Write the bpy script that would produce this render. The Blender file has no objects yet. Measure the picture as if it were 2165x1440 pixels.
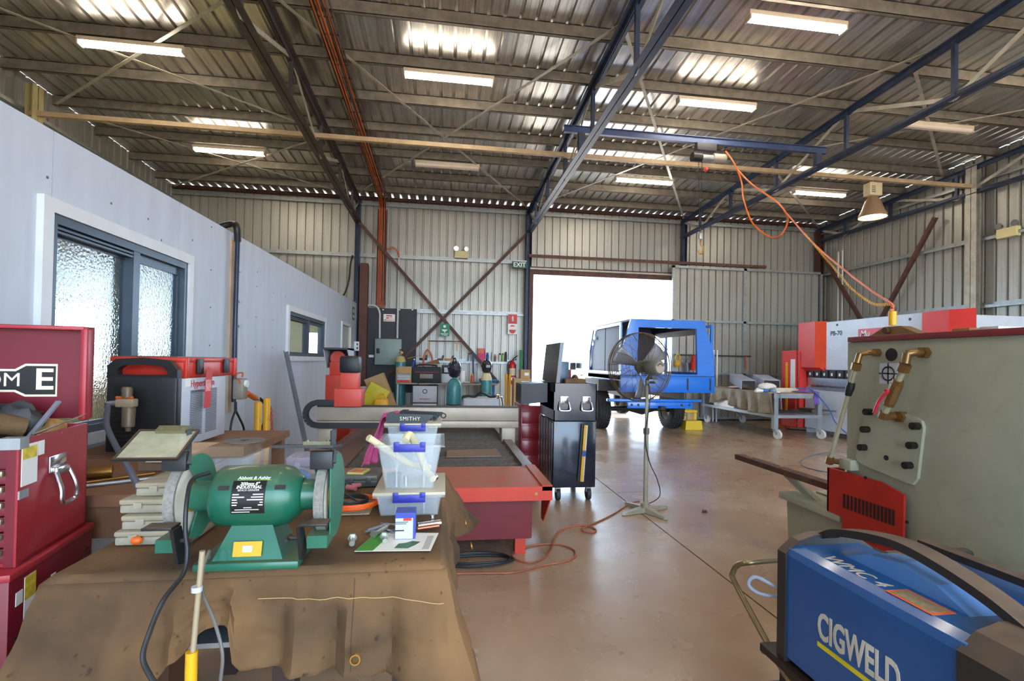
import bpy, bmesh, math, random
from mathutils import Vector, Matrix, Euler
random.seed(7)
R = math.radians
scene = bpy.context.scene
COL = scene.collection

# ---------------------------------------------------------------- camera
FPX, CH = 1040.0, 1.45
yaw, pit, rol, SH = R(7.9), R(0.7), R(1.05), 31.8
_f0 = Vector((math.sin(yaw), math.cos(yaw), 0)); _r0 = Vector((math.cos(yaw), -math.sin(yaw), 0)); _z = Vector((0, 0, 1))
CF = _f0*math.cos(pit)+_z*math.sin(pit)
_u0 = -_f0*math.sin(pit)+_z*math.cos(pit)
CR = _r0*math.cos(rol)+_u0*math.sin(rol)
CU = _u0*math.cos(rol)-_r0*math.sin(rol)
cam_d = bpy.data.cameras.new('camera'); cam = bpy.data.objects.new('camera', cam_d); COL.objects.link(cam)
cam_d.sensor_fit = 'HORIZONTAL'; cam_d.sensor_width = 36; cam_d.lens = FPX/2165*36
cam_d.shift_y = SH/2165; cam_d.clip_start = 0.05; cam_d.clip_end = 300
cam.matrix_world = Matrix(((CR.x, CU.x, -CF.x, 0), (CR.y, CU.y, -CF.y, 0), (CR.z, CU.z, -CF.z, CH), (0, 0, 0, 1)))
scene.camera = cam

# ---------------------------------------------------------------- sky, sun, exposure
w = bpy.data.worlds.new('sky'); scene.world = w; w.use_nodes = True
bg = w.node_tree.nodes['Background']
bg.inputs['Color'].default_value = (0.60, 0.79, 1.0, 1); bg.inputs['Strength'].default_value = 5.4
sun_d = bpy.data.lights.new('sun', 'SUN'); sun_d.energy = 6.0; sun_d.angle = R(0.6); sun_d.color = (1, .95, .86)
sun = bpy.data.objects.new('sun', sun_d); COL.objects.link(sun); sun.rotation_euler = (R(24), R(-14), 0)
vs = scene.view_settings
vs.view_transform = 'Standard'; vs.look = 'None'; vs.gamma = 1; vs.use_curve_mapping = False; vs.exposure = 1.05

def ray(x, y):
    return CF + CR*((x-1082.5)/FPX) + CU*(-(y-720-SH)/FPX)
def at(x, y, X=None, Y=None, Z=None):
    """world point seen at photo pixel (x, y) on the plane X=, Y= or Z= of the building"""
    d = ray(x, y)
    t = X/d.x if X is not None else Y/d.y if Y is not None else (Z-CH)/d.z
    return Vector((d.x*t, d.y*t, CH+d.z*t))

# ---------------------------------------------------------------- materials
def lin(c):
    return tuple(((v/255)/12.92 if v/255 <= .04045 else ((v/255+.055)/1.055)**2.4) for v in c)
MATS = {}
def mat(name, rgb, rough=.5, metal=0., var=.18, vsc=5., bump=0., bsc=60., dust=0., stretch=None, emit=0., alpha=1., coat=0., wear=0., dustc=(150, 112, 82), spec=.5):
    if name in MATS: return MATS[name]
    m = bpy.data.materials.new(name); m.use_nodes = True; nt = m.node_tree; N = nt.nodes; L = nt.links
    b = N['Principled BSDF']; c = lin(rgb)
    tc = N.new('ShaderNodeTexCoord'); vec = tc.outputs['Object']
    if stretch:
        mp = N.new('ShaderNodeMapping'); mp.inputs['Scale'].default_value = stretch; L.new(vec, mp.inputs[0]); vec = mp.outputs[0]
    nz = N.new('ShaderNodeTexNoise'); nz.inputs['Scale'].default_value = vsc; nz.inputs['Detail'].default_value = 5; L.new(vec, nz.inputs['Vector'])
    cr = N.new('ShaderNodeValToRGB'); L.new(nz.outputs[0], cr.inputs[0])
    cr.color_ramp.elements[0].position = .3; cr.color_ramp.elements[1].position = .7
    cr.color_ramp.elements[0].color = (*[v*(1-var) for v in c], 1); cr.color_ramp.elements[1].color = (*[min(1, v*(1+var)) for v in c], 1)
    col = cr.outputs[0]
    if wear > 0:
        n2 = N.new('ShaderNodeTexNoise'); n2.inputs['Scale'].default_value = 11; n2.inputs['Detail'].default_value = 8; L.new(tc.outputs['Object'], n2.inputs['Vector'])
        r2 = N.new('ShaderNodeValToRGB'); r2.color_ramp.elements[0].position = .55; r2.color_ramp.elements[1].position = .78; L.new(n2.outputs[0], r2.inputs[0])
        mu = N.new('ShaderNodeMath'); mu.operation = 'MULTIPLY'; mu.inputs[1].default_value = wear; L.new(r2.outputs[0], mu.inputs[0])
        mx = N.new('ShaderNodeMixRGB'); L.new(mu.outputs[0], mx.inputs[0]); L.new(col, mx.inputs[1]); mx.inputs[2].default_value = (*lin(dustc), 1); col = mx.outputs[0]
    if dust > 0:                                   # red workshop dust lying on upward faces
        ge = N.new('ShaderNodeNewGeometry'); sx = N.new('ShaderNodeSeparateXYZ'); L.new(ge.outputs['Normal'], sx.inputs[0])
        mr = N.new('ShaderNodeMapRange'); mr.inputs[1].default_value = .35; mr.inputs[2].default_value = .95; mr.inputs[4].default_value = dust; L.new(sx.outputs[2], mr.inputs[0])
        n3 = N.new('ShaderNodeTexNoise'); n3.inputs['Scale'].default_value = 9; n3.inputs['Detail'].default_value = 6; L.new(tc.outputs['Object'], n3.inputs['Vector'])
        m3 = N.new('ShaderNodeMath'); m3.operation = 'MULTIPLY'; L.new(mr.outputs[0], m3.inputs[0])
        r3 = N.new('ShaderNodeMapRange'); r3.inputs[1].default_value = .3; r3.inputs[2].default_value = .6; r3.inputs[3].default_value = .45; L.new(n3.outputs[0], r3.inputs[0]); L.new(r3.outputs[0], m3.inputs[1])
        mx = N.new('ShaderNodeMixRGB'); L.new(m3.outputs[0], mx.inputs[0]); L.new(col, mx.inputs[1]); mx.inputs[2].default_value = (*lin(dustc), 1); col = mx.outputs[0]
    L.new(col, b.inputs['Base Color'])
    b.inputs['Roughness'].default_value = rough; b.inputs['Metallic'].default_value = metal
    b.inputs['Specular IOR Level'].default_value = spec
    if coat: b.inputs['Coat Weight'].default_value = coat; b.inputs['Coat Roughness'].default_value = .08
    if bump:
        nb = N.new('ShaderNodeTexNoise'); nb.inputs['Scale'].default_value = bsc; nb.inputs['Detail'].default_value = 4; L.new(vec, nb.inputs['Vector'])
        bu = N.new('ShaderNodeBump'); bu.inputs['Strength'].default_value = bump; bu.inputs['Distance'].default_value = .02; L.new(nb.outputs[0], bu.inputs['Height']); L.new(bu.outputs[0], b.inputs['Normal'])
    if emit:
        b.inputs['Emission Color'].default_value = (*c, 1); b.inputs['Emission Strength'].default_value = emit
    if alpha < 1:
        tr = N.new('ShaderNodeBsdfTransparent'); mxs = N.new('ShaderNodeMixShader'); mxs.inputs[0].default_value = alpha
        L.new(tr.outputs[0], mxs.inputs[1]); L.new(b.outputs[0], mxs.inputs[2]); L.new(mxs.outputs[0], N['Material Output'].inputs['Surface'])
    MATS[name] = m
    return m

# ---------------------------------------------------------------- mesh helpers
def basis(d, up=(0, 0, 1)):
    d = Vector(d).normalized(); u = Vector(up)
    if abs(d.dot(u)) > .98: u = Vector((0, 1, 0)) if abs(d.y) < .9 else Vector((1, 0, 0))
    s = d.cross(u).normalized(); return d, s, s.cross(d).normalized()
BOXF = [(0, 3, 2, 1), (4, 5, 6, 7), (0, 1, 5, 4), (1, 2, 6, 5), (2, 3, 7, 6), (3, 0, 4, 7)]
class MB:
    def __init__(s): s.v = []; s.f = []; s.smooth = False; s.M = None
    def add(s, vs_, fs, smooth=False):
        o = len(s.v)
        s.v += [(s.M @ Vector(p)) if s.M else Vector(p) for p in vs_]
        s.f += [tuple(i+o for i in f) for f in fs]
        if smooth: s.smooth = True
        return s
    def box(s, x0, x1, y0, y1, z0, z1, bev=0., seg=2):
        if bev <= 0:
            return s.add([(x0, y0, z0), (x1, y0, z0), (x1, y1, z0), (x0, y1, z0), (x0, y0, z1), (x1, y0, z1), (x1, y1, z1), (x0, y1, z1)], BOXF)
        bm = bmesh.new(); bmesh.ops.create_cube(bm, size=1)
        for v in bm.verts: v.co = Vector((x0+(v.co.x+.5)*(x1-x0), y0+(v.co.y+.5)*(y1-y0), z0+(v.co.z+.5)*(z1-z0)))
        bev = min(bev, .45*min(abs(x1-x0), abs(y1-y0), abs(z1-z0)))
        bmesh.ops.bevel(bm, geom=bm.edges[:], offset=bev, segments=seg, affect='EDGES', profile=.5)
        bm.verts.index_update()
        s.add([v.co.copy() for v in bm.verts], [[v.index for v in f.verts] for f in bm.faces], True); bm.free(); return s
    def cbox(s, c, size, bev=0.):
        return s.box(c[0]-size[0]/2, c[0]+size[0]/2, c[1]-size[1]/2, c[1]+size[1]/2, c[2]-size[2]/2, c[2]+size[2]/2, bev)
    def hexa(s, p): return s.add(p, BOXF)          # 8 corners: bottom ring, top ring
    def prism(s, poly, axis, a, b, smooth=False):
        """poly in the two other axes (x: y,z  y: x,z  z: x,y) extruded from a to b"""
        def P(q, t): return (t, q[0], q[1]) if axis == 'x' else (q[0], t, q[1]) if axis == 'y' else (q[0], q[1], t)
        n = len(poly)
        vs_ = [P(q, a) for q in poly]+[P(q, b) for q in poly]
        return s.add(vs_, [tuple(range(n))[::-1], tuple(range(n, 2*n))]+[(i, (i+1) % n, n+(i+1) % n, n+i) for i in range(n)], smooth)
    def ring(s, outer, inner, axis, a, b):
        """frame: outer and inner polygons with the same count, extruded"""
        def P(q, t): return (t, q[0], q[1]) if axis == 'x' else (q[0], t, q[1]) if axis == 'y' else (q[0], q[1], t)
        n = len(outer); vs_ = [P(q, a) for q in outer]+[P(q, a) for q in inner]+[P(q, b) for q in outer]+[P(q, b) for q in inner]
        fs = []
        for i in range(n):
            j = (i+1) % n
            fs += [(i, j, n+j, n+i), (2*n+i, 3*n+i, 3*n+j, 2*n+j), (i, 2*n+i, 2*n+j, j), (n+i, n+j, 3*n+j, 3*n+i)]
        return s.add(vs_, fs)
    def bar(s, p, q, w_, h, up=(0, 0, 1)):
        p, q = Vector(p), Vector(q); d, sd, u = basis(q-p, up); c = []
        for e in (p, q): c += [e-sd*w_/2-u*h/2, e+sd*w_/2-u*h/2, e+sd*w_/2+u*h/2, e-sd*w_/2+u*h/2]
        return s.add(c, [(0, 1, 2, 3), (7, 6, 5, 4), (0, 4, 5, 1), (1, 5, 6, 2), (2, 6, 7, 3), (3, 7, 4, 0)])
    def angle(s, p, q, leg, th, up=(0, 0, 1), flip=1):
        p, q = Vector(p), Vector(q); d, sd, u = basis(q-p, up); sd = sd*flip
        pr_ = [(0, 0), (leg, 0), (leg, th), (th, th), (th, leg), (0, leg)]; vs_ = []
        for e in (p, q): vs_ += [e+sd*a+u*b for a, b in pr_]
        n = 6
        return s.add(vs_, [tuple(range(n)), tuple(range(n, 2*n))[::-1]]+[(i, n+i, n+(i+1) % n, (i+1) % n) for i in range(n)])
    def tube(s, pts, r, n=8, closed=False, caps=True):
        pts = [Vector(p) for p in pts]; k = len(pts); rr = r if isinstance(r, (list, tuple)) else [r]*k
        vs_ = []; pu = None
        for i, p in enumerate(pts):
            if closed: d = pts[(i+1) % k]-pts[i-1]
            else: d = pts[min(i+1, k-1)]-pts[max(i-1, 0)]
            if d.length < 1e-9: d = Vector((0, 0, 1))
            d.normalize()
            if pu is None: _, sd, u = basis(d)
            else:
                u = pu-d*pu.dot(d)
                if u.length < 1e-4: _, sd, u = basis(d)
                u.normalize(); sd = d.cross(u)
            pu = u
            for j in range(n):
                a = 2*math.pi*j/n; vs_.append(p+(sd*math.cos(a)+u*math.sin(a))*rr[i])
        fs = []
        for i in range(k if closed else k-1):
            i2 = (i+1) % k
            for j in range(n): j2 = (j+1) % n; fs.append((i*n+j, i*n+j2, i2*n+j2, i2*n+j))
        if caps and not closed: fs += [tuple(range(n))[::-1], tuple(range((k-1)*n, k*n))]
        return s.add(vs_, fs, True)
    def cyl(s, p, q, r, r2=None, n=16): return s.tube([p, q], [r, r if r2 is None else r2], n)
    def lathe(s, prof, o=(0, 0, 0), ax=(0, 0, 1), n=20, a0=0., a1=2*math.pi):
        o = Vector(o); d, sd, u = basis(ax); full = abs(a1-a0-2*math.pi) < 1e-6; m = n if full else n+1
        vs_ = [o+d*z+(sd*math.cos(a0+(a1-a0)*j/n)+u*math.sin(a0+(a1-a0)*j/n))*max(r, 1e-4) for r, z in prof for j in range(m)]
        fs = []
        for i in range(len(prof)-1):
            for j in range(n):
                j2 = (j+1) % m; fs.append((i*m+j, i*m+j2, (i+1)*m+j2, (i+1)*m+j))
        return s.add(vs_, fs, True)
    def ball(s, c, r, n=14, sq=(1, 1, 1)):
        k = n//2; vs_ = []; fs = []
        for i in range(k+1):
            t = math.pi*i/k
            for j in range(n): a = 2*math.pi*j/n; vs_.append((c[0]+r*sq[0]*math.sin(t)*math.cos(a), c[1]+r*sq[1]*math.sin(t)*math.sin(a), c[2]+r*sq[2]*math.cos(t)))
        for i in range(k):
            for j in range(n): fs.append((i*n+j, (i+1)*n+j, (i+1)*n+(j+1) % n, i*n+(j+1) % n))
        return s.add(vs_, fs, True)
    def torus(s, c, r, r2, ax=(0, 0, 1), n=24, m=6, sx=1., sy=1.):
        d, sd, u = basis(ax); c = Vector(c)
        return s.tube([c+sd*math.cos(2*math.pi*i/n)*r*sx+u*math.sin(2*math.pi*i/n)*r*sy for i in range(n)], r2, m, True)
    def grid(s, fn, nu, nv, smooth=True):
        vs_ = [fn(i/nu, j/nv) for j in range(nv+1) for i in range(nu+1)]
        return s.add(vs_, [(j*(nu+1)+i, j*(nu+1)+i+1, (j+1)*(nu+1)+i+1, (j+1)*(nu+1)+i) for j in range(nv) for i in range(nu)], smooth)
    def build(s, name, m, parent=None, solid=0., world=True, mw=None):
        me = bpy.data.meshes.new(name)
        off = WORLD.get(parent.name) if (parent is not None and world) else None
        vv = [v-off for v in s.v] if off is not None else s.v
        me.from_pydata([tuple(v) for v in vv], [], s.f); me.materials.append(m)
        bm = bmesh.new(); bm.from_mesh(me); bmesh.ops.recalc_face_normals(bm, faces=bm.faces); bm.to_mesh(me); bm.free()
        if s.smooth:
            for p in me.polygons: p.use_smooth = True
            me.set_sharp_from_angle(angle=R(38))
        o = bpy.data.objects.new(name, me); COL.objects.link(o)
        if parent is not None:
            o.parent = parent
            if off is not None: WORLD[o.name] = off
        if solid:
            md = o.modifiers.new('solid', 'SOLIDIFY'); md.thickness = solid; md.offset = 0
        return o
WORLD = {}
def tag(o, label, cat, group=None, kind=None):
    if label: o['label'] = label
    if cat: o['category'] = cat
    if group: o['group'] = group
    if kind: o['kind'] = kind
    return o
def thing(name, label, cat, loc, rz=0., group=None, world=True, kind=None, rot=None):
    o = bpy.data.objects.new(name, None); COL.objects.link(o); o.location = loc; o.rotation_euler = rot or (0, 0, rz)
    o.empty_display_size = .1
    tag(o, label, cat, group, kind)
    if world and not rz and not rot: WORLD[o.name] = Vector(loc)
    return o
def struct(o): o['kind'] = 'structure'; return o
def dup(root, loc, rz=None, label=None, group=None, rot=None, scale=None):
    def cp(o, par):
        c = o.copy(); COL.objects.link(c); c.parent = par
        for ch in [x for x in COL.objects if x.parent is o]: cp(ch, c)
        return c
    r = cp(root, None); r.location = loc
    if rz is not None: r.rotation_euler = (0, 0, rz)
    if rot: r.rotation_euler = rot
    if scale: r.scale = scale
    if label: r['label'] = label
    if group: r['group'] = group
    return r
def text(s_, size, m, parent, M, ext=.0015, align='CENTER', name='lettering', shear=0., xs=1., sp=1., world=True, bold=0.):
    cu = bpy.data.curves.new(name, 'FONT'); cu.body = s_; cu.size = size; cu.extrude = ext; cu.align_x = align; cu.align_y = 'CENTER'; cu.shear = shear; cu.space_character = sp; cu.offset = bold
    cu.resolution_u = 3; cu.space_line = .9
    to = bpy.data.objects.new(name, cu); COL.objects.link(to)
    me = bpy.data.meshes.new_from_object(to)
    bpy.data.objects.remove(to); bpy.data.curves.remove(cu)
    me.name = name
    for v in me.vertices: v.co = M @ Vector((v.co.x*xs, v.co.y, v.co.z))
    off = WORLD.get(parent.name) if (parent is not None and world) else None
    if off is not None:
        for v in me.vertices: v.co -= off
    me.materials.clear(); me.materials.append(m)
    o = bpy.data.objects.new(name, me); COL.objects.link(o); o.parent = parent
    if off is not None: WORLD[o.name] = off
    return o
def face(o, xd, yd):
    """matrix: text x along xd, y along yd, at point o"""
    xd, yd = Vector(xd).normalized(), Vector(yd).normalized(); zd = xd.cross(yd).normalized(); o = Vector(o)
    return Matrix(((xd.x, yd.x, zd.x, o.x), (xd.y, yd.y, zd.y, o.y), (xd.z, yd.z, zd.z, o.z), (0, 0, 0, 1)))
def spline(pts, k=6):
    """Catmull-Rom through the points"""
    p = [Vector(q) for q in pts]; p = [p[0]*2-p[1]]+p+[p[-1]*2-p[-2]]; out = []
    for i in range(1, len(p)-2):
        for j in range(k):
            t = j/k; a, b, c, d = p[i-1], p[i], p[i+1], p[i+2]
            out.append(.5*((2*b)+(c-a)*t+(2*a-5*b+4*c-d)*t*t+(3*b-a-3*c+d)*t**3))
    out.append(p[-2]); return out
def one(mb, name, m, label, cat, group=None, kind=None, solid=0., sub=None):
    o = mb.build(name, m, None, solid); tag(o, label, cat, group, kind); return o
# ================================================================ setting
XL, XO, XA, XB, XC, XD = -6.35, -2.1, -2.1, 2.08, 6.2, 10.35
YB = 12.5
def roof_z(y): return 5.46+.045*(YB-y)
m_zinc = mat('zincalume_roof', (206, 202, 196), .28, .85, .25, 3, .05, 14, stretch=(14, .35, 1), wear=.25, dustc=(120, 95, 72))
m_wall = mat('zincalume_wall', (168, 165, 156), .42, .5, .14, 3, .03, 14, stretch=(12, 12, .3), wear=.3, dustc=(150, 128, 104))
m_purlin = mat('dusty_galvanised', (122, 114, 102), .6, .35, .25, 9, .05, 60, wear=.5, dustc=(122, 86, 62))
m_galv = mat('galvanised', (165, 168, 168), .42, .7, .15, 14, 0, 60)
m_blue_st = mat('blue_grey_steel', (46, 58, 82), .45, .2, .3, 4, 0, 60, wear=.35, dustc=(118, 92, 78), dust=.4)
m_rust = mat('brown_primer_steel', (84, 52, 42), .6, .1, .3, 6, 0, 60, wear=.3)
m_rust2 = mat('rust_column', (92, 55, 45), .6, .1, .25, 5)
m_beige = mat('beige_tube', (176, 150, 118), .55, .1, .15, 6, wear=.3)
m_white_st = mat('pale_flat_bar', (178, 172, 158), .5, .3, .2, 6, wear=.3)

# concrete floor ---------------------------------------------------------------
m_conc = bpy.data.materials.new('polished_concrete'); m_conc.use_nodes = True
def conc():
    nt = m_conc.node_tree; N = nt.nodes; L = nt.links; b = N['Principled BSDF']
    tc = N.new('ShaderNodeTexCoord')
    def noise(sc, det, rgh=.6):
        n = N.new('ShaderNodeTexNoise'); n.inputs['Scale'].default_value = sc; n.inputs['Detail'].default_value = det; n.inputs['Roughness'].default_value = rgh
        L.new(tc.outputs['Object'], n.inputs['Vector']); return n.outputs[0]
    def ramp(i, a, ca, b_, cb):
        r = N.new('ShaderNodeValToRGB'); r.color_ramp.elements[0].position = a; r.color_ramp.elements[1].position = b_
        r.color_ramp.elements[0].color = (*ca, 1); r.color_ramp.elements[1].color = (*cb, 1); L.new(i, r.inputs[0]); return r.outputs[0]
    base = ramp(noise(.6, 3), .25, lin((152, 118, 88)), .75, lin((186, 164, 142)))
    spots = ramp(noise(3, 5, .6), .45, (1, 1, 1), .72, lin((176, 148, 122)))
    mx = N.new('ShaderNodeMixRGB'); mx.blend_type = 'MULTIPLY'; mx.inputs[0].default_value = .2; L.new(base, mx.inputs[1]); L.new(spots, mx.inputs[2])
    L.new(mx.outputs[0], b.inputs['Base Color'])
    rr = N.new('ShaderNodeMapRange'); rr.inputs[1].default_value = .3; rr.inputs[2].default_value = .7; rr.inputs[3].default_value = .20; rr.inputs[4].default_value = .34
    L.new(noise(1.6, 4, .55), rr.inputs[0]); L.new(rr.outputs[0], b.inputs['Roughness'])
    bu = N.new('ShaderNodeBump'); bu.inputs['Strength'].default_value = .06; bu.inputs['Distance'].default_value = .01; L.new(noise(4, 3), bu.inputs['Height']); L.new(bu.outputs[0], b.inputs['Normal'])
    b.inputs['Specular IOR Level'].default_value = .6
conc()
m_gap = mat('joint_filler', (38, 30, 26), .9, 0, .1)
# slabs separated by the saw joints seen on the floor: one along the building at X = joint, two across
jx = 1.93
fl = struct(MB().box(XL-.2, XD+.3, -6, 12.62, -.25, -.012).build('floor', m_gap))
fl['label'] = 'polished brown concrete floor slab with saw cut joints'
ys = [-6, .9, 5.33, 12.62]
for (xa, xb) in ((XL-.2, jx-.006), (jx+.006, XD+.3)):
    for i in range(3):
        MB().box(xa, xb, ys[i]+.003, ys[i+1]-.003, -.2, 0).build('floor_slab', m_conc, fl)
# ground outside
m_grd = mat('pale_gravel', (214, 190, 168), .95, 0, .12, 2, .2, 30)
g = struct(MB().box(-60, 60, 12.62, 90, -.3, -.02).build('ground', m_grd)); g['label'] = 'pale sunlit gravel yard outside the shed door'
g2 = struct(MB().box(-60, 60, -60, -6, -.3, -.03).build('ground', m_grd)); g2['label'] = 'pale gravel yard in front of the shed behind the viewer'

# corrugated sheet: pans with trapezoid ribs standing outwards -------------------
PITCH, RH = .2, .036
def rib_profile(w_):
    n = int(round(w_/PITCH)); pr_ = [(0, 0)]
    for i in range(n):
        x = i*PITCH
        pr_ += [(x+.062, 0), (x+.074, .007), (x+.086, 0)] if False else []
        pr_ += [(x+.150, 0), (x+.162, RH), (x+.188, RH), (x+.2, 0)]
    return pr_
def sheet(w_, fn):
    """fn(u, rib, t) -> world; t 0..1 along the sheet"""
    pr_ = rib_profile(w_); n = len(pr_); mb = MB()
    mb.add([fn(u, h, 0) for u, h in pr_]+[fn(u, h, 1) for u, h in pr_], [(i, i+1, n+i+1, n+i) for i in range(n-1)])
    return mb
# roof
ceil = thing('ceiling', 'ribbed zincalume roof sheeting on galvanised purlins', None, (2, 5, 5.6)); struct(ceil)
WORLD[ceil.name] = Vector((2, 5, 5.6))
x = XL-.15
YF = -5.0
while x < XD+.2:
    sheet(.8, lambda u, h, t: (x+u, YB+.04-(YB+.04-YF)*t, roof_z(YB+.04-(YB+.04-YF)*t)+h)).build('roof_sheet', m_zinc, ceil)
    x += .8
PUR = [11.72, 10.82, 9.83, 8.86, 7.92, 6.98, 6.05, 5.1, 4.1, 3.1, 2.1, 1.1, .1, -.9, -2, -3, -4]
def purlin(y, h=.15, b=.055, th=.006):
    z = roof_z(y)-.003; mb = MB()
    mb.box(XL, XD, y-th/2, y+th/2, z-h, z); mb.box(XL, XD, y-th/2, y+b, z-th, z); mb.box(XL, XD, y-th/2, y+b, z-h, z-h+th)
    mb.box(XL, XD, y+b-th, y+b, z-h, z-h+.02)
    return mb
for y in PUR: purlin(y).build('purlin', m_purlin, ceil)
eave = MB().box(XL, XD, YB-.07, YB-.012, roof_z(YB)-.10, roof_z(YB)-.008).box(XL, XD, YB-.13, YB-.07, roof_z(YB)-.10, roof_z(YB)-.09).build('eave_purlin', m_rust, ceil)
def plane_brace(p, q, w_=.045):
    a = Vector(p); b = Vector(q); mb = MB()
    for e in (a, b): e.z = roof_z(e.y)-.175
    return mb.bar(a, b, w_, .008)
for p, q in [((XB, 5.7, 0), (XA, 11.9, 0)), ((XA, 5.75, 0), (XB, 12.2, 0)), ((XB, 5.7, 0), (XC, 12.2, 0)), ((XC, 5.6, 0), (XB, 12.1, 0)),
             ((XC, 5.8, 0), (XD-.1, 8.9, 0)), ((XD-.1, 5.6, 0), (XC, 8.5, 0)), ((XC+.1, 8.9, 0), (XD-.1, 12.3, 0)),
             ((XL+.1, 8.8, 0), (XA, 5.7, 0)), ((XL+.1, 5.9, 0), (XA, 9.1, 0)), ((XL+.2, 12.1, 0), (XA, 9.1, 0)), ((XL+.1, 9.0, 0), (XA, 12.1, 0))]:
    plane_brace(p, q).build('cross_brace', m_white_st, ceil)
m_lampbox = mat('cream_batten', (214, 196, 170), .5, 0, .08, 5, wear=.2)

# walls ---------------------------------------------------------------------
def wall_sheets_y(par, xa, xb, z0, z1, y=YB, out=1):
    x = xa
    while x < xb-.05:
        w_ = min(.8, round((xb-x)/PITCH)*PITCH)
        if w_ < .19: break
        xx = x
        sheet(w_, lambda u, h, t: (xx+u, y+out*h, z0+(z1-z0)*t)).build('wall_sheet', m_wall, par); x += w_
def wall_sheets_x(par, ya, yb, z0, z1, X, out=1):
    y = ya
    while y < yb-.05:
        w_ = min(.8, round((yb-y)/PITCH)*PITCH)
        if w_ < .19: break
        yy = y
        sheet(w_, lambda u, h, t: (X+out*h, yy+u, z0+(z1(yy+u) if callable(z1) else z1)*t-z0*t)).build('wall_sheet', m_wall, par); y += w_
def wall_root(name, loc, label):
    o = thing(name, label, None, loc); struct(o); return o
wb = wall_root('wall_back', (2, YB, 0), 'ribbed zincalume back wall with horizontal girts and a wide door opening')
ZT = roof_z(YB)-.004
wall_sheets_y(wb, XL, -3.35, -.1, ZT); wall_sheets_y(wb, -3.35, -2.95, -.1, 1.1); wall_sheets_y(wb, -3.35, -2.95, 2.1, ZT); wall_sheets_y(wb, -2.95, 2.15, -.1, ZT); wall_sheets_y(wb, 2.15, 6.15, 3.72, ZT); wall_sheets_y(wb, 6.15, XD+.05, -.1, ZT)
def girt_y(x0, x1, z, par, y=YB-.055): return MB().box(x0, x1, y-.05, y+.05, z-.004, z+.004).box(x0, x1, y-.05, y-.044, z-.055, z).box(x0, x1, y+.044, y+.05, z-.004, z+.055).build('girt', m_galv, par)
for z in (5.27, 4.0, 2.67, 1.44, .22):
    girt_y(XL, 2.0, z, wb)
    if z > 4.5: girt_y(2.1, XD, z, wb)
    elif z < 2: girt_y(6.25, XD, z, wb)
# door head and track
MB().box(2.1, 6.1, YB-.1, YB-.03, 3.70, 3.90).build('door_head', m_rust, wb)
MB().box(2.05, 8.5, YB-.43, YB-.36, 4.07, 4.14).build('door_track', m_rust, wb)
MB().box(2.1, 6.1, YB-.15, YB-.10, 3.82, 3.86).build('door_head_strip', m_white_st, wb)
MB().box(2.06, 2.24, YB-.12, YB+.05, 0, 3.72).build('door_jamb', m_rust2, wb)
# little nail holes letting daylight through are too fine to model as openings in the sheet
wr = wall_root('wall_right', (XD, 5, 0), 'ribbed zincalume right wall with girts and diagonal braces')
wall_sheets_x(wr, -5, YB+.05, -.1, lambda y: roof_z(y)-.004, XD)
def girt_x(y0, y1, z, par, X, out=1): return MB().box(X-.105, X-.005, y0, y1, z-.004, z+.004).box(X-.105, X-.099, y0, y1, z-.055, z).box(X-.011, X-.005, y0, y1, z-.004, z+.055).build('girt', m_galv, par)
for z in (5.15, 4.0, 2.7, 1.45, .22): girt_x(-5, YB-.1, z, wr, XD)
wl = wall_root('wall_left', (XL, 5, 0), 'ribbed zincalume outer left wall behind the office')
wall_sheets_x(wl, -5, 8.6, -.1, lambda y: roof_z(y)-.004, XL, -1)
wall_sheets_x(wl, 8.6, 11.4, -.1, .95, XL, -1); wall_sheets_x(wl, 8.6, 11.4, 2.35, lambda y: roof_z(y)-.004, XL, -1)
wall_sheets_x(wl, 11.4, YB+.05, -.1, lambda y: roof_z(y)-.004, XL, -1)
for z in (5.05, 3.9): MB().box(XL+.005, XL+.1, -5, YB-.1, z-.004, z+.05).build('girt', m_galv, wl)
wf = wall_root('wall_front', (2, -5, 0), 'ribbed zincalume front wall around a wide open doorway behind the viewer')
wall_sheets_y(wf, XL, -1.6, -.1, 6.2, -5, -1); wall_sheets_y(wf, -1.6, 9.6, 4.7, 6.2, -5, -1); wall_sheets_y(wf, 9.6, XD, -.1, 6.2, -5, -1)

# columns ---------------------------------------------------------------------
def column(x, y, z1, label, m=m_blue_st, h=.2, b=.1, z0=0):
    t = thing('steel_column', label, 'column', (x, y, z0), group='steel columns of the shed frame')
    MB().box(x-b/2, x-b/2+.007, y-h/2, y+h/2, z0, z1).build('flange', m, t); MB().box(x+b/2-.007, x+b/2, y-h/2, y+h/2, z0, z1).build('flange', m, t)
    MB().box(x-b/2, x+b/2, y-.005, y+.005, z0, z1).build('web', m, t)
    MB().box(x-b/2-.04, x+b/2+.04, y-h/2-.04, y+h/2+.04, z0, z0+.015).build('base_plate', m, t)
    return t
zc = roof_z(YB)-.2
column(XA-.02, YB-.2, zc, 'dark steel column at the end of the white office wall')
column(XB-.02, YB-.22, zc, 'dark steel column on the left of the bright doorway, under the exit sign')
column(XC+.06, YB-.2, zc, 'blue grey steel column above the sliding door panel')
column(XD-.1, YB-.2, zc, 'brown steel column in the far right corner', m_rust)
t = column(XD-.17, 8.25, roof_z(8.25)-.2, 'pale steel column standing against the right wall', m_white_st)
t = column(XL+.2, 8.25, roof_z(8.25)-.2, 'cream steel column above the office near the outer left wall', mat('cream_steel', (176, 160, 110), .55, 0, .15, 5))
# brown cladding on the lower part of the column at the office corner
one(MB().box(XA+.06, XA+.25, YB-.3, YB-.13, 0, 3.72).box(XA+.07, XA+.24, YB-.29, YB-.14, 3.72, 3.76), 'column_casing', m_rust2, 'brown boxed steel casing around the lower column at the office corner', 'column')

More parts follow.
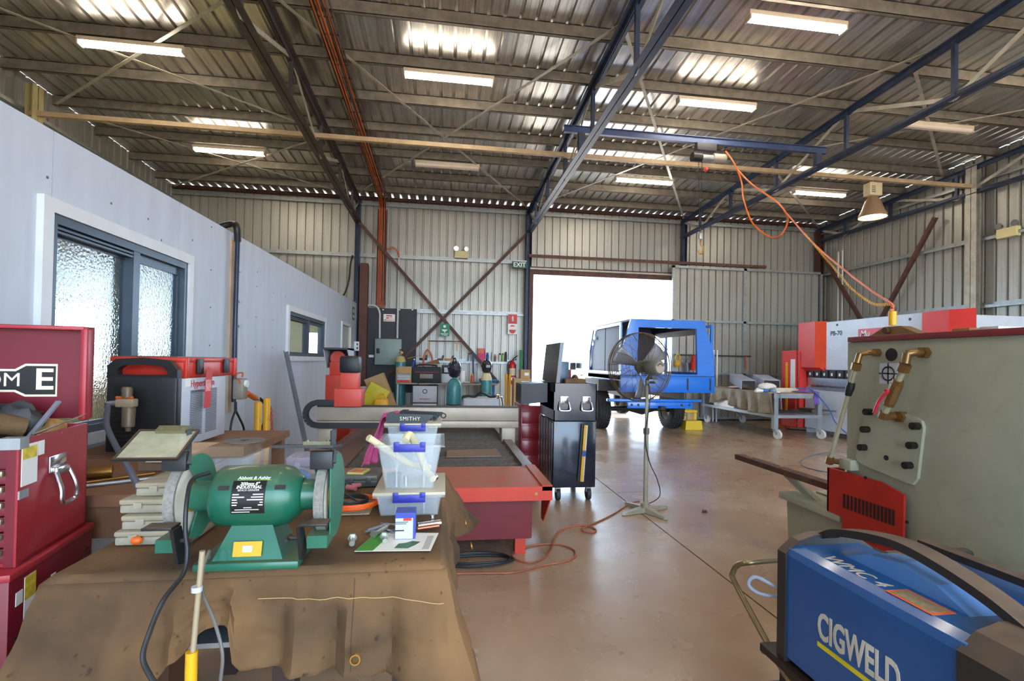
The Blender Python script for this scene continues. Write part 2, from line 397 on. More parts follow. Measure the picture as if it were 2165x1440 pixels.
# trusses ---------------------------------------------------------------------
def truss(X, zb, zt, label, y0=YB-.25, y1=-4.5, m=m_blue_st):
    """zb, zt: functions of y for the chord centre lines"""
    t = thing('roof_truss', label, 'truss', (X, y0, zb(y0)), group='roof trusses')
    for nm, fz, fl_ in (('top_chord', zt, -1), ('bottom_chord', zb, 1)):
        a, b = (X, y0, fz(y0)), (X, y1, fz(y1)); mb = MB()
        for sgn in (1, -1):
            A, B = Vector(a)+Vector((sgn*.006, 0, 0)), Vector(b)+Vector((sgn*.006, 0, 0))
            d = (B-A).normalized(); s = Vector((sgn, 0, 0)); u = Vector((0, 0, fl_)); lg = .075; th = .008
            pr_ = [(0, 0), (lg, 0), (lg, th), (th, th), (th, lg), (0, lg)]
            mb.add([e+s*p+u*q for e in (A, B) for p, q in pr_], [tuple(range(6)), tuple(range(6, 12))[::-1]]+[(i, 6+i, 6+(i+1) % 6, (i+1) % 6) for i in range(6)])
        mb.build(nm, m, t)
    P = [11.35, 10.05, 8.55, 6.9, 5.25, 3.6, 1.95, .3, -1.4, -3.1]
    for i, y in enumerate(P):
        MB().bar((X, y, zb(y)+.02), (X, y, zt(y)-.02), .05, .05, (1, 0, 0)).build('web_post', m, t)
    prev = y0
    for i, y in enumerate(P):
        a, b = ((X, prev, zt(prev)), (X, y, zb(y))) if i % 2 == 0 else ((X, prev, zb(prev)), (X, y, zt(y)))
        MB().bar(a, b, .055, .012, (1, 0, 0)).build('web_diagonal', m_white_st, t); prev = y
    return t
zt0 = lambda y: roof_z(y)-.235
truss(XA, lambda y: 4.72+.022*(YB-y), zt0, 'dark roof truss running over the end of the white office wall', m=mat('dark_brown_steel', (70, 62, 62), .5, .15, .3, 4, wear=.3, dustc=(110, 84, 66)))
truss(XB, lambda y: 4.72, zt0, 'blue grey roof truss over the left side of the doorway')
truss(XC, lambda y: 4.80, zt0, 'blue grey roof truss over the right side of the doorway')
truss(XD-.17, lambda y: 4.88, zt0, 'blue grey roof truss running along the right wall')
# long beige tube across the building on the truss bottom chords
one(MB().bar((XL+.15, 8.25, 5.03), (XD-.05, 8.25, 5.03), .07, .07), 'bracing_tube', m_beige, 'long beige steel tube running across the shed under the trusses', 'beam')
# diagonal braces
def diag(p, q, label, w_=.075, m=m_rust):
    mb = MB().angle(p, q, w_, .008, (0, 1, 0)); return one(mb, 'diagonal_brace', m, label, 'brace', 'diagonal wall braces')
diag(at(757, 472, Y=12.17), at(1052, 812, Y=12.17), 'brown diagonal wall brace falling from the office corner column to the right')
diag(at(1112, 492, Y=12.27), at(795, 812, Y=12.27), 'brown diagonal wall brace falling left from the column by the exit sign')
diag(at(1728, 520, X=XD-.2), at(1835, 700, X=XD-.2), 'brown diagonal brace falling from the far right corner towards the machine')
diag(at(1978, 460, X=XD-.2), at(1850, 700, X=XD-.2), 'brown diagonal brace rising to the pale column on the right wall')

# sliding door ------------------------------------------------------------------
d1 = thing('door_1', 'sliding ribbed zincalume door panel pushed open to the right of the doorway', None, (8.1, YB-.37, 0)); struct(d1)
yd = YB-.37; x0, x1, z0, z1 = at(1420, 700, Y=yd).x, at(1737, 700, Y=yd).x, .03, 4.04
wall_sheets_y(d1, x0+.05, x1-.05, z0, z1, yd+.035)
for nm, b in [('door_frame_rail', (x0, x1, yd-.03, yd+.03, z1-.06, z1)), ('door_frame_rail', (x0, x1, yd-.03, yd+.03, z0, z0+.06)), ('door_frame_rail', (x0, x1, yd-.03, yd+.03, 2.57, 2.63)),
              ('door_frame_rail', (x0, x1, yd-.03, yd+.03, 1.2, 1.25)), ('door_frame_stile', (x0, x0+.06, yd-.03, yd+.03, z0, z1)), ('door_frame_stile', (x1-.06, x1, yd-.03, yd+.03, z0, z1)), ('door_frame_stile', (at(1571, 650, Y=yd).x, at(1577, 650, Y=yd).x, yd-.03, yd+.03, z0, z1))]:
    MB().box(*b).build(nm, m_galv, d1)
# ================================================================ office wall on the left
m_fc = mat('white_fibre_cement', (192, 199, 210), .5, 0, .06, 2.5, .02, 30, stretch=(3, 3, .5), wear=.12, dustc=(176, 160, 144))
m_trimw = mat('white_trim', (214, 216, 218), .4, 0, .05)
m_alu = mat('grey_aluminium', (72, 82, 92), .35, .4, .1)
m_cream = mat('cream_paint', (206, 198, 150), .6, 0, .05)
m_screw = mat('screw_head', (96, 96, 98), .5, .4, .1)
def wz(y): return 2.64+.0155*(y-2.6)
ow = thing('wall_left', 'white fibre cement office wall with two windows and visible panel joints', None, (XO, 5, 0)); struct(ow)
W1 = (2.92, 4.33, .98, 2.20); W2 = (7.0, 9.02, 1.47, 2.08); D2 = (10.55, 11.45, 0, 2.16)
cuts = sorted([-5, -1.9, .3, 1.6, 2.948, 4.22, 5.62, 6.9, 8.1, 9.3, 10.5, 11.5, 12.29]+[W1[0], W1[1], W2[0], W2[1], D2[0], D2[1]])
joints = [-1.9, .3, 1.6, 2.948, 4.22, 5.62, 6.9, 8.1, 9.3, 11.5]
for a, b in zip(cuts, cuts[1:]):
    if b-a < .02: continue
    ya, yb = a+(.003 if a in joints else 0), b-(.003 if b in joints else 0)
    zz = [(0, None)]
    for (wa, wb_, wz0, wz1) in (W1, W2, D2):
        if a >= wa-.001 and b <= wb_+.001: zz = [(0, wz0), (wz1, None)]
    for z0, z1 in zz:
        if z1 is not None and z1-z0 < .02: continue
        t0, t1 = (z1, z1) if z1 is not None else (wz(ya), wz(yb))
        mb = MB().hexa([(XO-.012, ya, z0), (XO, ya, z0), (XO, yb, z0), (XO-.012, yb, z0), (XO-.012, ya, t0), (XO, ya, t0), (XO, yb, t1), (XO-.012, yb, t1)])
        mb.build('wall_panel', m_fc, ow)
# core and inner lining
for a, b in zip(cuts, cuts[1:]):
    zz = [(0, 2.6)]
    for (wa, wb_, wz0, wz1) in (W1, W2, D2):
        if a >= wa-.001 and b <= wb_+.001: zz = [(0, wz0), (wz1, 2.6)]
    for z0, z1 in zz:
        if z1-z0 > .02 and b-a > .02: MB().box(XO-.1, XO-.013, a, b, z0, z1).build('wall_core', m_cream, ow)
mb = MB()
for (x_, y_) in [(235, 430), (341, 508), (313, 463), (447, 480), (446, 571), (445, 650), (443, 730), (407, 508), (544, 575), (543, 606), (541, 670), (540, 733), (578, 619), (577, 677), (576, 734), (603, 628), (100, 375)]:
    p = at(x_, y_, X=XO); mb.cyl(p, p+Vector((.002, 0, 0)), .008, n=8)
mb.build('panel_screw', m_screw, ow)['kind'] = 'stuff'
one_ = MB().box(XO-.05, XO+.012, -5, 12.29, 0, .01)
# office room behind the wall
oi = thing('wall_office', 'cream painted inside of the site office', None, (-4.2, 5, 0)); struct(oi)
MB().box(XL+.06, XO-.1, -5, 12.3, 2.5, 2.6).build('office_ceiling', m_cream, oi)
MB().box(XL+.06, XL+.12, -5, 8.6, 0, 2.5).build('office_lining', m_cream, oi); MB().box(XL+.06, XL+.12, 11.4, 12.3, 0, 2.5).build('office_lining', m_cream, oi)
MB().box(XL+.06, XL+.12, 8.6, 11.4, 0, .95).build('office_lining', m_cream, oi); MB().box(XL+.06, XL+.12, 8.6, 11.4, 2.35, 2.5).build('office_lining', m_cream, oi)
MB().box(XL+.06, -3.3, 12.3, 12.36, 0, 2.5).box(-3.0, XO-.1, 12.3, 12.36, 0, 2.5).box(-3.3, -3.0, 12.3, 12.36, 0, 1.15).box(-3.3, -3.0, 12.3, 12.36, 2.05, 2.5).build('office_lining', m_cream, oi)
MB().box(XL+.06, XO-.1, .6, .7, 0, 2.5).build('office_partition', m_cream, oi)
MB().box(-2.76, -2.60, 4.45, 4.6, 0, 2.5).build('office_post', mat('mustard_post', (190, 176, 96), .6, 0, .1), oi)
# windows -------------------------------------------------------------------
m_frost = bpy.data.materials.new('pebbled_glass'); m_frost.use_nodes = True
def frost():
    nt = m_frost.node_tree; N = nt.nodes; L = nt.links; b = N['Principled BSDF']
    b.inputs['Base Color'].default_value = (.86, .95, 1, 1); b.inputs['Roughness'].default_value = .04; b.inputs['Transmission Weight'].default_value = 1; b.inputs['IOR'].default_value = 1.45
    tc = N.new('ShaderNodeTexCoord'); vo = N.new('ShaderNodeTexNoise'); vo.inputs['Scale'].default_value = 58; vo.inputs['Detail'].default_value = 1.5
    L.new(tc.outputs['Object'], vo.inputs['Vector']); bu = N.new('ShaderNodeBump'); bu.inputs['Strength'].default_value = .2; bu.inputs['Distance'].default_value = .008
    L.new(vo.outputs[0], bu.inputs['Height']); L.new(bu.outputs[0], b.inputs['Normal'])
frost()
m_glass = mat('clear_pane', (200, 214, 214), .05, 0, .02, alpha=.16)
def office_window(name, W, label, glass, ymul, trim):
    ya, yb, z0, z1 = W; t = thing(name, label, None, (XO, (ya+yb)/2, z0)); struct(t)
    x1 = XO+.035
    oo = [(ya-.07, z0-.07), (yb+.07, z0-.07), (yb+.07, z1+.075), (ya-.07, z1+.075)]; ii = [(ya, z0), (yb, z0), (yb, z1), (ya, z1)]
    MB().ring(oo, ii, 'x', XO, x1).build('window_trim', trim, t)
    i2 = [(ya+.045, z0+.045), (yb-.045, z0+.045), (yb-.045, z1-.05), (ya+.045, z1-.05)]
    MB().ring(ii, i2, 'x', XO-.09, XO+.02).build('window_frame', m_alu, t)
    MB().box(XO-.07, XO+.015, ymul-.035, ymul+.035, z0+.03, z1-.04).build('window_mullion', m_alu, t)
    for k in range(2): MB().box(XO-.03, XO+.012, ya+.03, ymul, z1-.075-.022*k, z1-.062-.022*k).build('window_track', m_alu, t)
    for (a, b, xx) in ((ya+.04, ymul, -.05), (ymul, yb-.04, -.03)):
        sash = MB().ring([(a, z0+.03), (b, z0+.03), (b, z1-.05), (a, z1-.05)], [(a+.03, z0+.06), (b-.03, z0+.06), (b-.03, z1-.11), (a+.03, z1-.11)], 'x', XO+xx-.012, XO+xx+.012).build('window_sash', m_alu, t)
        MB().box(XO+xx-.003, XO+xx+.003, a+.025, b-.025, z0+.055, z1-.1).build('window_pane', glass, sash)
    return t
office_window('window_1', W1, 'large office sliding window with pebbled glass and grey aluminium frame', m_frost, 3.67, m_trimw)
office_window('window_2', W2, 'small office sliding window with clear panes near the far end of the white wall', m_glass, 8.0, m_trimw)
def plain_window(name, X, ya, yb, z0, z1, label):
    t = thing(name, label, None, (X, ya, z0)); struct(t)
    MB().ring([(ya, z0), (yb, z0), (yb, z1), (ya, z1)], [(ya+.05, z0+.05), (yb-.05, z0+.05), (yb-.05, z1-.05), (ya+.05, z1-.05)], 'x', X-.04, X+.04).build('window_frame', m_alu, t)
    MB().box(X-.003, X+.003, ya+.04, yb-.04, z0+.04, z1-.04).build('window_pane', m_glass, t); return t
plain_window('window_3', XL+.09, 8.6, 11.4, .95, 2.35, 'outer office window seen as a bright patch through the pebbled glass')
# far office door
d2 = thing('door_2', 'white office door with pale frame near the far end of the office wall', None, (XO, 11, 0)); struct(d2)
MB().ring([(D2[0]-.06, -.002), (D2[1]+.06, -.002), (D2[1]+.06, D2[3]+.06), (D2[0]-.06, D2[3]+.06)], [(D2[0], .0), (D2[1], .0), (D2[1], D2[3]), (D2[0], D2[3])], 'x', XO, XO+.025).build('door_frame', m_trimw, d2)
MB().box(XO-.07, XO-.03, D2[0], D2[1], 0, D2[3]).build('door_leaf', mat('pale_grey_door', (186, 186, 186), .45), d2)
MB().cyl((XO-.03, D2[0]+.07, 1.0), (XO+.03, D2[0]+.07, 1.0), .012).cyl((XO+.03, D2[0]+.07, 1.0), (XO+.03, D2[0]+.18, 1.0), .01).build('door_handle', m_galv, d2)
# corner end cap of the office wall with switch and green sign
struct(MB().box(XO-.1, XO+.0, 12.29, 12.33, 0, 2.79).build('trim_1', m_trimw))
m_green = mat('sign_green', (0, 118, 84), .5, 0, .05); m_sw = mat('sign_white', (235, 235, 232), .5, 0, .03)
t = thing('exit_arrow_sign', 'small vertical green exit sign at the far end of the white office wall', 'sign', at(747, 663, X=XO+.002))
p = at(747, 663, X=XO); MB().box(XO+.001, XO+.006, p.y-.13, p.y+.13, p.z-.15, p.z+.15).build('sign_plate', m_green, t)
MB().box(XO+.006, XO+.008, p.y-.06, p.y+.06, p.z+.02, p.z+.1).box(XO+.006, XO+.008, p.y-.07, p.y+.07, p.z-.1, p.z-.04).build('sign_symbol', m_sw, t)
t = thing('power_outlet', 'white double power outlet box on the office wall corner', 'outlet', (XO+.1, 12.0, 1.5))
p = at(752, 732, Y=12.05); MB().box(p.x-.13, p.x+.08, 12.0, 12.1, p.z-.11, p.z+.11, .008).build('outlet_box', m_sw, t)
MB().box(p.x+.03, p.x+.06, 11.995, 12.0, p.z+.02, p.z+.07).build('outlet_socket', mat('black_plastic', (26, 26, 28), .45, 0, .1, dust=.3), t); MB().box(p.x+.03, p.x+.06, 11.995, 12.0, p.z-.07, p.z-.02).build('outlet_socket', MATS['black_plastic'], t)
m_blk = MATS['black_plastic']

# ================================================================ pipe and air line on the office wall
m_pipe = mat('dark_blue_pipe', (34, 46, 70), .35, .1, .15); m_hose = mat('black_hose', (30, 30, 32), .5, 0, .1)
t = thing('air_pipe', 'dark vertical air pipe with an elbow over the top of the office wall', 'pipe', (XO+.06, 5.1, 0))
px_ = [at(490, 484, X=XO-.02), at(500, 486, X=XO+.06), at(503, 500, X=XO+.06), at(497, 700, X=XO+.06), at(494, 850, X=XO+.06)]
MB().tube(px_[1:], .022, 10).build('pipe', m_pipe, t)
MB().tube(spline([px_[0]+Vector((-.1, 0, .02)), px_[0]+Vector((0, 0, .05)), px_[1]+Vector((0, 0, .03)), px_[2]+Vector((0, 0, -.05))], 5), .032, 10).build('elbow', m_blk, t)
q = at(507, 600, X=XO+.03)
MB().tube([at(501, 500, X=XO+.02), at(502, 700, X=XO+.02), at(499, 800, X=XO+.02)], .007, 6).build('conduit', m_galv, t)
for yy in (573, 638, 690): MB().cbox(at(503, yy, X=XO+.04), (.05, .06, .02)).build('pipe_clip', m_galv, t)
MB().box(XO+.001, XO+.02, at(487, 600, X=XO).y-.035, at(487, 600, X=XO).y+.035, .9, 2.6).build('backing_strip', mat('stained_timber', (176, 150, 122), .7, 0, .15), t)
t = thing('air_regulator', 'air regulator with orange clips and hoses hanging on the office wall', 'regulator', at(505, 830, X=XO+.12))
m_or = mat('orange_plastic', (214, 96, 24), .4, 0, .12); m_brass = mat('brass', (158, 116, 58), .35, .8, .2, dust=.2); m_chrome = mat('chrome', (205, 205, 208), .16, .95, .08)
c = at(508, 822, X=XO+.14)
MB().cbox(c, (.1, .12, .2), .015).build('regulator_body', mat('grey_cast', (150, 140, 128), .5, .3, .2), t)
MB().cyl(c+Vector((.05, -.02, .05)), c+Vector((.075, -.02, .05)), .035).build('gauge', m_sw, t)
e = at(540, 842, X=XO+.16)
MB().cyl(c+Vector((.04, .03, -.04)), e, .028).build('coupling', m_or, t)
MB().cyl(e, e+Vector((0, .06, -.01)), .022).build('fitting', m_galv, t)
MB().tube(spline([at(497, 800, X=XO+.12), at(502, 790, X=XO+.15), at(513, 789, X=XO+.15), at(512, 797, X=XO+.15)], 5), .008, 6).tube(spline([at(505, 800, X=XO+.15), at(512, 822, X=XO+.17), at(524, 836, X=XO+.18), at(520, 842, X=XO+.18)], 5), .007, 6).build('hook_clip', m_or, t)
MB().tube(spline([at(550, 843, X=XO+.16), at(560, 855, X=XO+.16), at(563, 880, X=XO+.16), at(552, 910, X=XO+.16), at(543, 925, X=XO+.2)], 6), .016, 8).build('hose', m_hose, t)
MB().tube([at(498, 850, X=XO+.08), at(498, 868, X=XO+.08)], .014, 8).tube(spline([at(498, 868, X=XO+.08), at(490, 890, X=XO+.08), at(487, 912, X=XO+.08), at(488, 940, X=XO+.08)], 5), .011, 8).tube(spline([at(498, 868, X=XO+.08), at(508, 888, X=XO+.08), at(515, 905, X=XO+.08), at(517, 930, X=XO+.08)], 5), .011, 8).build('split_hose', m_hose, t)
# yellow bollards with red chain beside the wall
m_yel = mat('safety_yellow', (222, 164, 20), .45, 0, .12, wear=.25, dustc=(120, 90, 40)); m_chain = mat('red_chain', (176, 66, 34), .5, .1, .2)
def bollard(p, label, top):
    g_ = Vector((p.x, p.y, 0)); t = thing('barrier_post', label, 'post', g_, group='yellow barrier posts by the office wall')
    MB().lathe([(0, 0), (.1, 0), (.1, .02), (.035, .03), (.035, top), (.028, top+.012), (0, top+.014)], g_, n=14).build('post_tube', m_yel, t); return t
a = at(545, 900, X=XO+.2); b = at(563, 900, X=XO+.22)
bollard(a, 'shorter yellow barrier post leaning near the office wall regulator', at(545, 853, X=XO+.2).z)
bollard(b, 'taller yellow barrier post with red chain next to the office wall', at(563, 844, X=XO+.22).z)
def chain(pts, mm, name, label, cat, pitch=.028, r=.004, parent=None, grp=None):
    mb = MB(); pts = [Vector(p) for p in pts]; acc = 0; k = 0
    for p, q in zip(pts, pts[1:]):
        d = q-p; L_ = d.length; s = -acc
        while s+pitch <= L_:
            s += pitch; c_ = p+d*(s/L_); dd, sd, u = basis(d); ang = (k % 2)*math.pi/2
            ax = sd*math.cos(ang)+u*math.sin(ang); n_ = dd.cross(ax)
            mb.tube([c_+dd*math.cos(2*math.pi*i/10)*pitch*.75+n_*math.sin(2*math.pi*i/10)*pitch*.4 for i in range(10)], r, 5, True); k += 1
        acc = L_-s
    return mb
one(chain([at(572, 858, X=XO+.24), at(575, 900, X=XO+.24), at(572, 945, X=XO+.24)], m_chain, '', '', ''), 'hanging_chain', m_chain, 'red chain hanging from the taller yellow barrier post', 'chain')
# steel lengths leaning on the office wall
m_angle = mat('grey_steel_angle', (112, 118, 128), .45, .35, .15)
def lean(p_top, p_bot, label, leg=.05, m=m_angle):
    return one(MB().angle(p_top, p_bot, leg, .006, (1, 0, 0)), 'steel_angle', m, label, 'steel length', 'steel lengths leaning on the office wall')
a = at(601, 745, X=XO+.03); b = at(640, 930, X=XO+.45); b = Vector((b.x, b.y, 0)) if False else b
d = (b-a); k = (0.0-a.z)/d.z
lean(a, a+d*k, 'grey steel angle leaning against the office wall beside the small window')

# ================================================================ old timber bench along the office wall with plasma cutter
m_wood = mat('dusty_brown_bench', (122, 84, 58), .75, 0, .25, 4, .1, 40, stretch=(2, 10, 2), dust=.5, dustc=(150, 108, 78))
BZ = .90
t = thing('wall_workbench', 'brown timber workbench against the white office wall carrying the plasma cutter', 'workbench', (-1.5, 2.9, 0))
for i in range(5): MB().box(-2.03, -1.14, 2.12+i*.36, 2.12+i*.36+.354, BZ-.045, BZ).build('bench_plank', m_wood, t)
MB().box(-2.0, -1.16, 2.16, 2.2, BZ-.18, BZ-.045).build('apron', m_wood, t)
for x_ in (-1.98, -1.23):
    for y_ in (2.16, 3.8): MB().box(x_, x_+.07, y_, y_+.07, 0, BZ-.045).build('leg', m_wood, t)
# plasma cutter
m_pg = mat('light_grey_cabinet', (190, 196, 206), .45, 0, .05, wear=.15)
PX0, PX1, PY0, PY1, PZ1 = -1.80, -1.45, 2.93, 3.55, 1.34
t = thing('plasma_cutter', 'grey and black plasma cutter power unit with top handle on the wall bench', 'plasma cutter', (-1.62, 2.93, BZ))
MB().box(PX0+.01, PX1, PY0+.06, PY1, BZ+.03, PZ1-.02, .006).build('body', m_pg, t)
fp = MB().box(PX0, PX1+.002, PY0, PY0+.06, BZ+.02, PZ1-.01, .012).build('front_panel', m_blk, t)
for k in range(9): MB().box(PX0+.03, PX0+.15, PY0-.004, PY0, BZ+.06+.022*k, BZ+.07+.022*k).build('front_louvre', m_blk, fp)
for k in range(6): MB().box(PX0+.18, PX1-.03, PY0-.004, PY0, BZ+.06+.022*k, BZ+.07+.022*k).build('front_louvre', m_blk, fp)
pr_ = [(PX0, PZ1-.02), (PX0, PZ1+.05), (PX0+.04, PZ1+.085), ((PX0+PX1)/2, PZ1+.095), (PX1-.04, PZ1+.08), (PX1, PZ1+.03), (PX1, PZ1-.02)]
pi_ = [(PX0+.05, PZ1), (PX0+.05, PZ1+.03), (PX0+.075, PZ1+.05), ((PX0+PX1)/2, PZ1+.057), (PX1-.075, PZ1+.047), (PX1-.05, PZ1+.02), (PX1-.05, PZ1)]
MB().ring(pr_, pi_, 'y', PY0+.005, PY0+.05).build('carry_handle', m_blk, t)
MB().cyl((PX0+.09, PY0-.002, PZ1-.1), (PX0+.09, PY0-.014, PZ1-.1), .05).build('gauge_recess', mat('dark_rubber', (18, 18, 19), .6, 0, .1), t)
xs_ = PX1+.001; lp = None
for c0 in (PY0+.15, PY0+.34):
    for k in range(26): MB().box(xs_, xs_+.004, c0, c0+.14, BZ+.08+k*.0105, BZ+.086+k*.0105).build('side_louvre', mat('louvre_shadow', (112, 114, 122), .6), t)
text('Hypertherm', .06, mat('logo_red', (186, 44, 44), .5, 0, .05), t, face((xs_+.001, PY0+.3, PZ1-.055), (0, 1, 0), (0, 0, 1)), .0008)
MB().box(xs_, xs_+.001, PY0+.16, PY0+.28, PZ1-.11, PZ1-.095).build('model_bar', mat('logo_dark', (60, 60, 64), .5), t); MB().box(xs_, xs_+.001, PY0+.285, PY0+.32, PZ1-.11, PZ1-.095).build('model_mark', MATS['logo_red'], t)
MB().box(xs_, xs_+.002, PY0+.09, PY0+.15, PZ1-.07, PZ1-.02).build('info_sticker', m_sw, t)
# air filter regulator fixed to the front
t = thing('air_filter', 'brown air filter regulator with orange ring in front of the plasma cutter', 'filter', (PX0+.17, PY0-.05, 1.05))
c = at(268, 852, Y=PY0-.06)
m_filt = mat('bronze_filter', (120, 104, 84), .45, .3, .15, dust=.3)
MB().lathe([(0, .03), (.024, .03), (.026, .075), (.02, .085), (0, .085)], c, n=14).build('knob', m_filt, t)
MB().cbox(c, (.09, .05, .045), .008).build('regulator_head', mat('pale_bronze', (176, 158, 132), .45, .2, .1), t)
MB().cyl(c+Vector((-.05, -.002, .028)), c+Vector((.03, -.002, .028)), .008).build('orange_ring', m_or, t)
MB().lathe([(0, -.15), (.012, -.15), (.014, -.13), (.03, -.125), (.032, -.03), (.026, -.02), (0, -.02)], c+Vector((.01, 0, 0)), n=14).build('filter_bowl', m_filt, t)
MB().cyl(c+Vector((-.045, 0, 0)), c+Vector((-.09, 0, -.004)), .014).build('hose_barb', m_galv, t)
MB().tube(spline([c+Vector((-.09, 0, -.004)), at(228, 868, Y=PY0-.1), at(226, 900, Y=PY0-.25), at(246, 945, Y=2.5), at(272, 990, Y=2.2), at(300, 1045, Y=2.02), at(310, 1090, Y=1.95)], 6), .013, 8).build('grey_hose', mat('grey_hose', (92, 94, 108), .4, 0, .08), t)
# red organiser case on the cutter
m_red = mat('tool_red', (196, 48, 32), .4, 0, .08, dust=.45); m_red2 = mat('dark_tool_red', (120, 24, 34), .35, .1, .12, wear=.12)
OX0, OX1, OY0, OY1, OZ0, OZ1 = at(232, 800, Y=3.02).x, at(390, 800, Y=3.02).x, 3.02, 3.7, PZ1-.02, PZ1+.10
t = thing('organiser_case', 'flat red tool organiser case with black latches lying on the plasma cutter', 'tool case', ((OX0+OX1)/2, OY0, OZ0))
MB().box(OX0, OX1, OY0, OY1, OZ0, OZ1-.02, .014).build('case_body', m_red, t)
MB().box(OX0-.004, OX1+.004, OY0-.004, OY1+.004, OZ1-.03, OZ1, .01).build('case_lid', m_red, t)
MB().box(OX0+.03, OX1-.05, OY0+.02, OY1-.02, OZ1, OZ1+.004).build('lid_window', mat('smoked_lid', (70, 66, 62), .3, 0, .2, dust=.7), t)
for y_ in (OY0+.12, OY1-.2):
    MB().box(OX1+.002, OX1+.018, y_, y_+.07, OZ0+.02, OZ1-.008, .004).build('latch', m_blk, t)
for y_ in (OY0, OY1-.03): MB().box(OX1-.01, OX1+.012, y_, y_+.03, OZ0, OZ1, .005).build('corner_post', m_red, t)
p = at(440, 820, X=PX1+.03)
t = thing('service_tag', 'red cardboard swing tag hanging from the organiser case', 'tag', p)
MB().prism([(p.y-.05, p.z-.12), (p.y+.03, p.z-.12), (p.y+.05, p.z+.1), (p.y, p.z+.13), (p.y-.03, p.z+.1)], 'x', p.x, p.x+.002).build('tag_card', mat('tag_red', (196, 36, 40), .5, 0, .1), t)
MB().box(p.x+.002, p.x+.003, p.y-.035, p.y+.03, p.z-.02, p.z+.05).build('tag_print', mat('tag_pink', (224, 150, 150), .5, 0, .3, 40), t)
# things on the wall bench
def onbench(x_, y_): return at(x_, y_, Z=BZ)
def plank(p, q, w_, h, z, m, label, name='timber_offcut', grp='boards on the wall bench', cat='board'):
    p, q = Vector((p.x, p.y, z+h/2)), Vector((q.x, q.y, z+h/2)); return one(MB().bar(p, q, w_, h), name, m, label, cat, grp)
m_ply = mat('ply_brown', (132, 106, 84), .75, 0, .2, 6, dust=.4); m_ply2 = mat('grey_board', (128, 126, 126), .6, .1, .15)
p0 = onbench(420, 1000); 
one(MB().box(-1.42, -1.15, 2.55, 3.1, BZ+.001, BZ+.05), 'timber_board', m_ply, 'thick brown board with pale edge on the wall bench by the cutter', 'board')
one(MB().box(-1.36, -1.17, 2.5, 2.85, BZ+.051, BZ+.085), 'timber_offcut', mat('pale_offcut', (206, 176, 146), .7, 0, .15), 'short pale timber offcut on top of the thick brown board', 'board')
one(MB().tube([(-1.72, 2.3, BZ+.03), (-1.45, 2.42, BZ+.03)], .028, 12), 'round_bar', m_brass, 'short brown round steel bar lying on the wall bench', 'steel bar')
one(MB().tube([(-1.5, 2.2, BZ+.009), (-1.2, 2.4, BZ+.009)], .008, 8), 'thin_rod', m_galv, 'thin bright rod lying on the wall bench behind the red chest', 'rod')
one(MB().tube([(-1.5, 2.28, BZ+.009), (-1.3, 2.46, BZ+.009)], .006, 8), 'file_rod', m_brass, 'thin brown rod lying behind the bright rod on the wall bench', 'rod')
# ================================================================ red tool chest at the left edge
m_chest = mat('chest_red', (158, 40, 50), .38, .1, .10, 4, wear=.16, dustc=(190, 120, 120)); m_chest_d = mat('chest_dark_red', (112, 22, 36), .4, .1, .1)
m_pull = mat('drawer_pull', (150, 140, 112), .35, .6, .12)
m_sil = mat('silver_decal', (208, 200, 186), .4, .2, .05); m_yl = mat('label_yellow', (214, 190, 60), .5, 0, .25, 60)
t = thing('tool_chest', 'red steel top tool chest with open lid and chrome side handle at left edge', 'tool chest', (-1.25, 1.66, .81), R(10), world=False)
W_, D_, H_ = .72, .40, .38
MB().box(-W_, 0, .012, D_, 0, .012).build('chest_floor', m_chest, t)
MB().box(-.006, 0, 0, D_, .0, H_).build('side_panel', m_chest, t); MB().box(-W_, -W_+.006, 0, D_, 0, H_).build('side_panel', m_chest, t)
MB().box(-W_, 0, D_-.006, D_, 0, H_).build('back_panel', m_chest, t)
MB().box(-W_+.006, -.03, .012, .02, .30, H_-.005).build('front_panel', m_chest_d, t)
MB().box(-.03, -.006, .0, .02, 0, H_).build('front_stile', m_chest_d, t)
for k in range(6):
    d = MB().box(-W_+.02, -.03, .004, .35, .012+k*.047, .055+k*.047, .003).build('drawer', m_chest_d, t)
    MB().box(-W_+.02, -.032, -.012, .004, .036+k*.047, .054+k*.047, .003).build('drawer_pull', m_pull, d)
MB().box(-W_+.006, -.006, .02, D_-.006, .29, .3).build('top_tray', m_chest_d, t)
MB().box(-.05, .004, -.004, .04, H_-.03, H_+.004).build('corner_bracket', m_galv, t)
MB().box(.0, .004, .0, .045, .2, .225).build('side_rivet_plate', m_galv, t)
# chrome handle on the side
h = thing('x', None, None, (0, 0, 0)); bpy.data.objects.remove(h)
hp = MB().box(.0, .006, .15, .25, .245, .30, .004); hp.box(.004, .022, .16, .24, .235, .262, .006); hp = hp.build('handle_plate', m_chrome, t)
MB().tube(spline([(.016, .165, .245), (.034, .160, .19), (.036, .165, .145), (.036, .24, .145), (.034, .245, .19), (.016, .24, .245)], 5), .007, 8).build('handle_bail', m_chrome, hp)
MB().box(.0, .0015, .012, .09, .235, H_-.02).build('warning_label', m_sw, t); MB().box(.0015, .002, .015, .085, .315, .352).build('label_band', m_yl, t)
MB().box(.0, .0015, .095, .125, .315, H_-.02).build('rating_label', m_sw, t)
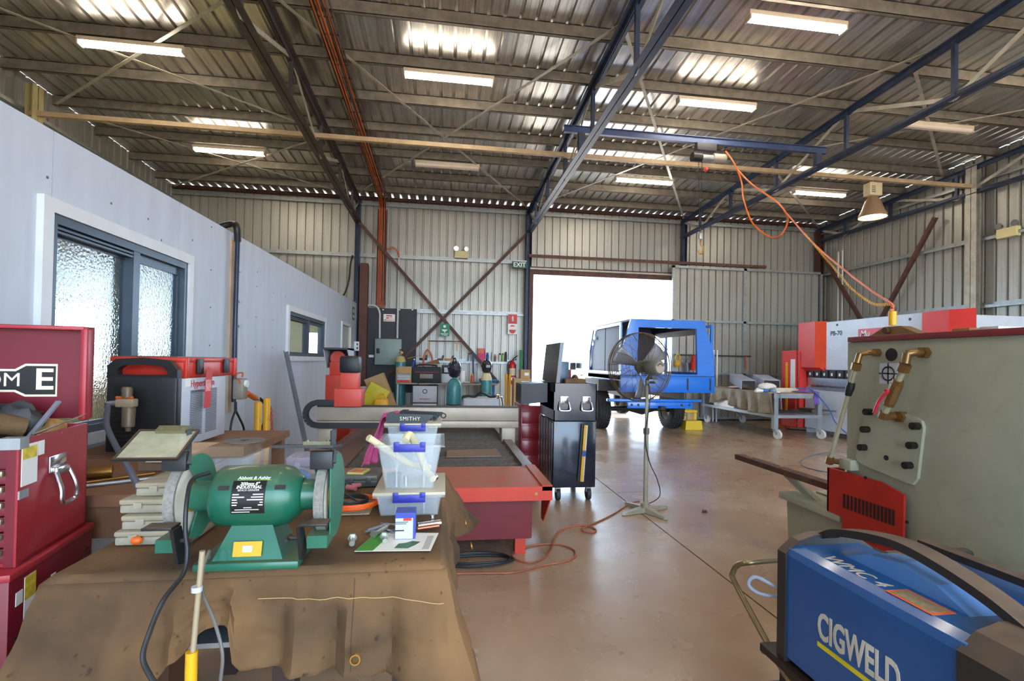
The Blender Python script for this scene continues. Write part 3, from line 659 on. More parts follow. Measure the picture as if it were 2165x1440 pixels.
# lid
lid = MB().box(-W_, .012, D_-.004, D_+.002, H_+.02, H_+.36).build('lid', m_chest_d, t)
MB().box(-.012, .012, D_-.05, D_, H_+.015, H_+.355, .008).build('lid_flange', m_chest, lid)
MB().box(-W_, .0, D_-.05, D_, H_+.345, H_+.36, .004).build('lid_flange', m_chest, lid)
m_lt = mat('decal_cream', (226, 214, 190), .5, 0, .04); m_lb = mat('decal_black', (22, 18, 20), .5, 0, .05)
zz = H_+.155; yf = D_-.0055
MB().prism([(-.60, zz+.045), (-.22, zz+.045), (-.19, zz+.065), (-.095, zz+.065), (-.095, zz-.055), (-.19, zz-.055), (-.22, zz-.038), (-.60, zz-.038)], 'y', yf, yf+.001).build('decal_outline', m_lt, lid)
MB().prism([(-.595, zz+.037), (-.217, zz+.037), (-.187, zz+.057), (-.1, zz+.057), (-.1, zz-.047), (-.187, zz-.047), (-.217, zz-.030), (-.595, zz-.030)], 'y', yf-.001, yf).build('decal_field', m_lb, lid)
text('KINCROM', .07, m_lt, lid, face((-.2, yf-.001, zz+.004), (1, 0, 0), (0, 0, 1)), .001, 'RIGHT', world=False, xs=1.0)
text('E', .108, m_lt, lid, face((-.104, yf-.001, zz+.005), (1, 0, 0), (0, 0, 1)), .001, 'RIGHT', world=False, bold=.002, xs=1.1)
MB().tube([(.01, D_-.03, H_+.04), (-.02, .1, H_+.0)], .003, 6).build('lid_stay', m_chrome, t)
# roller cabinet beneath
t = thing('roller_cabinet', 'dark red roller cabinet with side stickers under the open tool chest', 'tool cabinet', (-1.25, 1.66, 0), R(10), world=False)
MB().box(-W_-.01, .012, -.05, D_+.03, .12, .80, .006).build('cabinet_body', m_chest_d, t)
MB().box(-W_-.012, .016, -.055, D_+.034, .785, .808, .004).build('top_rim', m_chest, t)
for k in range(5):
    d = MB().box(-W_+.02, -.02, -.062, -.05, .15+k*.125, .265+k*.125, .003).build('drawer', m_chest, t); MB().box(-W_+.02, -.02, -.08, -.062, .24+k*.125, .26+k*.125, .003).build('drawer_pull', m_pull, d)
MB().box(.012, .0135, .02, .075, .50, .77).build('instruction_sticker', m_sw, t); MB().box(.0135, .014, .02, .075, .70, .77).build('sticker_band', m_yl, t); MB().box(.0135, .014, .02, .075, .545, .56).build('sticker_band', m_yl, t)
MB().box(.012, .0135, -.02, .012, .70, .74).build('sticker', m_sw, t); MB().box(.012, .0135, .16, .185, .66, .72).build('sticker', m_sw, t)
for y_, z_ in ((-.02, .6), (-.015, .56), (.38, .72), (.385, .70)): MB().box(.012, .0132, y_, y_+.025, z_, z_+.008).build('side_slot', m_blk, t)
for x_ in (-.08, -.64):
    for y_ in (.0, .36): MB().cyl((x_-.018, y_, .055), (x_+.018, y_, .055), .055).box(x_-.03, x_+.03, y_-.03, y_+.03, .1, .125).build('castor', m_blk, t)
# tools lying in the open chest top
CH_M = Matrix.Translation((-1.25, 1.66, .81)) @ Matrix.Rotation(R(10), 4, 'Z')
def chestp(x_, y_, z_): return CH_M @ Vector((x_, y_, z_))
m_glove = mat('brown_leather', (104, 78, 48), .8, 0, .25, 12, .2, 40); m_dk = mat('dark_grey_rubber', (52, 52, 56), .6, 0, .15); m_steel = mat('bright_steel', (176, 184, 196), .28, .8, .1)
def in_chest(mb, name, m, label, cat, grp=None): return one(mb, name, m, label, cat, grp)
in_chest(MB().tube(spline([chestp(-.42, .2, .33), chestp(-.30, .16, .40), chestp(-.2, .2, .41), chestp(-.12, .26, .385)], 6), [.03]*6+[.045]*6+[.035]*7, 10), 'leather_glove', m_glove, 'crumpled brown leather glove on top of the tools in the red chest', 'glove')
in_chest(MB().tube(spline([chestp(-.40, .1, .36), chestp(-.3, .1, .37), chestp(-.22, .13, .35), chestp(-.15, .16, .325)], 5), .012, 8), 'air_hose', m_dk, 'black hose end with brass fitting lying in the red chest', 'hose')
in_chest(MB().box(-.02, .02, -.09, .09, 0, .035, .008) if False else MB().prism([(p.x, p.y) for p in [chestp(-.30, .02, 0), chestp(-.18, .03, 0), chestp(-.17, .1, 0), chestp(-.29, .1, 0)]], 'z', 1.112, 1.165), 'metal_tin', mat('khaki_tin', (140, 132, 112), .4, .4, .12), 'low grey metal tin in the front of the open red chest', 'tin')
in_chest(MB().torus(chestp(-.30, .1, .40), .045, .007, (0, .3, 1)), 'tape_loop', m_yel, 'yellow strap loop among the tools in the red chest', 'strap')
in_chest(MB().bar(chestp(-.10, .18, .31), chestp(-.045, .3, .47), .018, .007), 'steel_rule', m_steel, 'shiny steel rule standing up out of the red chest', 'ruler')
in_chest(MB().bar(chestp(-.12, .10, .305), chestp(-.02, .24, .37), .05, .006), 'wood_strip', mat('slat', (170, 140, 108), .7), 'short timber slat poking out of the red chest', 'slat')
in_chest(MB().tube(spline([chestp(-.40, .24, .42), chestp(-.3, .24, .47), chestp(-.22, .27, .40)], 6), [.035]*13, 10), 'ribbed_hose', m_dk, 'grey ribbed hose at the back of the open red chest', 'hose')
in_chest(MB().tube([chestp(-.33, .25, .47), chestp(-.2, .2, .40)], .006, 6), 'orange_cable', m_or, 'orange cable crossing the ribbed hose in the red chest', 'cable')
in_chest(MB().tube(spline([chestp(-.25, .03, .335), chestp(-.19, .05, .35), chestp(-.12, .08, .33)], 5), .018, 8), 'hammer_handle', mat('tan_handle', (158, 120, 76), .6), 'short tan tool handle at the front of the red chest', 'tool')
one(MB().box(-1.28, -1.20, 1.9, 1.95, 0, .0) if False else MB().prism([(-1.02, 0), (-.98, 0), (-.98, .80), (-1.0, .815), (-1.02, .80)], 'y', 1.98, 2.2), 'upright_board', mat('brown_board', (86, 56, 36), .6, 0, .15), 'brown upright board standing between the red chest and the wall bench', 'board')

def wad(c, r, sq, seed):
    from mathutils import noise
    mb = MB().ball((0, 0, 0), 1, 22); mb.v = [Vector(c)+Vector((v.x*r*sq[0], v.y*r*sq[1], v.z*r*sq[2]))*(1+.35*noise.noise(v*2.2+Vector((seed, 0, 0)))) for v in mb.v]; return mb
in_chest(wad(chestp(-.17, .30, .40), .075, (1.2, .8, .9), 1), 'work_glove', m_dk, 'dark grey work glove heaped at the back right of the red chest', 'glove')
in_chest(wad(chestp(-.075, .31, .365), .045, (1.2, .9, .9), 5), 'tan_glove', mat('tan_leather', (158, 118, 66), .8, 0, .2, 12, .2, 40), 'small tan leather glove beside the steel rule in the red chest', 'glove')
in_chest(wad(chestp(-.30, .27, .44), .08, (1.3, .7, .9), 9), 'fabric_hat', mat('black_fabric', (34, 34, 40), .85, 0, .2), 'crumpled black fabric hat on the tools in the red chest', 'hat')

# ================================================================ bench under canvas tarpaulin
TZ, TX0, TX1, TY0, TY1 = .885, -1.0, .02, 1.40, 2.56
t = thing('welding_table', 'steel table under a brown canvas tarpaulin in the foreground', 'table', ((TX0+TX1)/2, 1.98, 0))
m_tst = mat('dark_table_steel', (50, 36, 32), .5, .2, .2)
MB().box(TX0+.012, TX1-.012, TY0+.012, TY1-.012, TZ-.03, TZ-.012).build('table_top', m_tst, t)
for x_ in (TX0+.06, -.43, TX1-.12):
    for y_ in (TY0+.1, TY1-.12): MB().box(x_-.03, x_+.03, y_-.03, y_+.03, 0, TZ-.03).build('leg', m_tst, t)
MB().box(TX0+.1, TX1-.1, 1.9, 1.95, TZ-.08, TZ-.03).build('cross_rail', m_tst, t)
m_tarp = bpy.data.materials.new('brown_canvas'); m_tarp.use_nodes = True
def canvas():
    nt = m_tarp.node_tree; N = nt.nodes; L = nt.links; b = N['Principled BSDF']; tc = N.new('ShaderNodeTexCoord')
    def nz(sc, d=6):
        n = N.new('ShaderNodeTexNoise'); n.inputs['Scale'].default_value = sc; n.inputs['Detail'].default_value = d; L.new(tc.outputs['Object'], n.inputs['Vector']); return n.outputs[0]
    r = N.new('ShaderNodeValToRGB'); L.new(nz(3.2), r.inputs[0]); r.color_ramp.elements[0].position = .3; r.color_ramp.elements[1].position = .7
    r.color_ramp.elements[0].color = (*lin((66, 48, 28)), 1); r.color_ramp.elements[1].color = (*lin((124, 90, 54)), 1)
    s = N.new('ShaderNodeValToRGB'); L.new(nz(38, 3), s.inputs[0]); s.color_ramp.elements[0].position = .66; s.color_ramp.elements[1].position = .74; s.color_ramp.elements[0].color = (1, 1, 1, 1); s.color_ramp.elements[1].color = (.25, .2, .17, 1)
    mx = N.new('ShaderNodeMixRGB'); mx.blend_type = 'MULTIPLY'; mx.inputs[0].default_value = .8; L.new(r.outputs[0], mx.inputs[1]); L.new(s.outputs[0], mx.inputs[2])
    L.new(mx.outputs[0], b.inputs['Base Color']); b.inputs['Roughness'].default_value = .85
    bu = N.new('ShaderNodeBump'); bu.inputs['Strength'].default_value = .35; bu.inputs['Distance'].default_value = .012; L.new(nz(10, 5), bu.inputs['Height']); L.new(bu.outputs[0], b.inputs['Normal'])
canvas()
def smooth01(a, b, x): 
    t_ = max(0, min(1, (x-a)/(b-a))); return t_*t_*(3-2*t_)
def interp(tab, x):
    if x <= tab[0][0]: return tab[0][1]
    for (a, va), (b, vb) in zip(tab, tab[1:]):
        if x <= b: return va+(vb-va)*smooth01(a, b, x)
    return tab[-1][1]
PER = []; SK = []
def tarp():
    from mathutils import noise
    mb = MB(); nx, ny = 60, 56
    def top(u, v):
        x_ = TX0+(TX1-TX0)*u; y_ = TY0+(TY1-TY0)*v
        n_ = noise.noise(Vector((x_*5, y_*5, 0)))*.0035+noise.noise(Vector((x_*14, y_*9, 3)))*.0016
        e = min(u*(TX1-TX0), v*(TY1-TY0), (1-u)*(TX1-TX0), (1-v)*(TY1-TY0)); r_ = .025
        dz = 0 if e > r_ else -(r_-math.sqrt(max(0, r_*r_-(r_-e)**2)))*.64
        return (x_, y_, TZ-.006+n_*min(1, e/.05)+dz)
    mb.grid(top, nx, ny)
    # perimeter: left side (back to front), front (left to right), right side (front to back)
    per = []
    for i in range(40): per.append((Vector((TX0, TY1-(TY1-TY0)*i/40)), Vector((-1, 0)), ('L', i/40)))
    for i in range(70): per.append((Vector((TX0+(TX1-TX0)*i/70, TY0)), Vector((0, -1)), ('F', i/70)))
    for i in range(41): per.append((Vector((TX1, TY0+(TY1-TY0)*i/40)), Vector((1, 0)), ('R', i/40)))
    Lf = [(0, .62), (.14, .52), (.2, .36), (.27, .25), (.34, .18), (.40, .115), (.462, .11), (.475, .215), (.5, .23), (.7, .245), (.86, .27), (1, .35)]
    Ll = [(0, .3), (.5, .45), (1, .62)]; Lr = [(0, .36), (.3, .30), (.7, .24), (1, .26)]
    def skirt(k, v):
        p, n_, (sd, s) = per[k]; L_ = interp({'F': Lf, 'L': Ll, 'R': Lr}[sd], s)
        n2 = Vector(n_)
        # corners flare outwards
        cf = 0
        if sd == 'L': w_ = smooth01(.6, 1, s); n2 = Vector((-1, -.9*w_)); cf = .02+.24*w_
        if sd == 'F':
            wl_ = 1-smooth01(0, .28, s); wr_ = smooth01(.82, 1, s); n2 = Vector((-1.0*wl_+1.0*wr_, -1)); cf = .03+.20*wl_+.10*wr_
        if sd == 'R':
            w0 = 1-smooth01(0, .25, s); w1 = smooth01(.72, 1, s); n2 = Vector((1, -.9*w0+.25*w1)); cf = .03+.11*w0+.16*w1
        n2.normalize()
        fold = .016*math.sin(k*.62)+.010*math.sin(k*.29+1.3)+.008*math.sin(k*1.31+.4)
        if sd == 'F' and .45 < s < .75: fold *= 1.25
        out = cf*v**1.2+fold*min(1, v*2.5)*(.5+.5*v)
        out = max(out, .0) if v > 0 else 0
        wr = noise.noise(Vector((p.x*9+p.y*4, p.y*9, v*3.5)))*.018*min(1, v*4)+noise.noise(Vector((p.x*22, p.y*22, v*9)))*.006*min(1, v*4)
        out = max(0, out+wr)+(.004 if v > .05 else 0)
        z = TZ-.022-L_*v
        return (p.x+n2.x*out, p.y+n2.y*out, z)
    SK.append(skirt)
    K = len(per)-1; NV = 22
    mb.grid(lambda a, b: skirt(int(round(a*K)), b), K, NV)
    return mb
tp = tarp().build('canvas_tarpaulin', m_tarp, None, .003); tag(tp, 'brown stained canvas tarpaulin draped over the foreground table', 'tarpaulin')
def front_y(x_): return TY0
# eyelets
for (x_, y_, pl) in ((751, 1395, dict(Y=TY0-.085)), (985, 1106, dict(X=.115)), (997, 1154, dict(X=.13))):
    c = at(x_, y_, **pl); ax = (0, -1, .1) if 'Y' in pl else (1, 0, .2)
    MB().torus(c, .012, .004, ax, 16, 6).build('eyelet', m_brass, tp)
m_thr = mat('pale_thread', (190, 152, 98), .8)
MB().tube([Vector(SK[0](k, .24))+Vector((0, -.003, 0)) for k in range(76, 109)], .0011, 5).build('hem_stitch', m_thr, tp)
MB().tube([Vector(SK[0](93, v/20))+Vector((0, -.003, 0)) for v in range(1, 20)], .0009, 5).build('panel_seam', mat('seam_brown', (70, 52, 34), .8), tp)

# ---------------------------------------------------------------- bench grinder
m_gg = mat('grinder_green', (22, 96, 72), .38, .05, .12, 5, .02, 200, coat=.3, dust=.25); m_gg2 = mat('guard_green', (44, 122, 96), .35, .1, .1, wear=.1)
t = thing('bench_grinder', 'green two wheel bench grinder with black rating plate on canvas covered table', 'bench grinder', (-.505, 1.475, TZ-.002), R(0), world=False)
GX = t
HZ = .178
MB().lathe([(0, -.115), (.055, -.115), (.072, -.108), (.082, -.095), (.084, -.05), (.084, .06), (.078, .085), (.052, .115), (.044, .12), (0, .12)], (0, 0, HZ), (1, 0, 0), 40).build('motor_body', m_gg, t)
MB().lathe([(.040, -.17), (.042, -.112), (.05, -.1)], (0, 0, HZ), (1, 0, 0), 24).build('shaft_housing', m_gg, t); MB().lathe([(.05, .1), (.042, .118), (.042, .165)], (0, 0, HZ), (1, 0, 0), 24).build('shaft_housing', m_gg, t)
# foot: tapered casting, wide base
bz = [(-.13, -.075), (.125, -.075), (.125, .085), (-.13, .085)]; tz_ = [(-.06, -.05), (.055, -.05), (.055, .05), (-.06, .05)]
mb = MB(); mb.box(-.135, .13, -.085, .09, 0, .022, .006)
mb.hexa([(-.095, -.068, .02), (.085, -.068, .02), (.085, .07, .02), (-.095, .07, .02), (-.055, -.045, HZ-.07), (.05, -.045, HZ-.07), (.05, .045, HZ-.07), (-.055, .045, HZ-.07)])
mb.build('pedestal', m_gg, t)
M_ = face((-.005, -.0665, .052), (1, 0, 0), (0, .22, 1))
pl = MB(); pl.M = M_; pl.box(-.036, .036, -.019, .019, 0, .003); pl = pl.build('yellow_plate', mat('plate_yellow', (206, 158, 24), .5, 0, .1), t)
q_ = MB(); q_.M = M_; q_.box(-.012, .012, -.008, .008, .003, .0036); q_.build('plate_print', m_pg, pl)
def wheel_head(sx, cx):
    """sx -1 left, +1 right"""
    o = (cx, 0, HZ); wd = .0125
    wh = MB().lathe([(.03, -wd), (.1, -wd), (.1, wd), (.03, wd)], o, (1, 0, 0), 36).build('grinding_wheel', mat('wheel_grey', (136, 132, 124), .9, 0, .2, 120, .3, 300), t)
    MB().lathe([(.0, -wd-.002), (.094, -wd-.0012)], o, (1, 0, 0), 32).lathe([(.094, wd+.0012), (.0, wd+.002)], o, (1, 0, 0), 32).build('wheel_face', mat('wheel_face_white', (206, 200, 184), .85, 0, .1, 30), wh)
    MB().lathe([(0, wd+.003), (.042, wd+.003), (.042, wd+.001)], o, (1, 0, 0), 24).lathe([(0, wd+.006), (.024, wd+.006), (.024, wd+.002)], o, (1, 0, 0), 24).build('wheel_label', m_yel, wh)
    # guard: band round the back, open to the front.  basis of lathe about +x: s = d x up = (0,-1,0)->-y ; u = z
    a0, a1 = R(62), R(292); Rr = .113; gw = .026
    gd = MB().lathe([(Rr, -gw), (Rr, gw), (Rr-.003, gw), (Rr-.003, -gw), (Rr, -gw)], o, (1, 0, 0), 36, a0, a1).build('guard_band', m_gg2, t)
    def plate(xp, full):
        b0, b1 = (R(62), R(292)) if not full else (R(48), R(306))
        pts = [(-math.cos(b0+(b1-b0)*i/36)*(Rr+.004), HZ+math.sin(b0+(b1-b0)*i/36)*(Rr+.004)) for i in range(37)]
        if not full: pts += [(-.006, HZ-.05), (.018, HZ), (-.01, HZ+.05)]
        return MB().prism(pts, 'x', cx+xp-.0015, cx+xp+.0015)
    plate(-sx*gw, False).build('guard_inner_plate', m_gg2, t)
    if sx > 0: plate(gw, True).build('guard_outer_plate', m_gg2, t)
    else: plate(-gw, False).build('guard_outer_plate', m_gg2, t)
    # pocket at the bottom front of the guard
    MB().box(cx-gw, cx+gw, -.1, -.03, HZ-.118, HZ-.085).build('guard_chute', m_gg, t)
    # tool rest and bracket
    tr = MB().box(cx-.034, cx+.036, -.15, -.103, HZ-.045, HZ-.038, .002).build('tool_rest', m_blk, t)
    MB().prism([(-.15, HZ-.045), (-.11, HZ-.045), (-.07, HZ-.13), (-.09, HZ-.15), (-.12, HZ-.14)], 'x', cx-.036*sx-.004, cx-.036*sx+.004).build('rest_bracket', m_blk, tr)
    MB().cyl((cx-.04*sx, -.11, HZ-.085), (cx-.07*sx, -.11, HZ-.085), .006).cyl((cx-.07*sx, -.13, HZ-.085), (cx-.07*sx, -.09, HZ-.085), .005).build('wing_bolt', m_blk, tr)
    # spark arrester / shield bracket
    MB().box(cx-.03, cx+.03, -.075, -.055, HZ+.085, HZ+.135, .003).build('spark_arrestor', mat('dull_black_steel', (48, 50, 52), .4, .4, .15), t)
wheel_head(-1, -.19); wheel_head(1, .18)
# eye shields
m_clear = mat('scratched_acrylic', (196, 190, 160), .25, 0, .15, 30, alpha=.55)
for cx, tilt, xo in ((-.19, R(28), -.035), (.18, R(-8), -.03)):
    M_ = face((cx+xo, -.085, HZ+.150), (1, 0, 0), (0, math.cos(tilt), math.sin(tilt)))
    s_ = MB(); s_.M = M_; s_.box(-.075, .07, -.05, .07, 0, .003); sh = s_.build('eye_shield', m_clear, t)
    f_ = MB(); f_.M = M_; f_.ring([(-.078, -.053), (.073, -.053), (.073, .073), (-.078, .073)], [(-.072, -.047), (.067, -.047), (.067, .067), (-.072, .067)], 'z', -.002, .005); f_.build('shield_frame', m_blk, sh)
    c_ = MB(); c_.M = M_; c_.box(-.03, .045, .055, .08, .003, .012); c_.cyl((-.02, .068, .012), (-.02, .068, .016), .006); c_.cyl((.035, .068, .012), (.035, .068, .016), .006); c_.build('shield_clamp', mat('khaki_steel', (128, 122, 92), .4, .4), sh)
    MB().bar((cx+xo+.05, -.03, HZ+.185), (cx+.03, -.06, HZ+.10), .012, .02).build('shield_arm', m_blk, t)
# curved rating plate with print
def on_body(x_, s_, r_): a = s_/.084; return (x_, -math.cos(a)*r_, HZ+math.sin(a)*r_)
rp = MB().grid(lambda u, v: on_body(-.045+.085*u, -.028+.088*v, .0848), 8, 14).build('rating_plate', mat('plate_black', (26, 22, 22), .35, 0, .05), t)
def ctext(s_, size, m, x_, s0, par, al='LEFT', bold=0, name='lettering', shear=0.):
    o = text(s_, size, m, par, Matrix.Identity(4), .0002, al, name, world=False, bold=bold, shear=shear)
    for v in o.data.vertices:
        v.co = Vector(on_body(x_+v.co.x, s0+v.co.y, .0853+v.co.z))
    return o
m_pw = mat('print_white', (226, 224, 214), .5, 0, .03)
ctext('Abbott & Ashby', .0125, m_pw, -.036, .068, t, bold=.0003, shear=.1)
ctext('200mm 8"', .0115, m_pw, -.0025, .051, rp, 'CENTER', .0003, shear=.2); ctext('INDUSTRIAL', .0115, m_pw, -.0025, .042, rp, 'CENTER', .0003, shear=.2); ctext('BENCH GRINDER', .007, m_pw, -.0025, .034, rp, 'CENTER')
for k in range(5):
    for (xa_, w_) in ((-.041, (.016, .03, .012, .014, .012)[k]), (.036-(.026, .03, .04, .008, .012)[k], (.026, .03, .04, .008, .012)[k])):
        MB().grid(lambda u, v: on_body(xa_+w_*u, .022-k*.0068+.0028*v, .0852), 3, 1).build('print_line', m_pw, rp)
for xa_, w_, s0_ in ((-.012, .02, -.012), (-.034, .06, -.0175), (-.042, .045, -.024)): MB().grid(lambda u, v: on_body(xa_+w_*u, s0_+.0022*v, .0852), 3, 1).build('print_line', m_pw, rp)
MB().grid(lambda u, v: on_body(-.036+.085*u, .0615+.0016*v, .0846), 8, 2).build('green_stripe', mat('lime_print', (150, 200, 60), .5), t)
for x_ in (-.08, .062): MB().grid(lambda u, v: on_body(x_+.028*u, .035+.012*v, .0846), 4, 3).build('vent_slot', m_blk, t)
# cords of the grinder
GM = Matrix.Translation((-.505, 1.475, TZ)) @ Matrix.Rotation(R(0), 4, 'Z')
GMi = (Matrix.Translation((-.505, 1.475, TZ-.002)) @ Matrix.Rotation(R(0), 4, 'Z')).inverted()
mb = (MB().tube(spline([GM @ Vector((-.125, -.02, .245)), GM @ Vector((-.15, -.06, .235)), at(395, 1060, Y=1.36), at(392, 1120, Y=1.34), at(396, 1165, Y=1.335), at(388, 1212, Y=1.31), at(345, 1270, Y=1.24), at(315, 1340, Y=1.22), at(302, 1390, Y=1.2), at(318, 1430, Y=1.2), at(350, 1475, Y=1.2)], 8), .0055, 8))
mb.v = [GMi @ v for v in mb.v]; mb.build('power_cord', m_hose, GX)
one(MB().tube(spline([GM @ Vector((-.10, -.07, .03)), at(442, 1165, Y=1.37), at(430, 1200, Y=1.335), at(428, 1250, Y=1.30), at(452, 1310, Y=1.26), at(470, 1380, Y=1.24), at(466, 1440, Y=1.24), at(458, 1500, Y=1.24)], 8), .004, 8), 'grey_cable', mat('grey_cable', (96, 92, 88), .45), 'thin grey cable falling from beside the grinder foot', 'cable')
# pipe stand in front of the cloth
c = at(420, 1250, Y=1.27); t = thing('pipe_stand', 'pale pipe in a yellow sleeve standing before the tarpaulin', 'stand', (c.x, 1.27, 0))
zj = at(413, 1350, Y=1.27).z
MB().tube([(c.x-.012, 1.27, zj-.08), (c.x+.006, 1.27, at(428, 1165, Y=1.27).z)], .0065, 10).build('upper_pipe', mat('pale_pipe', (168, 150, 122), .5, .2, .15), t)
MB().cyl((c.x-.012, 1.27, 0), (c.x-.012, 1.27, zj-.03), .013).build('yellow_sleeve', m_yel, t)
MB().cyl((c.x-.012, 1.27, 0), (c.x-.012, 1.27, .02), .12).build('stand_base', m_yel, t)
MB().cyl((c.x-.004, 1.27, at(416, 1245, Y=1.27).z-.006), (c.x-.004, 1.27, at(416, 1245, Y=1.27).z+.006), .012).build('collar', m_pg, t)

# ---------------------------------------------------------------- things on the tarpaulin
m_bin = mat('clear_plastic', (220, 228, 232), .1, 0, .03, 4, alpha=.2); m_bclip = mat('blue_clip', (44, 50, 150), .4, 0, .06); m_lidp = mat('cream_lid', (206, 194, 168), .35, 0, .06, alpha=.75)
def bin_(x0, x1, y0, y1, z0, z1, label, lid=False, clip=True, grp='clear plastic storage tubs on the foreground table'):
    t = thing('storage_tub', label, 'storage tub', ((x0+x1)/2, (y0+y1)/2, z0), group=grp)
    i = .02*(z1-z0)/.12; th = .003
    def shell(e): return [(x0+i+e, y0+i+e), (x1-i-e, y0+i+e), (x1-i-e, y1-i-e), (x0+i+e, y1-i-e)], [(x0+e, y0+e), (x1-e, y0+e), (x1-e, y1-e), (x0+e, y1-e)]
    b, u = shell(0); b2, u2 = shell(th); mb = MB()
    vs_ = [(*p, z0) for p in b]+[(*p, z1) for p in u]+[(*p, z0+th) for p in b2]+[(*p, z1) for p in u2]
    fs = [(0, 3, 2, 1), (8, 9, 10, 11)]
    for k in range(4):
        j = (k+1) % 4; fs += [(k, j, 4+j, 4+k), (8+k, 12+k, 12+j, 8+j), (4+k, 4+j, 12+j, 12+k)]
    mb.add(vs_, fs); mb.build('tub_wall', m_bin, t)
    r = .012
    MB().ring([(x0-r, y0-r), (x1+r, y0-r), (x1+r, y1+r), (x0-r, y1+r)], [(x0+.002, y0+.002), (x1-.002, y0+.002), (x1-.002, y1-.002), (x0+.002, y1-.002)], 'z', z1-.006, z1).build('tub_rim', m_bin, t)
    for xx in (x0+(x1-x0)*.3, x0+(x1-x0)*.73): MB().box(xx-.003, xx+.003, y0+i*.4-.004, y0+i*.4+.001, z0+.01, z1-.006).build('moulded_rib', m_bin, t)
    if lid: MB().box(x0-.014, x1+.014, y0-.014, y1+.014, z1, z1+.014, .004).build('tub_lid', m_lidp, t)
    if clip:
        cx = x0+(x1-x0)*.5; w_ = (x1-x0)*.25
        MB().box(cx-w_, cx+w_, y0-r-.006, y0-r, z1-.022, z1+.006, .002).box(cx-w_, cx-w_+.02, y0-r-.007, y0-r, z1-.006, z1+.014, .002).box(cx+w_-.02, cx+w_, y0-r-.007, y0-r, z1-.006, z1+.014, .002).build('tub_clip', m_bclip, t)
    return t
BX0, BX1 = -.232, .0
bin_(-.228, .002, 1.815, 2.10, TZ, TZ+.075, 'shallow clear tub with cream lid at the bottom of the nearest tub stack', True)
bin_(-.228, -.002, 1.82, 2.10, TZ+.09, TZ+.255, 'open clear tub holding pale plastic pipes, on top of the shallow tub', False)
bin_(-.245, -.018, 2.27, 2.54, TZ, TZ+.265, 'clear lidded tub under the black name marked blade sheath', True)
# contents of the open tub
m_ivory = mat('ivory_plastic', (216, 204, 164), .4, 0, .06)
zb = TZ+.095
one(MB().tube(spline([(-.265, 1.84, zb+.185), (-.19, 1.9, zb+.12), (-.12, 1.97, zb+.06), (-.05, 2.05, zb+.03)], 6), .013, 10), 'plastic_pipe', m_ivory, 'ivory plastic pipe leaning out over the left rim of the open tub', 'pipe', 'ivory pipes in the open tub')
one(MB().tube(spline([(-.135, 1.86, zb+.17), (-.12, 1.9, zb+.185), (-.09, 1.96, zb+.11), (-.06, 1.92, zb+.05), (-.03, 1.87, zb+.025)], 6), .014, 10), 'plastic_pipe', m_ivory, 'bent ivory plastic pipe curling inside the open tub', 'pipe', 'ivory pipes in the open tub')
one(MB().box(-.20, -.15, 1.85, 1.9, zb, zb+.05, .004), 'small_black_box', mat('black_card', (34, 34, 40), .5, 0, .1), 'small black box in the left corner of the open tub', 'box')
one(MB().cyl((-.13, 1.86, zb), (-.13, 1.86, zb+.04), .007), 'silver_bolt', m_chrome, 'upright silver bolt beside the black box in the open tub', 'bolt')
one(MB().ball((-.03, 1.9, zb+.022), .02, 10, (1, 1, .7)), 'foil_ball', m_chrome, 'crumpled silver foil in the right corner of the open tub', 'foil')
# rear tub contents
one(MB().tube(spline([(-.2, 2.33, TZ+.03), (-.12, 2.38, TZ+.14), (-.05, 2.33, TZ+.04)], 6), .02, 10), 'grey_fitting', m_dk, 'dark curved fitting inside the lidded tub', 'fitting')
# blade sheaths and pink rag on the rear tub
m_sheath = mat('sheath_black', (34, 44, 48), .4, 0, .1, dust=.2)
zl = TZ+.265+.014+.001
def sheath(p, ang, L_, label, txt=None):
    t = thing('blade_sheath', label, 'sheath', p, ang, world=False, group='black blade sheaths on the lidded tub')
    prof = [(-L_/2, .0), (L_/2-.03, .0), (L_/2, .03), (L_/2, .036), (-L_/2, .040), (-L_/2-.004, .02)]
    MB().prism(prof, 'y', -.014, .014).build('sheath_body', m_sheath, t)
    MB().box(-L_/2+.01, -L_/2+.035, -.015, .015, .036, .045).build('sheath_clip', m_sheath, t)
    MB().torus((L_/2+.006, 0, .02), .011, .003, (0, 1, 0), 14, 6).build('lanyard_loop', m_sheath, t)
    if txt: text(txt, .024, mat('paint_pen', (214, 206, 176), .5, 0, .03), t, face((0, -.0145, .018), (1, 0, 0), (0, 0, 1)), .0006, world=False, sp=1.15)
    return t
sheath((-.145, 2.278, zl), R(-1), .205, 'black blade sheath marked SMITHY in pale pen on the lidded tub', 'SMITHY')
sheath((-.10, 2.40, zl), R(-10), .20, 'unmarked black blade sheath lying behind the marked sheath')
def rag(pts_top, label):
    from mathutils import noise
    mb = MB()
    def fn(u, v):
        # runs over the lid then hangs down over the left front corner of the tub
        n_ = noise.noise(Vector((u*6, v*5, 1)))
        if u < .4:
            q = u/.4; return (-.12-.155*q+n_*.006, 2.33+.13*v+n_*.01, zl+.008+.025*abs(math.sin(u*14+v*4))*(.5+.5*v))
        q = (u-.4)/.6; x_ = -.275-.05*math.sin(q*1.2)+(.07*q)*(v-.5)+.006*math.sin(v*14+q*3)
        return (x_+n_*.008, 2.33+.13*v*(1-.5*q)-.055*q*(1-v), zl+.012-.215*q+.012*abs(math.sin(v*9)))
    return mb.grid(fn, 30, 14)
one(rag(None, ''), 'pink_rag', mat('pink_cloth', (206, 84, 136), .9, 0, .15, 8, .3, 60), 'bright pink rag hanging over the lidded tub beside the sheaths', 'rag', solid=.002)
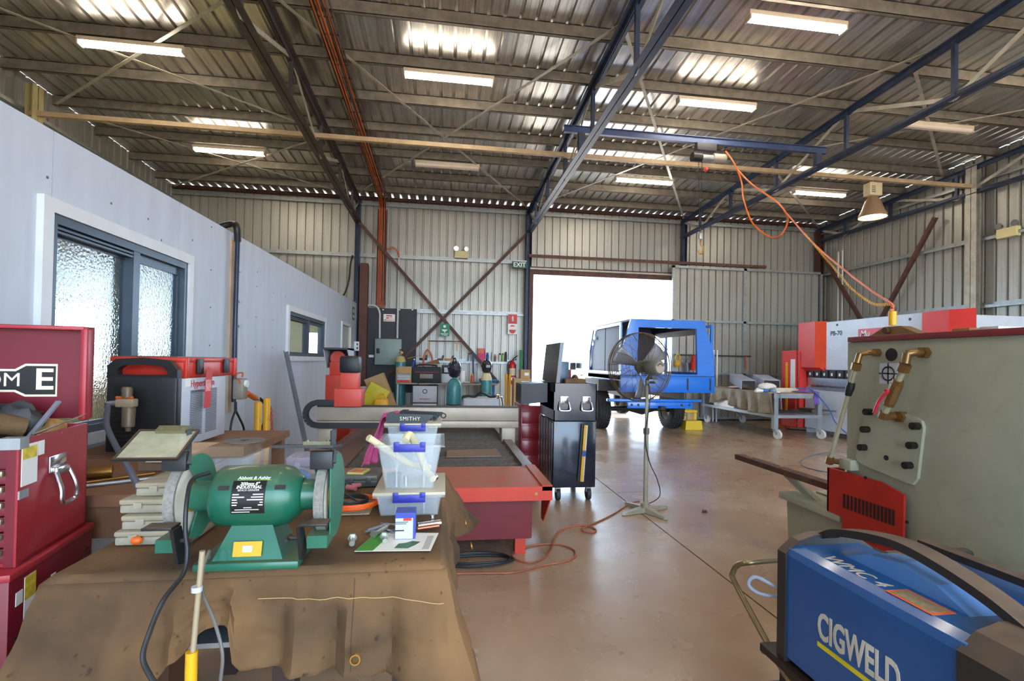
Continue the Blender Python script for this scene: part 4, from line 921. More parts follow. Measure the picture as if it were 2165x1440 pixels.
# blue cardboard box with bearing
t = thing('bearing_box', 'small upright blue and white cardboard parts box on the flyer', 'box', (-.108, 1.60, TZ))
MB().box(-.140, -.078, 1.578, 1.64, TZ+.002, TZ+.085).build('carton', mat('carton_blue', (54, 72, 160), .5, 0, .06), t)
MB().box(-.139, -.085, 1.5768, 1.578, TZ+.004, TZ+.068).build('carton_panel', m_pg, t)
MB().box(-.115, -.09, 1.5762, 1.5768, TZ+.060, TZ+.069).build('carton_red_band', mat('band_red', (196, 52, 44), .5), t)
MB().box(-.139, -.112, 1.5762, 1.5768, TZ+.028, TZ+.032).box(-.139, -.1, 1.5762, 1.5768, TZ+.055, TZ+.057).box(-.139, -.105, 1.5762, 1.5768, TZ+.050, TZ+.052).build('carton_print', mat('print_black', (30, 30, 34), .5), t)
# flyer
t = thing('paper_flyer', 'white and green printed flyer with a grinder picture on the table corner', 'flyer', (-.12, 1.56, TZ+.001))
fl_p = [(-.247, 1.492), (-.027, 1.478), (-.005, 1.625), (-.205, 1.645)]
zf = TZ+.0015
MB().prism(fl_p, 'z', zf, zf+.0012).build('flyer_sheet', mat('flyer_white', (232, 228, 216), .6, 0, .03), t)
MB().prism([(-.246, 1.493), (-.195, 1.490), (-.175, 1.56), (-.178, 1.642), (-.204, 1.644)], 'z', zf+.0012, zf+.0016).build('flyer_green_band', mat('flyer_green', (62, 140, 44), .5, 0, .1), t)
MB().prism([(-.135, 1.505), (-.095, 1.50), (-.075, 1.525), (-.06, 1.55), (-.085, 1.56), (-.105, 1.545), (-.125, 1.54)], 'z', zf+.0012, zf+.0016).build('flyer_picture', mat('flyer_pic', (44, 96, 52), .5, 0, .35, 60), t)
for k in range(5): MB().prism([(-.052+.004*k, 1.49), (-.050+.004*k, 1.49), (-.036+.004*k, 1.60), (-.038+.004*k, 1.60)], 'z', zf+.0012, zf+.0015).build('flyer_text_line', mat('print_grey', (120, 120, 118), .5), t)
# bolts, punches, bar stock
def bolt(p, q, r_, label, hr=1.7):
    p, q = Vector(p), Vector(q); d = (q-p).normalized(); t = thing('hex_bolt', label, 'bolt', p, group='loose bolts on the foreground table'); mz = mat('zinc_plated', (180, 186, 176), .3, .8, .12)
    MB().tube([p, q], r_, 10).build('bolt_shank', mz, t); MB().tube([p-d*r_*1.2, p], r_*hr, 6).build('bolt_head', mz, t)
bolt((-.268, 1.575, TZ+.011), (-.262, 1.535, TZ+.009), .0085, 'short zinc bolt lying alone in front of the grinder')
bolt((-.205, 1.608, TZ+.012), (-.175, 1.665, TZ+.012), .0075, 'long zinc bolt lying across the pile of spanners')
bolt((-.172, 1.575, TZ+.013), (-.166, 1.545, TZ+.010), .008, 'zinc bolt lying on the green part of the flyer')
for k, (a_, b_) in enumerate((((-.235, 1.66), (-.18, 1.71)), ((-.24, 1.64), (-.19, 1.69)), ((-.19, 1.67), (-.15, 1.64)), ((-.20, 1.72), (-.14, 1.70)))):
    one(MB().tube([(*a_, TZ+.006), (*b_, TZ+.007)], .0045, 8).torus((*b_, TZ+.006), .009, .0035, (0, 0, 1), 12, 6), 'spanner', m_steel, ['thin steel spanner pointing at the long zinc bolt', 'thin steel spanner lying nearest the grinder wheel', 'short steel spanner lying under the long zinc bolt', 'steel spanner furthest back in the pile of spanners'][k], 'spanner', 'small steel spanners on the table')
one(MB().tube([(-.075, 1.672, TZ+.012), (.0, 1.70, TZ+.012)], .0105, 12), 'steel_tube', m_chrome, 'short chrome tube lying behind the blue parts box', 'tube')
one(MB().tube([(-.075, 1.652, TZ+.009), (-.005, 1.678, TZ+.009)], .006, 10), 'copper_rod', mat('copper', (190, 110, 84), .3, .8, .1), 'thin copper rod lying in front of the chrome tube', 'rod')
one(MB().cyl((-.028, 1.712, TZ+.003), (-.028, 1.712, TZ+.036), .008), 'upright_pin', m_chrome, 'small upright steel pin behind the chrome tube', 'pin')
# coil of orange cable with black cable
c = Vector((-.335, 1.93, TZ+.012))
one(MB().tube([c+Vector((.10*math.cos(a*.35)*(1+.05*math.sin(a)), .085*math.sin(a*.35), .004+.0045*(a*.35/6.28))) for a in range(54)], .0065, 8), 'orange_cable_coil', mat('bright_orange', (236, 92, 20), .4, 0, .06), 'loop of bright orange cable behind the right grinder wheel', 'cable')
one(MB().tube([c+Vector((-.01, 0, .006))+Vector((.07*math.cos(a*.35), .06*math.sin(a*.35), .006+.004*(a*.35/6.28))) for a in range(70)]+[c+Vector((-.07, .03, .06)), c+Vector((-.1, .0, .09))], .004, 6), 'black_cable_coil', m_hose, 'coil of thin black cable inside the orange cable loop', 'cable')
one(MB().box(-.44, -.255, 1.84, 2.06, TZ+.001, TZ+.0055, .001), 'plastic_wallet', mat('clear_film', (200, 190, 160), .1, 0, .1, alpha=.4), 'flat clear plastic wallet under the orange cable', 'wallet')
# parts cases
def case_(x0, x1, y0, y1, z0, h, label, lidm, basem, grp='plastic parts cases on the foreground table', cols=4):
    t = thing('parts_case', label, 'parts case', ((x0+x1)/2, (y0+y1)/2, z0), group=grp)
    MB().box(x0, x1, y0, y1, z0, z0+h*.6, .006).build('case_base', basem, t); MB().box(x0-.002, x1+.002, y0-.002, y1+.002, z0+h*.6, z0+h, .006).build('case_lid', lidm, t)
    for k in range(1, cols): MB().box(x0+(x1-x0)*k/cols-.001, x0+(x1-x0)*k/cols+.001, y0+.006, y1-.006, z0+h*.6, z0+h*.95).build('divider', basem, t)
    for k in (.25, .75): MB().box(x0+(x1-x0)*k-.012, x0+(x1-x0)*k+.012, y0-.007, y0-.002, z0+h*.35, z0+h*.8, .002).build('case_latch', basem, t)
    return t
m_cc = mat('cloudy_case', (196, 184, 156), .25, 0, .12, 12, alpha=.6); m_cb = mat('clear_case_base', (190, 180, 160), .3, 0, .2, 14, alpha=.65)
for k, (dx, dy) in enumerate(((0, 0), (.012, .01), (-.006, .03), (.02, .06))):
    case_(-.95+dx, -.74+dx, 1.60+dy, 1.80+dy, TZ+k*.043, .042, ['bottom clear parts case in the stack left of the grinder', 'second clear parts case up in the stack left of the grinder', 'third clear parts case up in the stack left of the grinder', 'topmost clear parts case in the stack left of the grinder'][k], m_cc, m_cb)
one(MB().box(-.90, -.87, 1.63, 1.66, TZ+.0865, TZ+.1) if False else MB().ball((-.885, 1.592, TZ+.018), .014, 10, (1.2, .8, .9)), 'orange_plug', m_or, 'small orange plug lying before the stack of clear cases', 'plug')
one(MB().ball((-.765, 1.575, TZ+.02), .032, 12, (1.3, .8, .6)), 'plastic_bag', mat('film_bag', (196, 200, 204), .12, 0, .2, 20, .8, 60, alpha=.5), 'crumpled clear plastic bag under the left grinder wheel', 'bag')
case_(-.70, -.50, 2.36, 2.52, TZ, .11, 'tall clear parts case with violet tint behind the right grinder shield', mat('violet_clear', (190, 176, 200), .2, 0, .1, alpha=.45), m_bin)
case_(-.43, -.28, 2.24, 2.42, TZ, .05, 'dark small parts case with a yellow booklet on its lid', mat('smoke_case', (120, 124, 116), .3, 0, .1, alpha=.75), mat('dark_case', (70, 72, 68), .4, 0, .1))
t = thing('booklet', 'small yellow and cream booklet on the dark parts case', 'booklet', (-.37, 2.3, TZ+.052))
MB().prism([(-.415, 2.27), (-.345, 2.255), (-.325, 2.34), (-.395, 2.355)], 'z', TZ+.0515, TZ+.06).build('cover', mat('cover_yellow', (222, 206, 120), .5, 0, .06), t)
MB().prism([(-.408, 2.277), (-.352, 2.265), (-.336, 2.325), (-.392, 2.338)], 'z', TZ+.06, TZ+.0605).build('cover_print', mat('cover_red', (206, 120, 90), .5, 0, .25, 40), t)
for k, (a_, b_, nm) in enumerate((((-.40, 2.2), (-.36, 2.17), 'pink ceramic torch nozzle nearest the orange cable'), ((-.385, 2.215), (-.35, 2.235), 'pink ceramic torch nozzle lying behind the other nozzle'))):
    one(MB().tube([(*a_, TZ+.012), (*b_, TZ+.012)], [.012, .009], 12), 'torch_nozzle', mat('ceramic_pink', (186, 110, 116), .4, 0, .1), nm, 'nozzle', 'ceramic nozzles')
one(MB().box(-.60, -.55, 2.05, 2.10, TZ, TZ+.07, .005), 'blue_tin', mat('blue_tin', (36, 60, 150), .4, 0, .1), 'small blue tin behind the grinder motor', 'tin')
one(MB().ball((-.70, 2.20, TZ+.05), .055, 14, (1.3, 1, .85)).ball((-.62, 2.24, TZ+.045), .05, 12, (1.2, 1, .8)), 'blue_plastic_bag', mat('blue_film', (96, 150, 196), .15, 0, .3, 14, .8, 40, alpha=.75), 'crumpled blue plastic bag behind the grinder', 'bag')
# cutting disc on boxes beyond
t = case_(-.98, -.80, 2.20, 2.44, TZ, .14, 'clear tub with blue clip carrying the brown box and disc', m_bin, m_bin)
one(MB().box(-.97, -.83, 2.22, 2.42, TZ+.141, TZ+.185), 'brown_box', m_ply, 'flat brown cardboard box under the cutting disc', 'box')
t = thing('cutting_disc', 'flat grey abrasive cutting disc lying on the brown box', 'disc', (-.88, 2.36, TZ+.186))
MB().lathe([(.011, 0), (.085, 0), (.085, .003), (.011, .003), (.011, 0)], (-.88, 2.36, TZ+.186), n=36).build('disc_body', mat('abrasive_grey', (112, 108, 104), .9, 0, .15, 60), t)
MB().lathe([(.008, .0032), (.022, .0032), (.022, .003)], (-.88, 2.36, TZ+.186), n=20).build('disc_hub', m_dk, t)
# under the table
def loop(c, r_, n_, zr, rx=1., ry=1.): return [Vector((c[0]+r_*rx*math.cos(i*.3)*(1+.06*math.sin(i*.7)), c[1]+r_*ry*math.sin(i*.3)*(1+.05*math.cos(i*.5)), c[2]+zr*i/(n_))) for i in range(n_)]
one(MB().tube(loop((-.48, 2.58, .012), .24, 84, .05, 1.2, .7), .011, 8), 'yellow_hose', mat('mustard_hose', (150, 120, 50), .5, 0, .12), 'coil of mustard hose on the floor under the table', 'hose')
one(MB().tube(loop((-.66, 1.74, .60), .15, 100, .13, 1.2, .5), .011, 8), 'grey_cable_bundle', mat('blue_grey_cable', (92, 104, 122), .45, 0, .1), 'looped blue grey welding cable bundle under the table', 'cable')
one(MB().box(-.9, -.42, 1.6, 1.9, .57, .585).box(-.9, -.88, 1.6, 1.9, .585, .62), 'cable_shelf', m_galv, 'galvanised shelf under the table holding the grey cable bundle', 'shelf')
def heap(c, n_, rad, seed, pit=.03):
    rnd = random.Random(seed); p = Vector(c); pts = [p.copy()]
    for _ in range(n_): pts.append(Vector((c[0]+rnd.uniform(-rad, rad)*1.3, c[1]+rnd.uniform(-rad, rad)*.6, c[2]+rnd.uniform(0, .11))))
    return spline(pts, 4)
one(chain(heap((-.66, 2.5, .02), 20, .17, 3), m_yel, '', '', '', .03, .0045), 'chain_heap', mat('orange_chain', (214, 132, 20), .4, .2, .15), 'heap of yellow orange lifting chain on the floor under the table', 'chain')
# ================================================================ CNC plasma table
m_cr = mat('machine_red', (196, 58, 38), .45, .05, .1, 4, wear=.15, dust=.75, dustc=(158, 112, 88)); m_crd = mat('machine_dark_red', (112, 22, 28), .5, .05, .12, 4)
m_slat = mat('slag_steel', (100, 88, 78), .55, .4, .3, 30, wear=.5, dustc=(120, 76, 56)); m_rail = mat('rail_steel', (104, 106, 108), .4, .6, .15, dust=.6)
m_gan = mat('beige_extrusion', (176, 160, 142), .45, .2, .08, wear=.2)
CZ, CX0, CX1, CY0, CY1 = .55, -1.12, .80, 3.50, 7.15
t = thing('plasma_table', 'red CNC plasma cutting table with black slats and beige gantry', 'plasma table', (-.1, 5.3, 0))
MB().box(CX0+.1, CX1-.13, CY0+.14, CY1, .13, CZ-.14).build('water_tank', m_crd, t)
MB().box(CX0, CX1, CY0, CY0+.012, CZ-.10, CZ).build('front_lip', m_cr, t)
MB().box(CX0, CX1-.06, CY0+.012, 4.22, CZ-.012, CZ-.004).build('front_tray', m_cr, t)
MB().box(CX1-.075, CX1, CY0, 4.22, CZ-.03, CZ+.008).build('edge_rail', m_cr, t)
MB().prism([(CY0, CZ-.1), (CY0+.3, CZ-.1), (CY0+.3, CZ-.32), (CY0+.22, CZ-.32)], 'x', CX1-.02, CX1-.012).build('gusset', m_cr, t)
for x_ in (CX1-.2, CX0+.1):
    for y_ in (3.72, 5.4, 6.9): MB().box(x_-.04, x_+.04, y_-.04, y_+.04, 0, CZ-.1).build('leg', m_cr, t)
MB().box(CX1-.13, CX1-.12, CY0+.15, CY1, .13, CZ-.02).build('side_skirt', m_crd, t); MB().box(CX0+.1, CX0+.11, CY0+.36, CY1, .15, CZ-.02).build('side_skirt', m_crd, t)
MB().box(CX1-.11, CX1-.02, 4.22, CY1, CZ-.06, CZ+.012).build('guide_rail', m_rail, t); MB().box(CX0+.02, CX0+.11, 4.22, CY1, CZ-.06, CZ+.012).build('guide_rail', m_rail, t)
MB().box(CX0+.11, -.80, 4.22, CY1, CZ-.014, CZ-.006).build('side_tray', m_rail, t)
MB().box(-.80, CX1-.11, 4.24, CY1, CZ-.20, CZ-.19).build('tank_floor', mat('slag_floor', (40, 34, 30), .9, 0, .3), t)
y_ = 4.26; k = 0
while y_ < CY1-.02:
    MB().box(-.79, CX1-.12, y_-.004, y_+.004, CZ-.05, CZ-.012+.004*math.sin(k*1.7)).build('slat', m_slat, t); y_ += .085; k += 1
for y2 in (4.24, CY1-.01): MB().box(-.80, CX1-.11, y2-.005, y2+.005, CZ-.12, CZ-.008).build('slat_frame', m_slat, t)
for x2 in (-.8, CX1-.115): MB().box(x2-.004, x2+.004, 4.24, CY1, CZ-.12, CZ-.008).build('slat_frame', m_slat, t)
MB().cyl((CX1-.12, CY0-.004, CZ-.05), (CX1-.12, CY0, CZ-.05), .012).build('lip_bolt', m_brass, t)
# gantry
GY = 5.6
MB().box(-1.36, .865, GY, GY+.16, .77, .915, .004).build('gantry_beam', m_gan, t); MB().box(-1.36, .865, GY-.006, GY+.16, .69, .765, .004).build('gantry_lower_beam', m_gan, t)
MB().box(-1.36, .86, GY+.03, GY+.13, .915, .93).build('gantry_top_rail', m_blk, t)
for sx_, x_ in ((1, .74), (-1, -1.27)):
    MB().box(x_-.07, x_+.09, GY-.02, GY+.2, .48, .69, .01).build('gantry_foot', m_gan, t)
    MB().box(x_-.05 if sx_ > 0 else x_-.1, x_+.12 if sx_ > 0 else x_+.07, GY-.06, GY+.24, .24, .46, .006).build('gantry_carriage', m_gan, t)
    MB().box(x_-.02 if sx_ > 0 else x_-.06, x_+.05 if sx_ > 0 else x_+.02, GY-.068, GY-.06, .29, .40).build('carriage_socket', m_blk, t)
# cable chain looping at the left end
m_cc_ = mat('cable_chain_black', (40, 40, 42), .5, 0, .1)
pts = [(-1.1, .965), (-1.3, .97)]+[(-1.33-.13*math.sin(a), .845+.125*math.cos(a)) for a in [R(x) for x in range(10, 180, 17)]]+[(-1.3, .72), (-.35, .72)]
pr2 = []
for i in range(len(pts)-1):
    (x0_, z0_), (x1_, z1_) = pts[i], pts[i+1]; n_ = max(1, int(math.hypot(x1_-x0_, z1_-z0_)/.045))
    pr2 += [(x0_+(x1_-x0_)*j/n_, z0_+(z1_-z0_)*j/n_) for j in range(n_)]
for (x0_, z0_), (x1_, z1_) in zip(pr2, pr2[1:]): MB().bar((x0_, GY-.045, z0_), (x1_, GY-.045, z1_), .06, .036, (0, 1, 0)).build('cable_chain_link', m_cc_, t)
# torch carriage on the gantry
q0 = at(707, 822, Y=GY-.07); q1 = at(772, 860, Y=GY-.07); x0_, x1_ = q0.x, at(764, 840, Y=GY-.07).x
mh = mat('carriage_red', (212, 76, 62), .45, .05, .06, dust=.3)
MB().box(x0_, x1_, GY-.08, GY+.16, q1.z, q0.z, .004).build('torch_carriage', mh, t)
c0, c1, c2 = at(720, 788, Y=GY-.04), at(757, 822, Y=GY-.04), at(720, 752, Y=GY-.04)
MB().box(c0.x, c1.x, GY-.05, GY+.12, q0.z, c0.z, .004).build('height_control_box', mh, t)
MB().box(c0.x-.012, c1.x+.01, GY-.07, GY+.14, c0.z-.006, c2.z, .03).build('torch_cover', m_blk, t)
# operator console behind the gantry
p0_, p1_ = at(690, 855, Y=6.9), at(722, 790, Y=6.9)
t = thing('cnc_console', 'red pedestal console with black hooded screen behind the plasma table gantry', 'console', (p0_.x+.1, 7.0, 0))
xa, xb = at(687, 850, Y=6.9).x, at(740, 850, Y=6.9).x
MB().box(xa, xb, 6.9, 7.35, 0, at(690, 793, Y=6.9).z, .006).build('pedestal', m_cr, t)
xa2, xb2, zt2 = at(697, 770, Y=6.95).x, at(735, 770, Y=6.95).x, at(700, 765, Y=6.95).z
MB().box(xa2, xb2, 6.95, 7.3, at(690, 793, Y=6.9).z, zt2, .006).build('neck', m_cr, t)
MB().lathe([(.0, -.06), (.1, -.06), (.1, .06), (.0, .06)], ((xa2+xb2)/2-.02, 7.05, zt2+.05), (0, 1, 0), 24).build('round_boss', m_cr, t)
za, zb_ = at(690, 778, Y=6.9).z, at(690, 735, Y=6.9).z; xc, xd = at(687, 735, Y=6.9).x, at(738, 735, Y=6.9).x
MB().prism([(6.78, zb_), (7.3, zb_), (7.3, zb_-.03), (6.78, zb_-.025)], 'x', xc, xd).build('hood_top', m_dk, t)
MB().prism([(6.78, zb_), (7.3, zb_), (7.3, za), (7.0, za)], 'x', xc, xc+.01).build('hood_side', m_pg, t); MB().prism([(6.78, zb_), (7.3, zb_), (7.3, za+.1), (7.0, za+.1)], 'x', xd-.01, xd).build('hood_side', m_pg, t)
MB().box(xc, xd, 7.28, 7.3, za, zb_).build('screen', m_blk, t)
for k, zz_ in enumerate((.55, .75)): MB().cyl((xa-.03, 7.1, zz_+.4), (xa, 7.1, zz_+.4), .01).build('console_knob', m_blk, t)
# plate offcut lying on the slats
zz_ = CZ-.006
pa = [at(x_, y_, Z=CZ) for x_, y_ in ((944, 966), (1060, 964), (1050, 949), (945, 952))]
o = MB().prism([(p.x, p.y) for p in pa], 'z', zz_+.001, zz_+.007).build('steel_offcut', mat('plate_grey', (136, 122, 112), .5, .4, .12, dust=.5), None); tag(o, 'flat grey steel plate offcut lying on the cutting table slats', 'steel plate')

# ================================================================ gas bottles, helmets and things behind the gantry
m_teal = mat('cylinder_teal', (52, 124, 128), .4, .05, .12, 5, wear=.2, coat=.2)
def bottle(x_, y_, r_, zs, label, collar=None, valve=True):
    t = thing('gas_cylinder', label, 'gas cylinder', (x_, y_, 0), group='teal gas cylinders')
    MB().lathe([(0, 0), (r_, .01), (r_, zs-.02), (r_*.96, zs+.05), (r_*.8, zs+.12), (r_*.5, zs+.165), (r_*.28, zs+.175), (r_*.28, zs+.2), (0, zs+.2)], (x_, y_, 0), n=28).build('cylinder_body', m_teal, t)
    if collar: MB().lathe([(r_*.985, zs+.03), (r_*.9, zs+.09), (r_*.7, zs+.145), (r_*.5, zs+.168)], (x_, y_, .004), n=28).build('shoulder_band', collar, t)
    if valve:
        MB().cyl((x_, y_, zs+.2), (x_, y_, zs+.3), .018).cyl((x_-.04, y_, zs+.25), (x_+.05, y_-.02, zs+.25), .014).build('valve', m_brass, t)
        MB().cyl((x_+.03, y_-.05, zs+.25), (x_+.03, y_-.07, zs+.25), .03).build('gauge', m_brass, t)
        MB().cyl((x_, y_, zs+.3), (x_, y_, zs+.33), .03).build('valve_wheel', m_blk, t)
    MB().torus((x_, y_, zs-.22), r_+.002, .006, (0, 0, 1), 28, 6).build('retaining_strap', m_blk, t)
    return t
p = at(960, 830, Y=7.6); bottle(p.x, 7.6, .116, 1.0, 'short teal gas cylinder just behind the gantry, nearest helmet on top', None, False)
p3_ = at(1028, 830, Y=9.4); bottle(p3_.x, 9.4, .105, 1.05, 'teal gas cylinder with cream shoulder under the far welding helmet', mat('cream_shoulder', (206, 196, 150), .5, 0, .08), False)
pc = at(848, 770, Y=11.9); bottle(pc.x, 11.75, .125, 1.36, 'tall teal gas cylinder with brass regulator in front of the switchboard', mat('tan_shoulder', (196, 168, 110), .5, 0, .1), True)
m_hel = mat('helmet_black', (30, 34, 44), .22, 0, .1, coat=.5)
def helmet(x_, y_, z_, s, label, rz=0.):
    t = thing('welding_helmet', label, 'welding helmet', (x_, y_, z_), rz, world=False, group='black welding helmets')
    def fn(u, v):
        a = math.pi*(.08+u*1.84); vv = v; w_ = .12*(.72+.4*math.sin(math.pi*min(1, vv*.75+.12))); d = .135*(.75+.35*math.sin(math.pi*vv))
        return (s*w_*math.sin(a)*1.0, s*d*math.cos(a)*1.0-.0, s*(.0+.30*vv))
    MB().lathe([(s*.055, 0), (s*.095, .03*s), (s*.12, .10*s), (s*.128, .18*s), (s*.115, .25*s), (s*.075, .30*s), (0, .315*s)], (0, 0, 0), n=24).build('helmet_shell', m_hel, t)
    MB().box(-.065*s, .065*s, -.135*s, -.09*s, .12*s, .21*s, .01).build('lens_bezel', m_blk, t)
    MB().box(-.048*s, .048*s, -.138*s, -.134*s, .135*s, .195*s).build('lens', mat('lens_dark', (18, 34, 40), .08, 0, .05), t)
    MB().cyl((-.125*s, 0, .17*s), (-.14*s, 0, .17*s), .022*s).cyl((.125*s, 0, .17*s), (.14*s, 0, .17*s), .022*s).build('headgear_knob', m_blk, t)
    MB().torus((0, 0, .31*s), .05*s, .014*s, (1, 0, 0), 16, 6).build('head_strap', m_blk, t)
    return t
helmet(p.x, 7.6, 1.19, .82, 'black welding helmet resting on the short teal cylinder', R(25)); helmet(p3_.x, 9.4, 1.22, .80, 'glossy black welding helmet resting on the cream shouldered cylinder', R(10))
# white welder behind gantry
pw = at(1025, 850, Y=8.2); t = thing('white_welder', 'white portable welder with tubular chrome handles behind the gantry', 'welder', (pw.x, 8.2, 0))
zt_ = at(1025, 843, Y=8.2).z
MB().box(pw.x-.36, pw.x+.24, 8.2, 8.75, .1, zt_, .02).build('case', m_pg, t)
for y_ in (8.25, 8.7): MB().tube(spline([(pw.x+.2, y_, zt_-.02), (pw.x+.27, y_, zt_+.03), (pw.x+.31, y_, zt_-.06), (pw.x+.32, y_, zt_-.3)], 6), .018, 8).build('tube_handle', m_chrome, t)
for x_ in (-.3, .18):
    for y_ in (8.25, 8.7): MB().cyl((pw.x+x_-.02, y_, .05), (pw.x+x_+.02, y_, .05), .05).box(pw.x+x_-.03, pw.x+x_+.03, y_-.03, y_+.03, .06, .11).build('castor', m_blk, t)
one(MB().tube(spline([Vector((pw.x-.45, 8.3, .3)), Vector((pw.x-.4, 8.32, zt_-.05)), Vector((pw.x-.3, 8.35, zt_+.03)), Vector((pw.x-.15, 8.4, zt_+.022)), Vector((pw.x-.05, 8.35, zt_+.09)), Vector((pw.x+.1, 8.4, zt_+.022)), Vector((pw.x+.2, 8.45, zt_+.022))], 8), .022, 8), 'torch_lead', m_hose, 'black welding torch lead draped over the white welder', 'cable')

# ================================================================ bench against the back wall
m_bt = mat('bench_top_grey', (150, 138, 126), .6, .1, .12, dust=.4); m_post = mat('bench_post_brown', (150, 96, 66), .6, 0, .12)
BY0, BY1, BTZ = 11.25, 11.95, .93
xa, xb = at(835, 812, Y=BY0).x+.32, at(1052, 812, Y=BY0).x
t = thing('back_workbench', 'long workbench with brown posts against the back wall below the cross braces', 'workbench', ((xa+xb)/2, 11.6, 0))
MB().box(xa-.32+.5, xb, BY0, BY1, BTZ-.03, BTZ).build('bench_top', m_bt, t)
MB().box(xa-.3, xa+.2, BY0, BY1-.45, BTZ-.03, BTZ).build('bench_top_end', m_bt, t)
for x_ in (xa-.26+.45, xb-.35): 
    MB().box(x_, x_+.2, BY0+.1, BY0+.2, 0, BTZ-.03).build('bench_post', m_post, t); MB().box(x_, x_+.2, BY1-.16, BY1-.06, 0, BTZ-.03).build('bench_post', m_post, t)
MB().box(xa-.28, xa-.24, BY0+.03, BY0+.07, 0, BTZ-.03).build('bench_leg', m_galv, t); MB().box(xb-.06, xb-.02, BY0+.03, BY0+.07, 0, BTZ-.03).build('bench_leg', m_galv, t)
def bp(x_, y_=None): return at(x_, 812, Y=BY0+.15).x
S_ = 11.45/1000.
def zat(y_, Y=BY0+.15, x_=930): return at(x_, y_, Y=Y).z
# cartons with papers
t = thing('document_carton', 'open cardboard carton stacked with red and white booklets on the back bench', 'carton', (bp(853), 11.45, BTZ))
x0_, x1_ = bp(838), bp(870)
MB().box(x0_, x1_, 11.3, 11.6, BTZ+.001, zat(778), .004).build('carton', mat('cardboard', (182, 146, 104), .8, 0, .08), t)
for k in range(4): MB().box(x0_+.03, x1_-.03, 11.285, 11.3, BTZ+.01+k*.055, BTZ+.055+k*.055).build('booklet_spine', [mat('spine_red', (206, 40, 40), .5), m_pg, m_pg, m_pg][k], t)
MB().prism([(11.22, zat(790)), (11.3, zat(776)), (11.305, zat(777)), (11.225, zat(791))], 'x', x0_+.05, x1_).build('carton_flap', MATS['cardboard'], t)
# black tool bag
t = thing('tool_bag', 'black soft tool bag with grey front pocket on the back bench', 'tool bag', (bp(902), 11.45, BTZ))
x0_, x1_, z1_ = bp(871), bp(932), zat(776)
MB().box(x0_, x1_, 11.28, 11.6, BTZ+.001, z1_, .03).build('bag_body', mat('bag_black', (38, 46, 52), .7, 0, .1), t)
MB().box(x0_+.18, x1_-.18, 11.26, 11.285, BTZ+.1, z1_-.16, .01).build('bag_pocket', mat('pocket_grey', (140, 132, 126), .7, 0, .1), t)
MB().box(x0_+.06, x1_-.06, 11.27, 11.3, z1_-.13, z1_-.115).build('bag_piping', mat('piping_red', (170, 50, 36), .6), t)
MB().tube(spline([(x0_+.1, 11.3, z1_-.02), (x0_+.14, 11.3, z1_+.04), (x1_-.14, 11.3, z1_+.04), (x1_-.1, 11.3, z1_-.02)], 6), .018, 8).build('bag_handle', m_blk, t)
one(MB().prism([(bp(893), z1_+.07), (bp(930), z1_+.07), (bp(924), z1_+.18)], 'y', 11.42, 11.5), 'cardboard_flap', mat('brown_card', (136, 96, 66), .8), 'brown cardboard piece sticking up behind the black tool bag', 'cardboard')
# site radio / charger
t = thing('site_radio', 'grey jobsite radio behind the near welding helmet', 'radio', (bp(940), 11.5, BTZ))
x0_, x1_ = bp(934), bp(958); z1_ = zat(772)
MB().box(x0_, x1_, 11.4, 11.6, BTZ+.001, zat(790), .012).build('radio_body', m_pg, t); MB().box(x0_-.01, x1_+.01, 11.38, 11.62, zat(790), z1_, .015).build('radio_head', m_dk, t); MB().box(x0_+.05, x1_-.05, 11.375, 11.381, zat(787), zat(777)).build('radio_display', m_pg, t)
one(MB().lathe([(0, 0), (.055, 0), (.055, .27), (.05, .285), (0, .285)], (bp(978), 11.5, BTZ+.001), n=16), 'white_canister', m_sw, 'white cylindrical canister on the back bench', 'canister')
t = thing('sauce_bottle', 'orange squeeze bottle with yellow nozzle on the back bench', 'bottle', (bp(998), 11.4, BTZ)); x_ = bp(998)
MB().lathe([(0, .001), (.035, .001), (.036, .15), (.03, .18), (0, .18)], (x_, 11.4, BTZ), n=14).build('bottle_body', mat('squeeze_orange', (222, 74, 40), .4), t); MB().lathe([(.022, .18), (.022, .2), (.006, .25), (0, .25)], (x_, 11.4, BTZ), n=12).build('nozzle', m_yel, t)
for k, (x_, nm) in enumerate(((985, 'crumpled white paper on the back bench beside the canister'), (1005, 'grey rag on the back bench near the right end'))):
    one(MB().ball((bp(x_), 11.33, BTZ+.025), .05, 10, (1.8, 1, .5)), ['paper_scrap', 'shop_rag'][k], [m_pg, mat('rag_grey', (120, 122, 130), .9, 0, .2)][k], nm, ['paper', 'rag'][k])
# white cabinets under the bench
t = thing('under_bench_cabinet', 'pale grey steel cabinet with red logo line under the back bench', 'cabinet', (bp(898), 11.5, 0))
x0_, x1_ = bp(872), bp(926)
MB().box(x0_, x1_, 11.32, 11.8, .03, BTZ-.05).build('cabinet_body', m_dk, t); MB().box(x0_+.02, x1_-.02, 11.3, 11.32, .49, BTZ-.07, .004).build('upper_door', m_pg, t); MB().box(x0_+.02, x1_-.02, 11.3, 11.32, .05, .46, .004).build('lower_door', m_pg, t)
xm = (x0_+x1_)/2; MB().box(xm-.12, xm+.12, 11.297, 11.3, .56, .575).build('logo_line', mat('logo_red2', (190, 60, 50), .5), t); MB().torus((xm, 11.298, .74), .045, .008, (0, 1, 0), 18, 6).build('logo_emblem', m_dk, t)
MB().cyl((x1_-.06, 11.28, .4), (x1_-.06, 11.3, .4), .015).build('door_knob', m_blk, t)
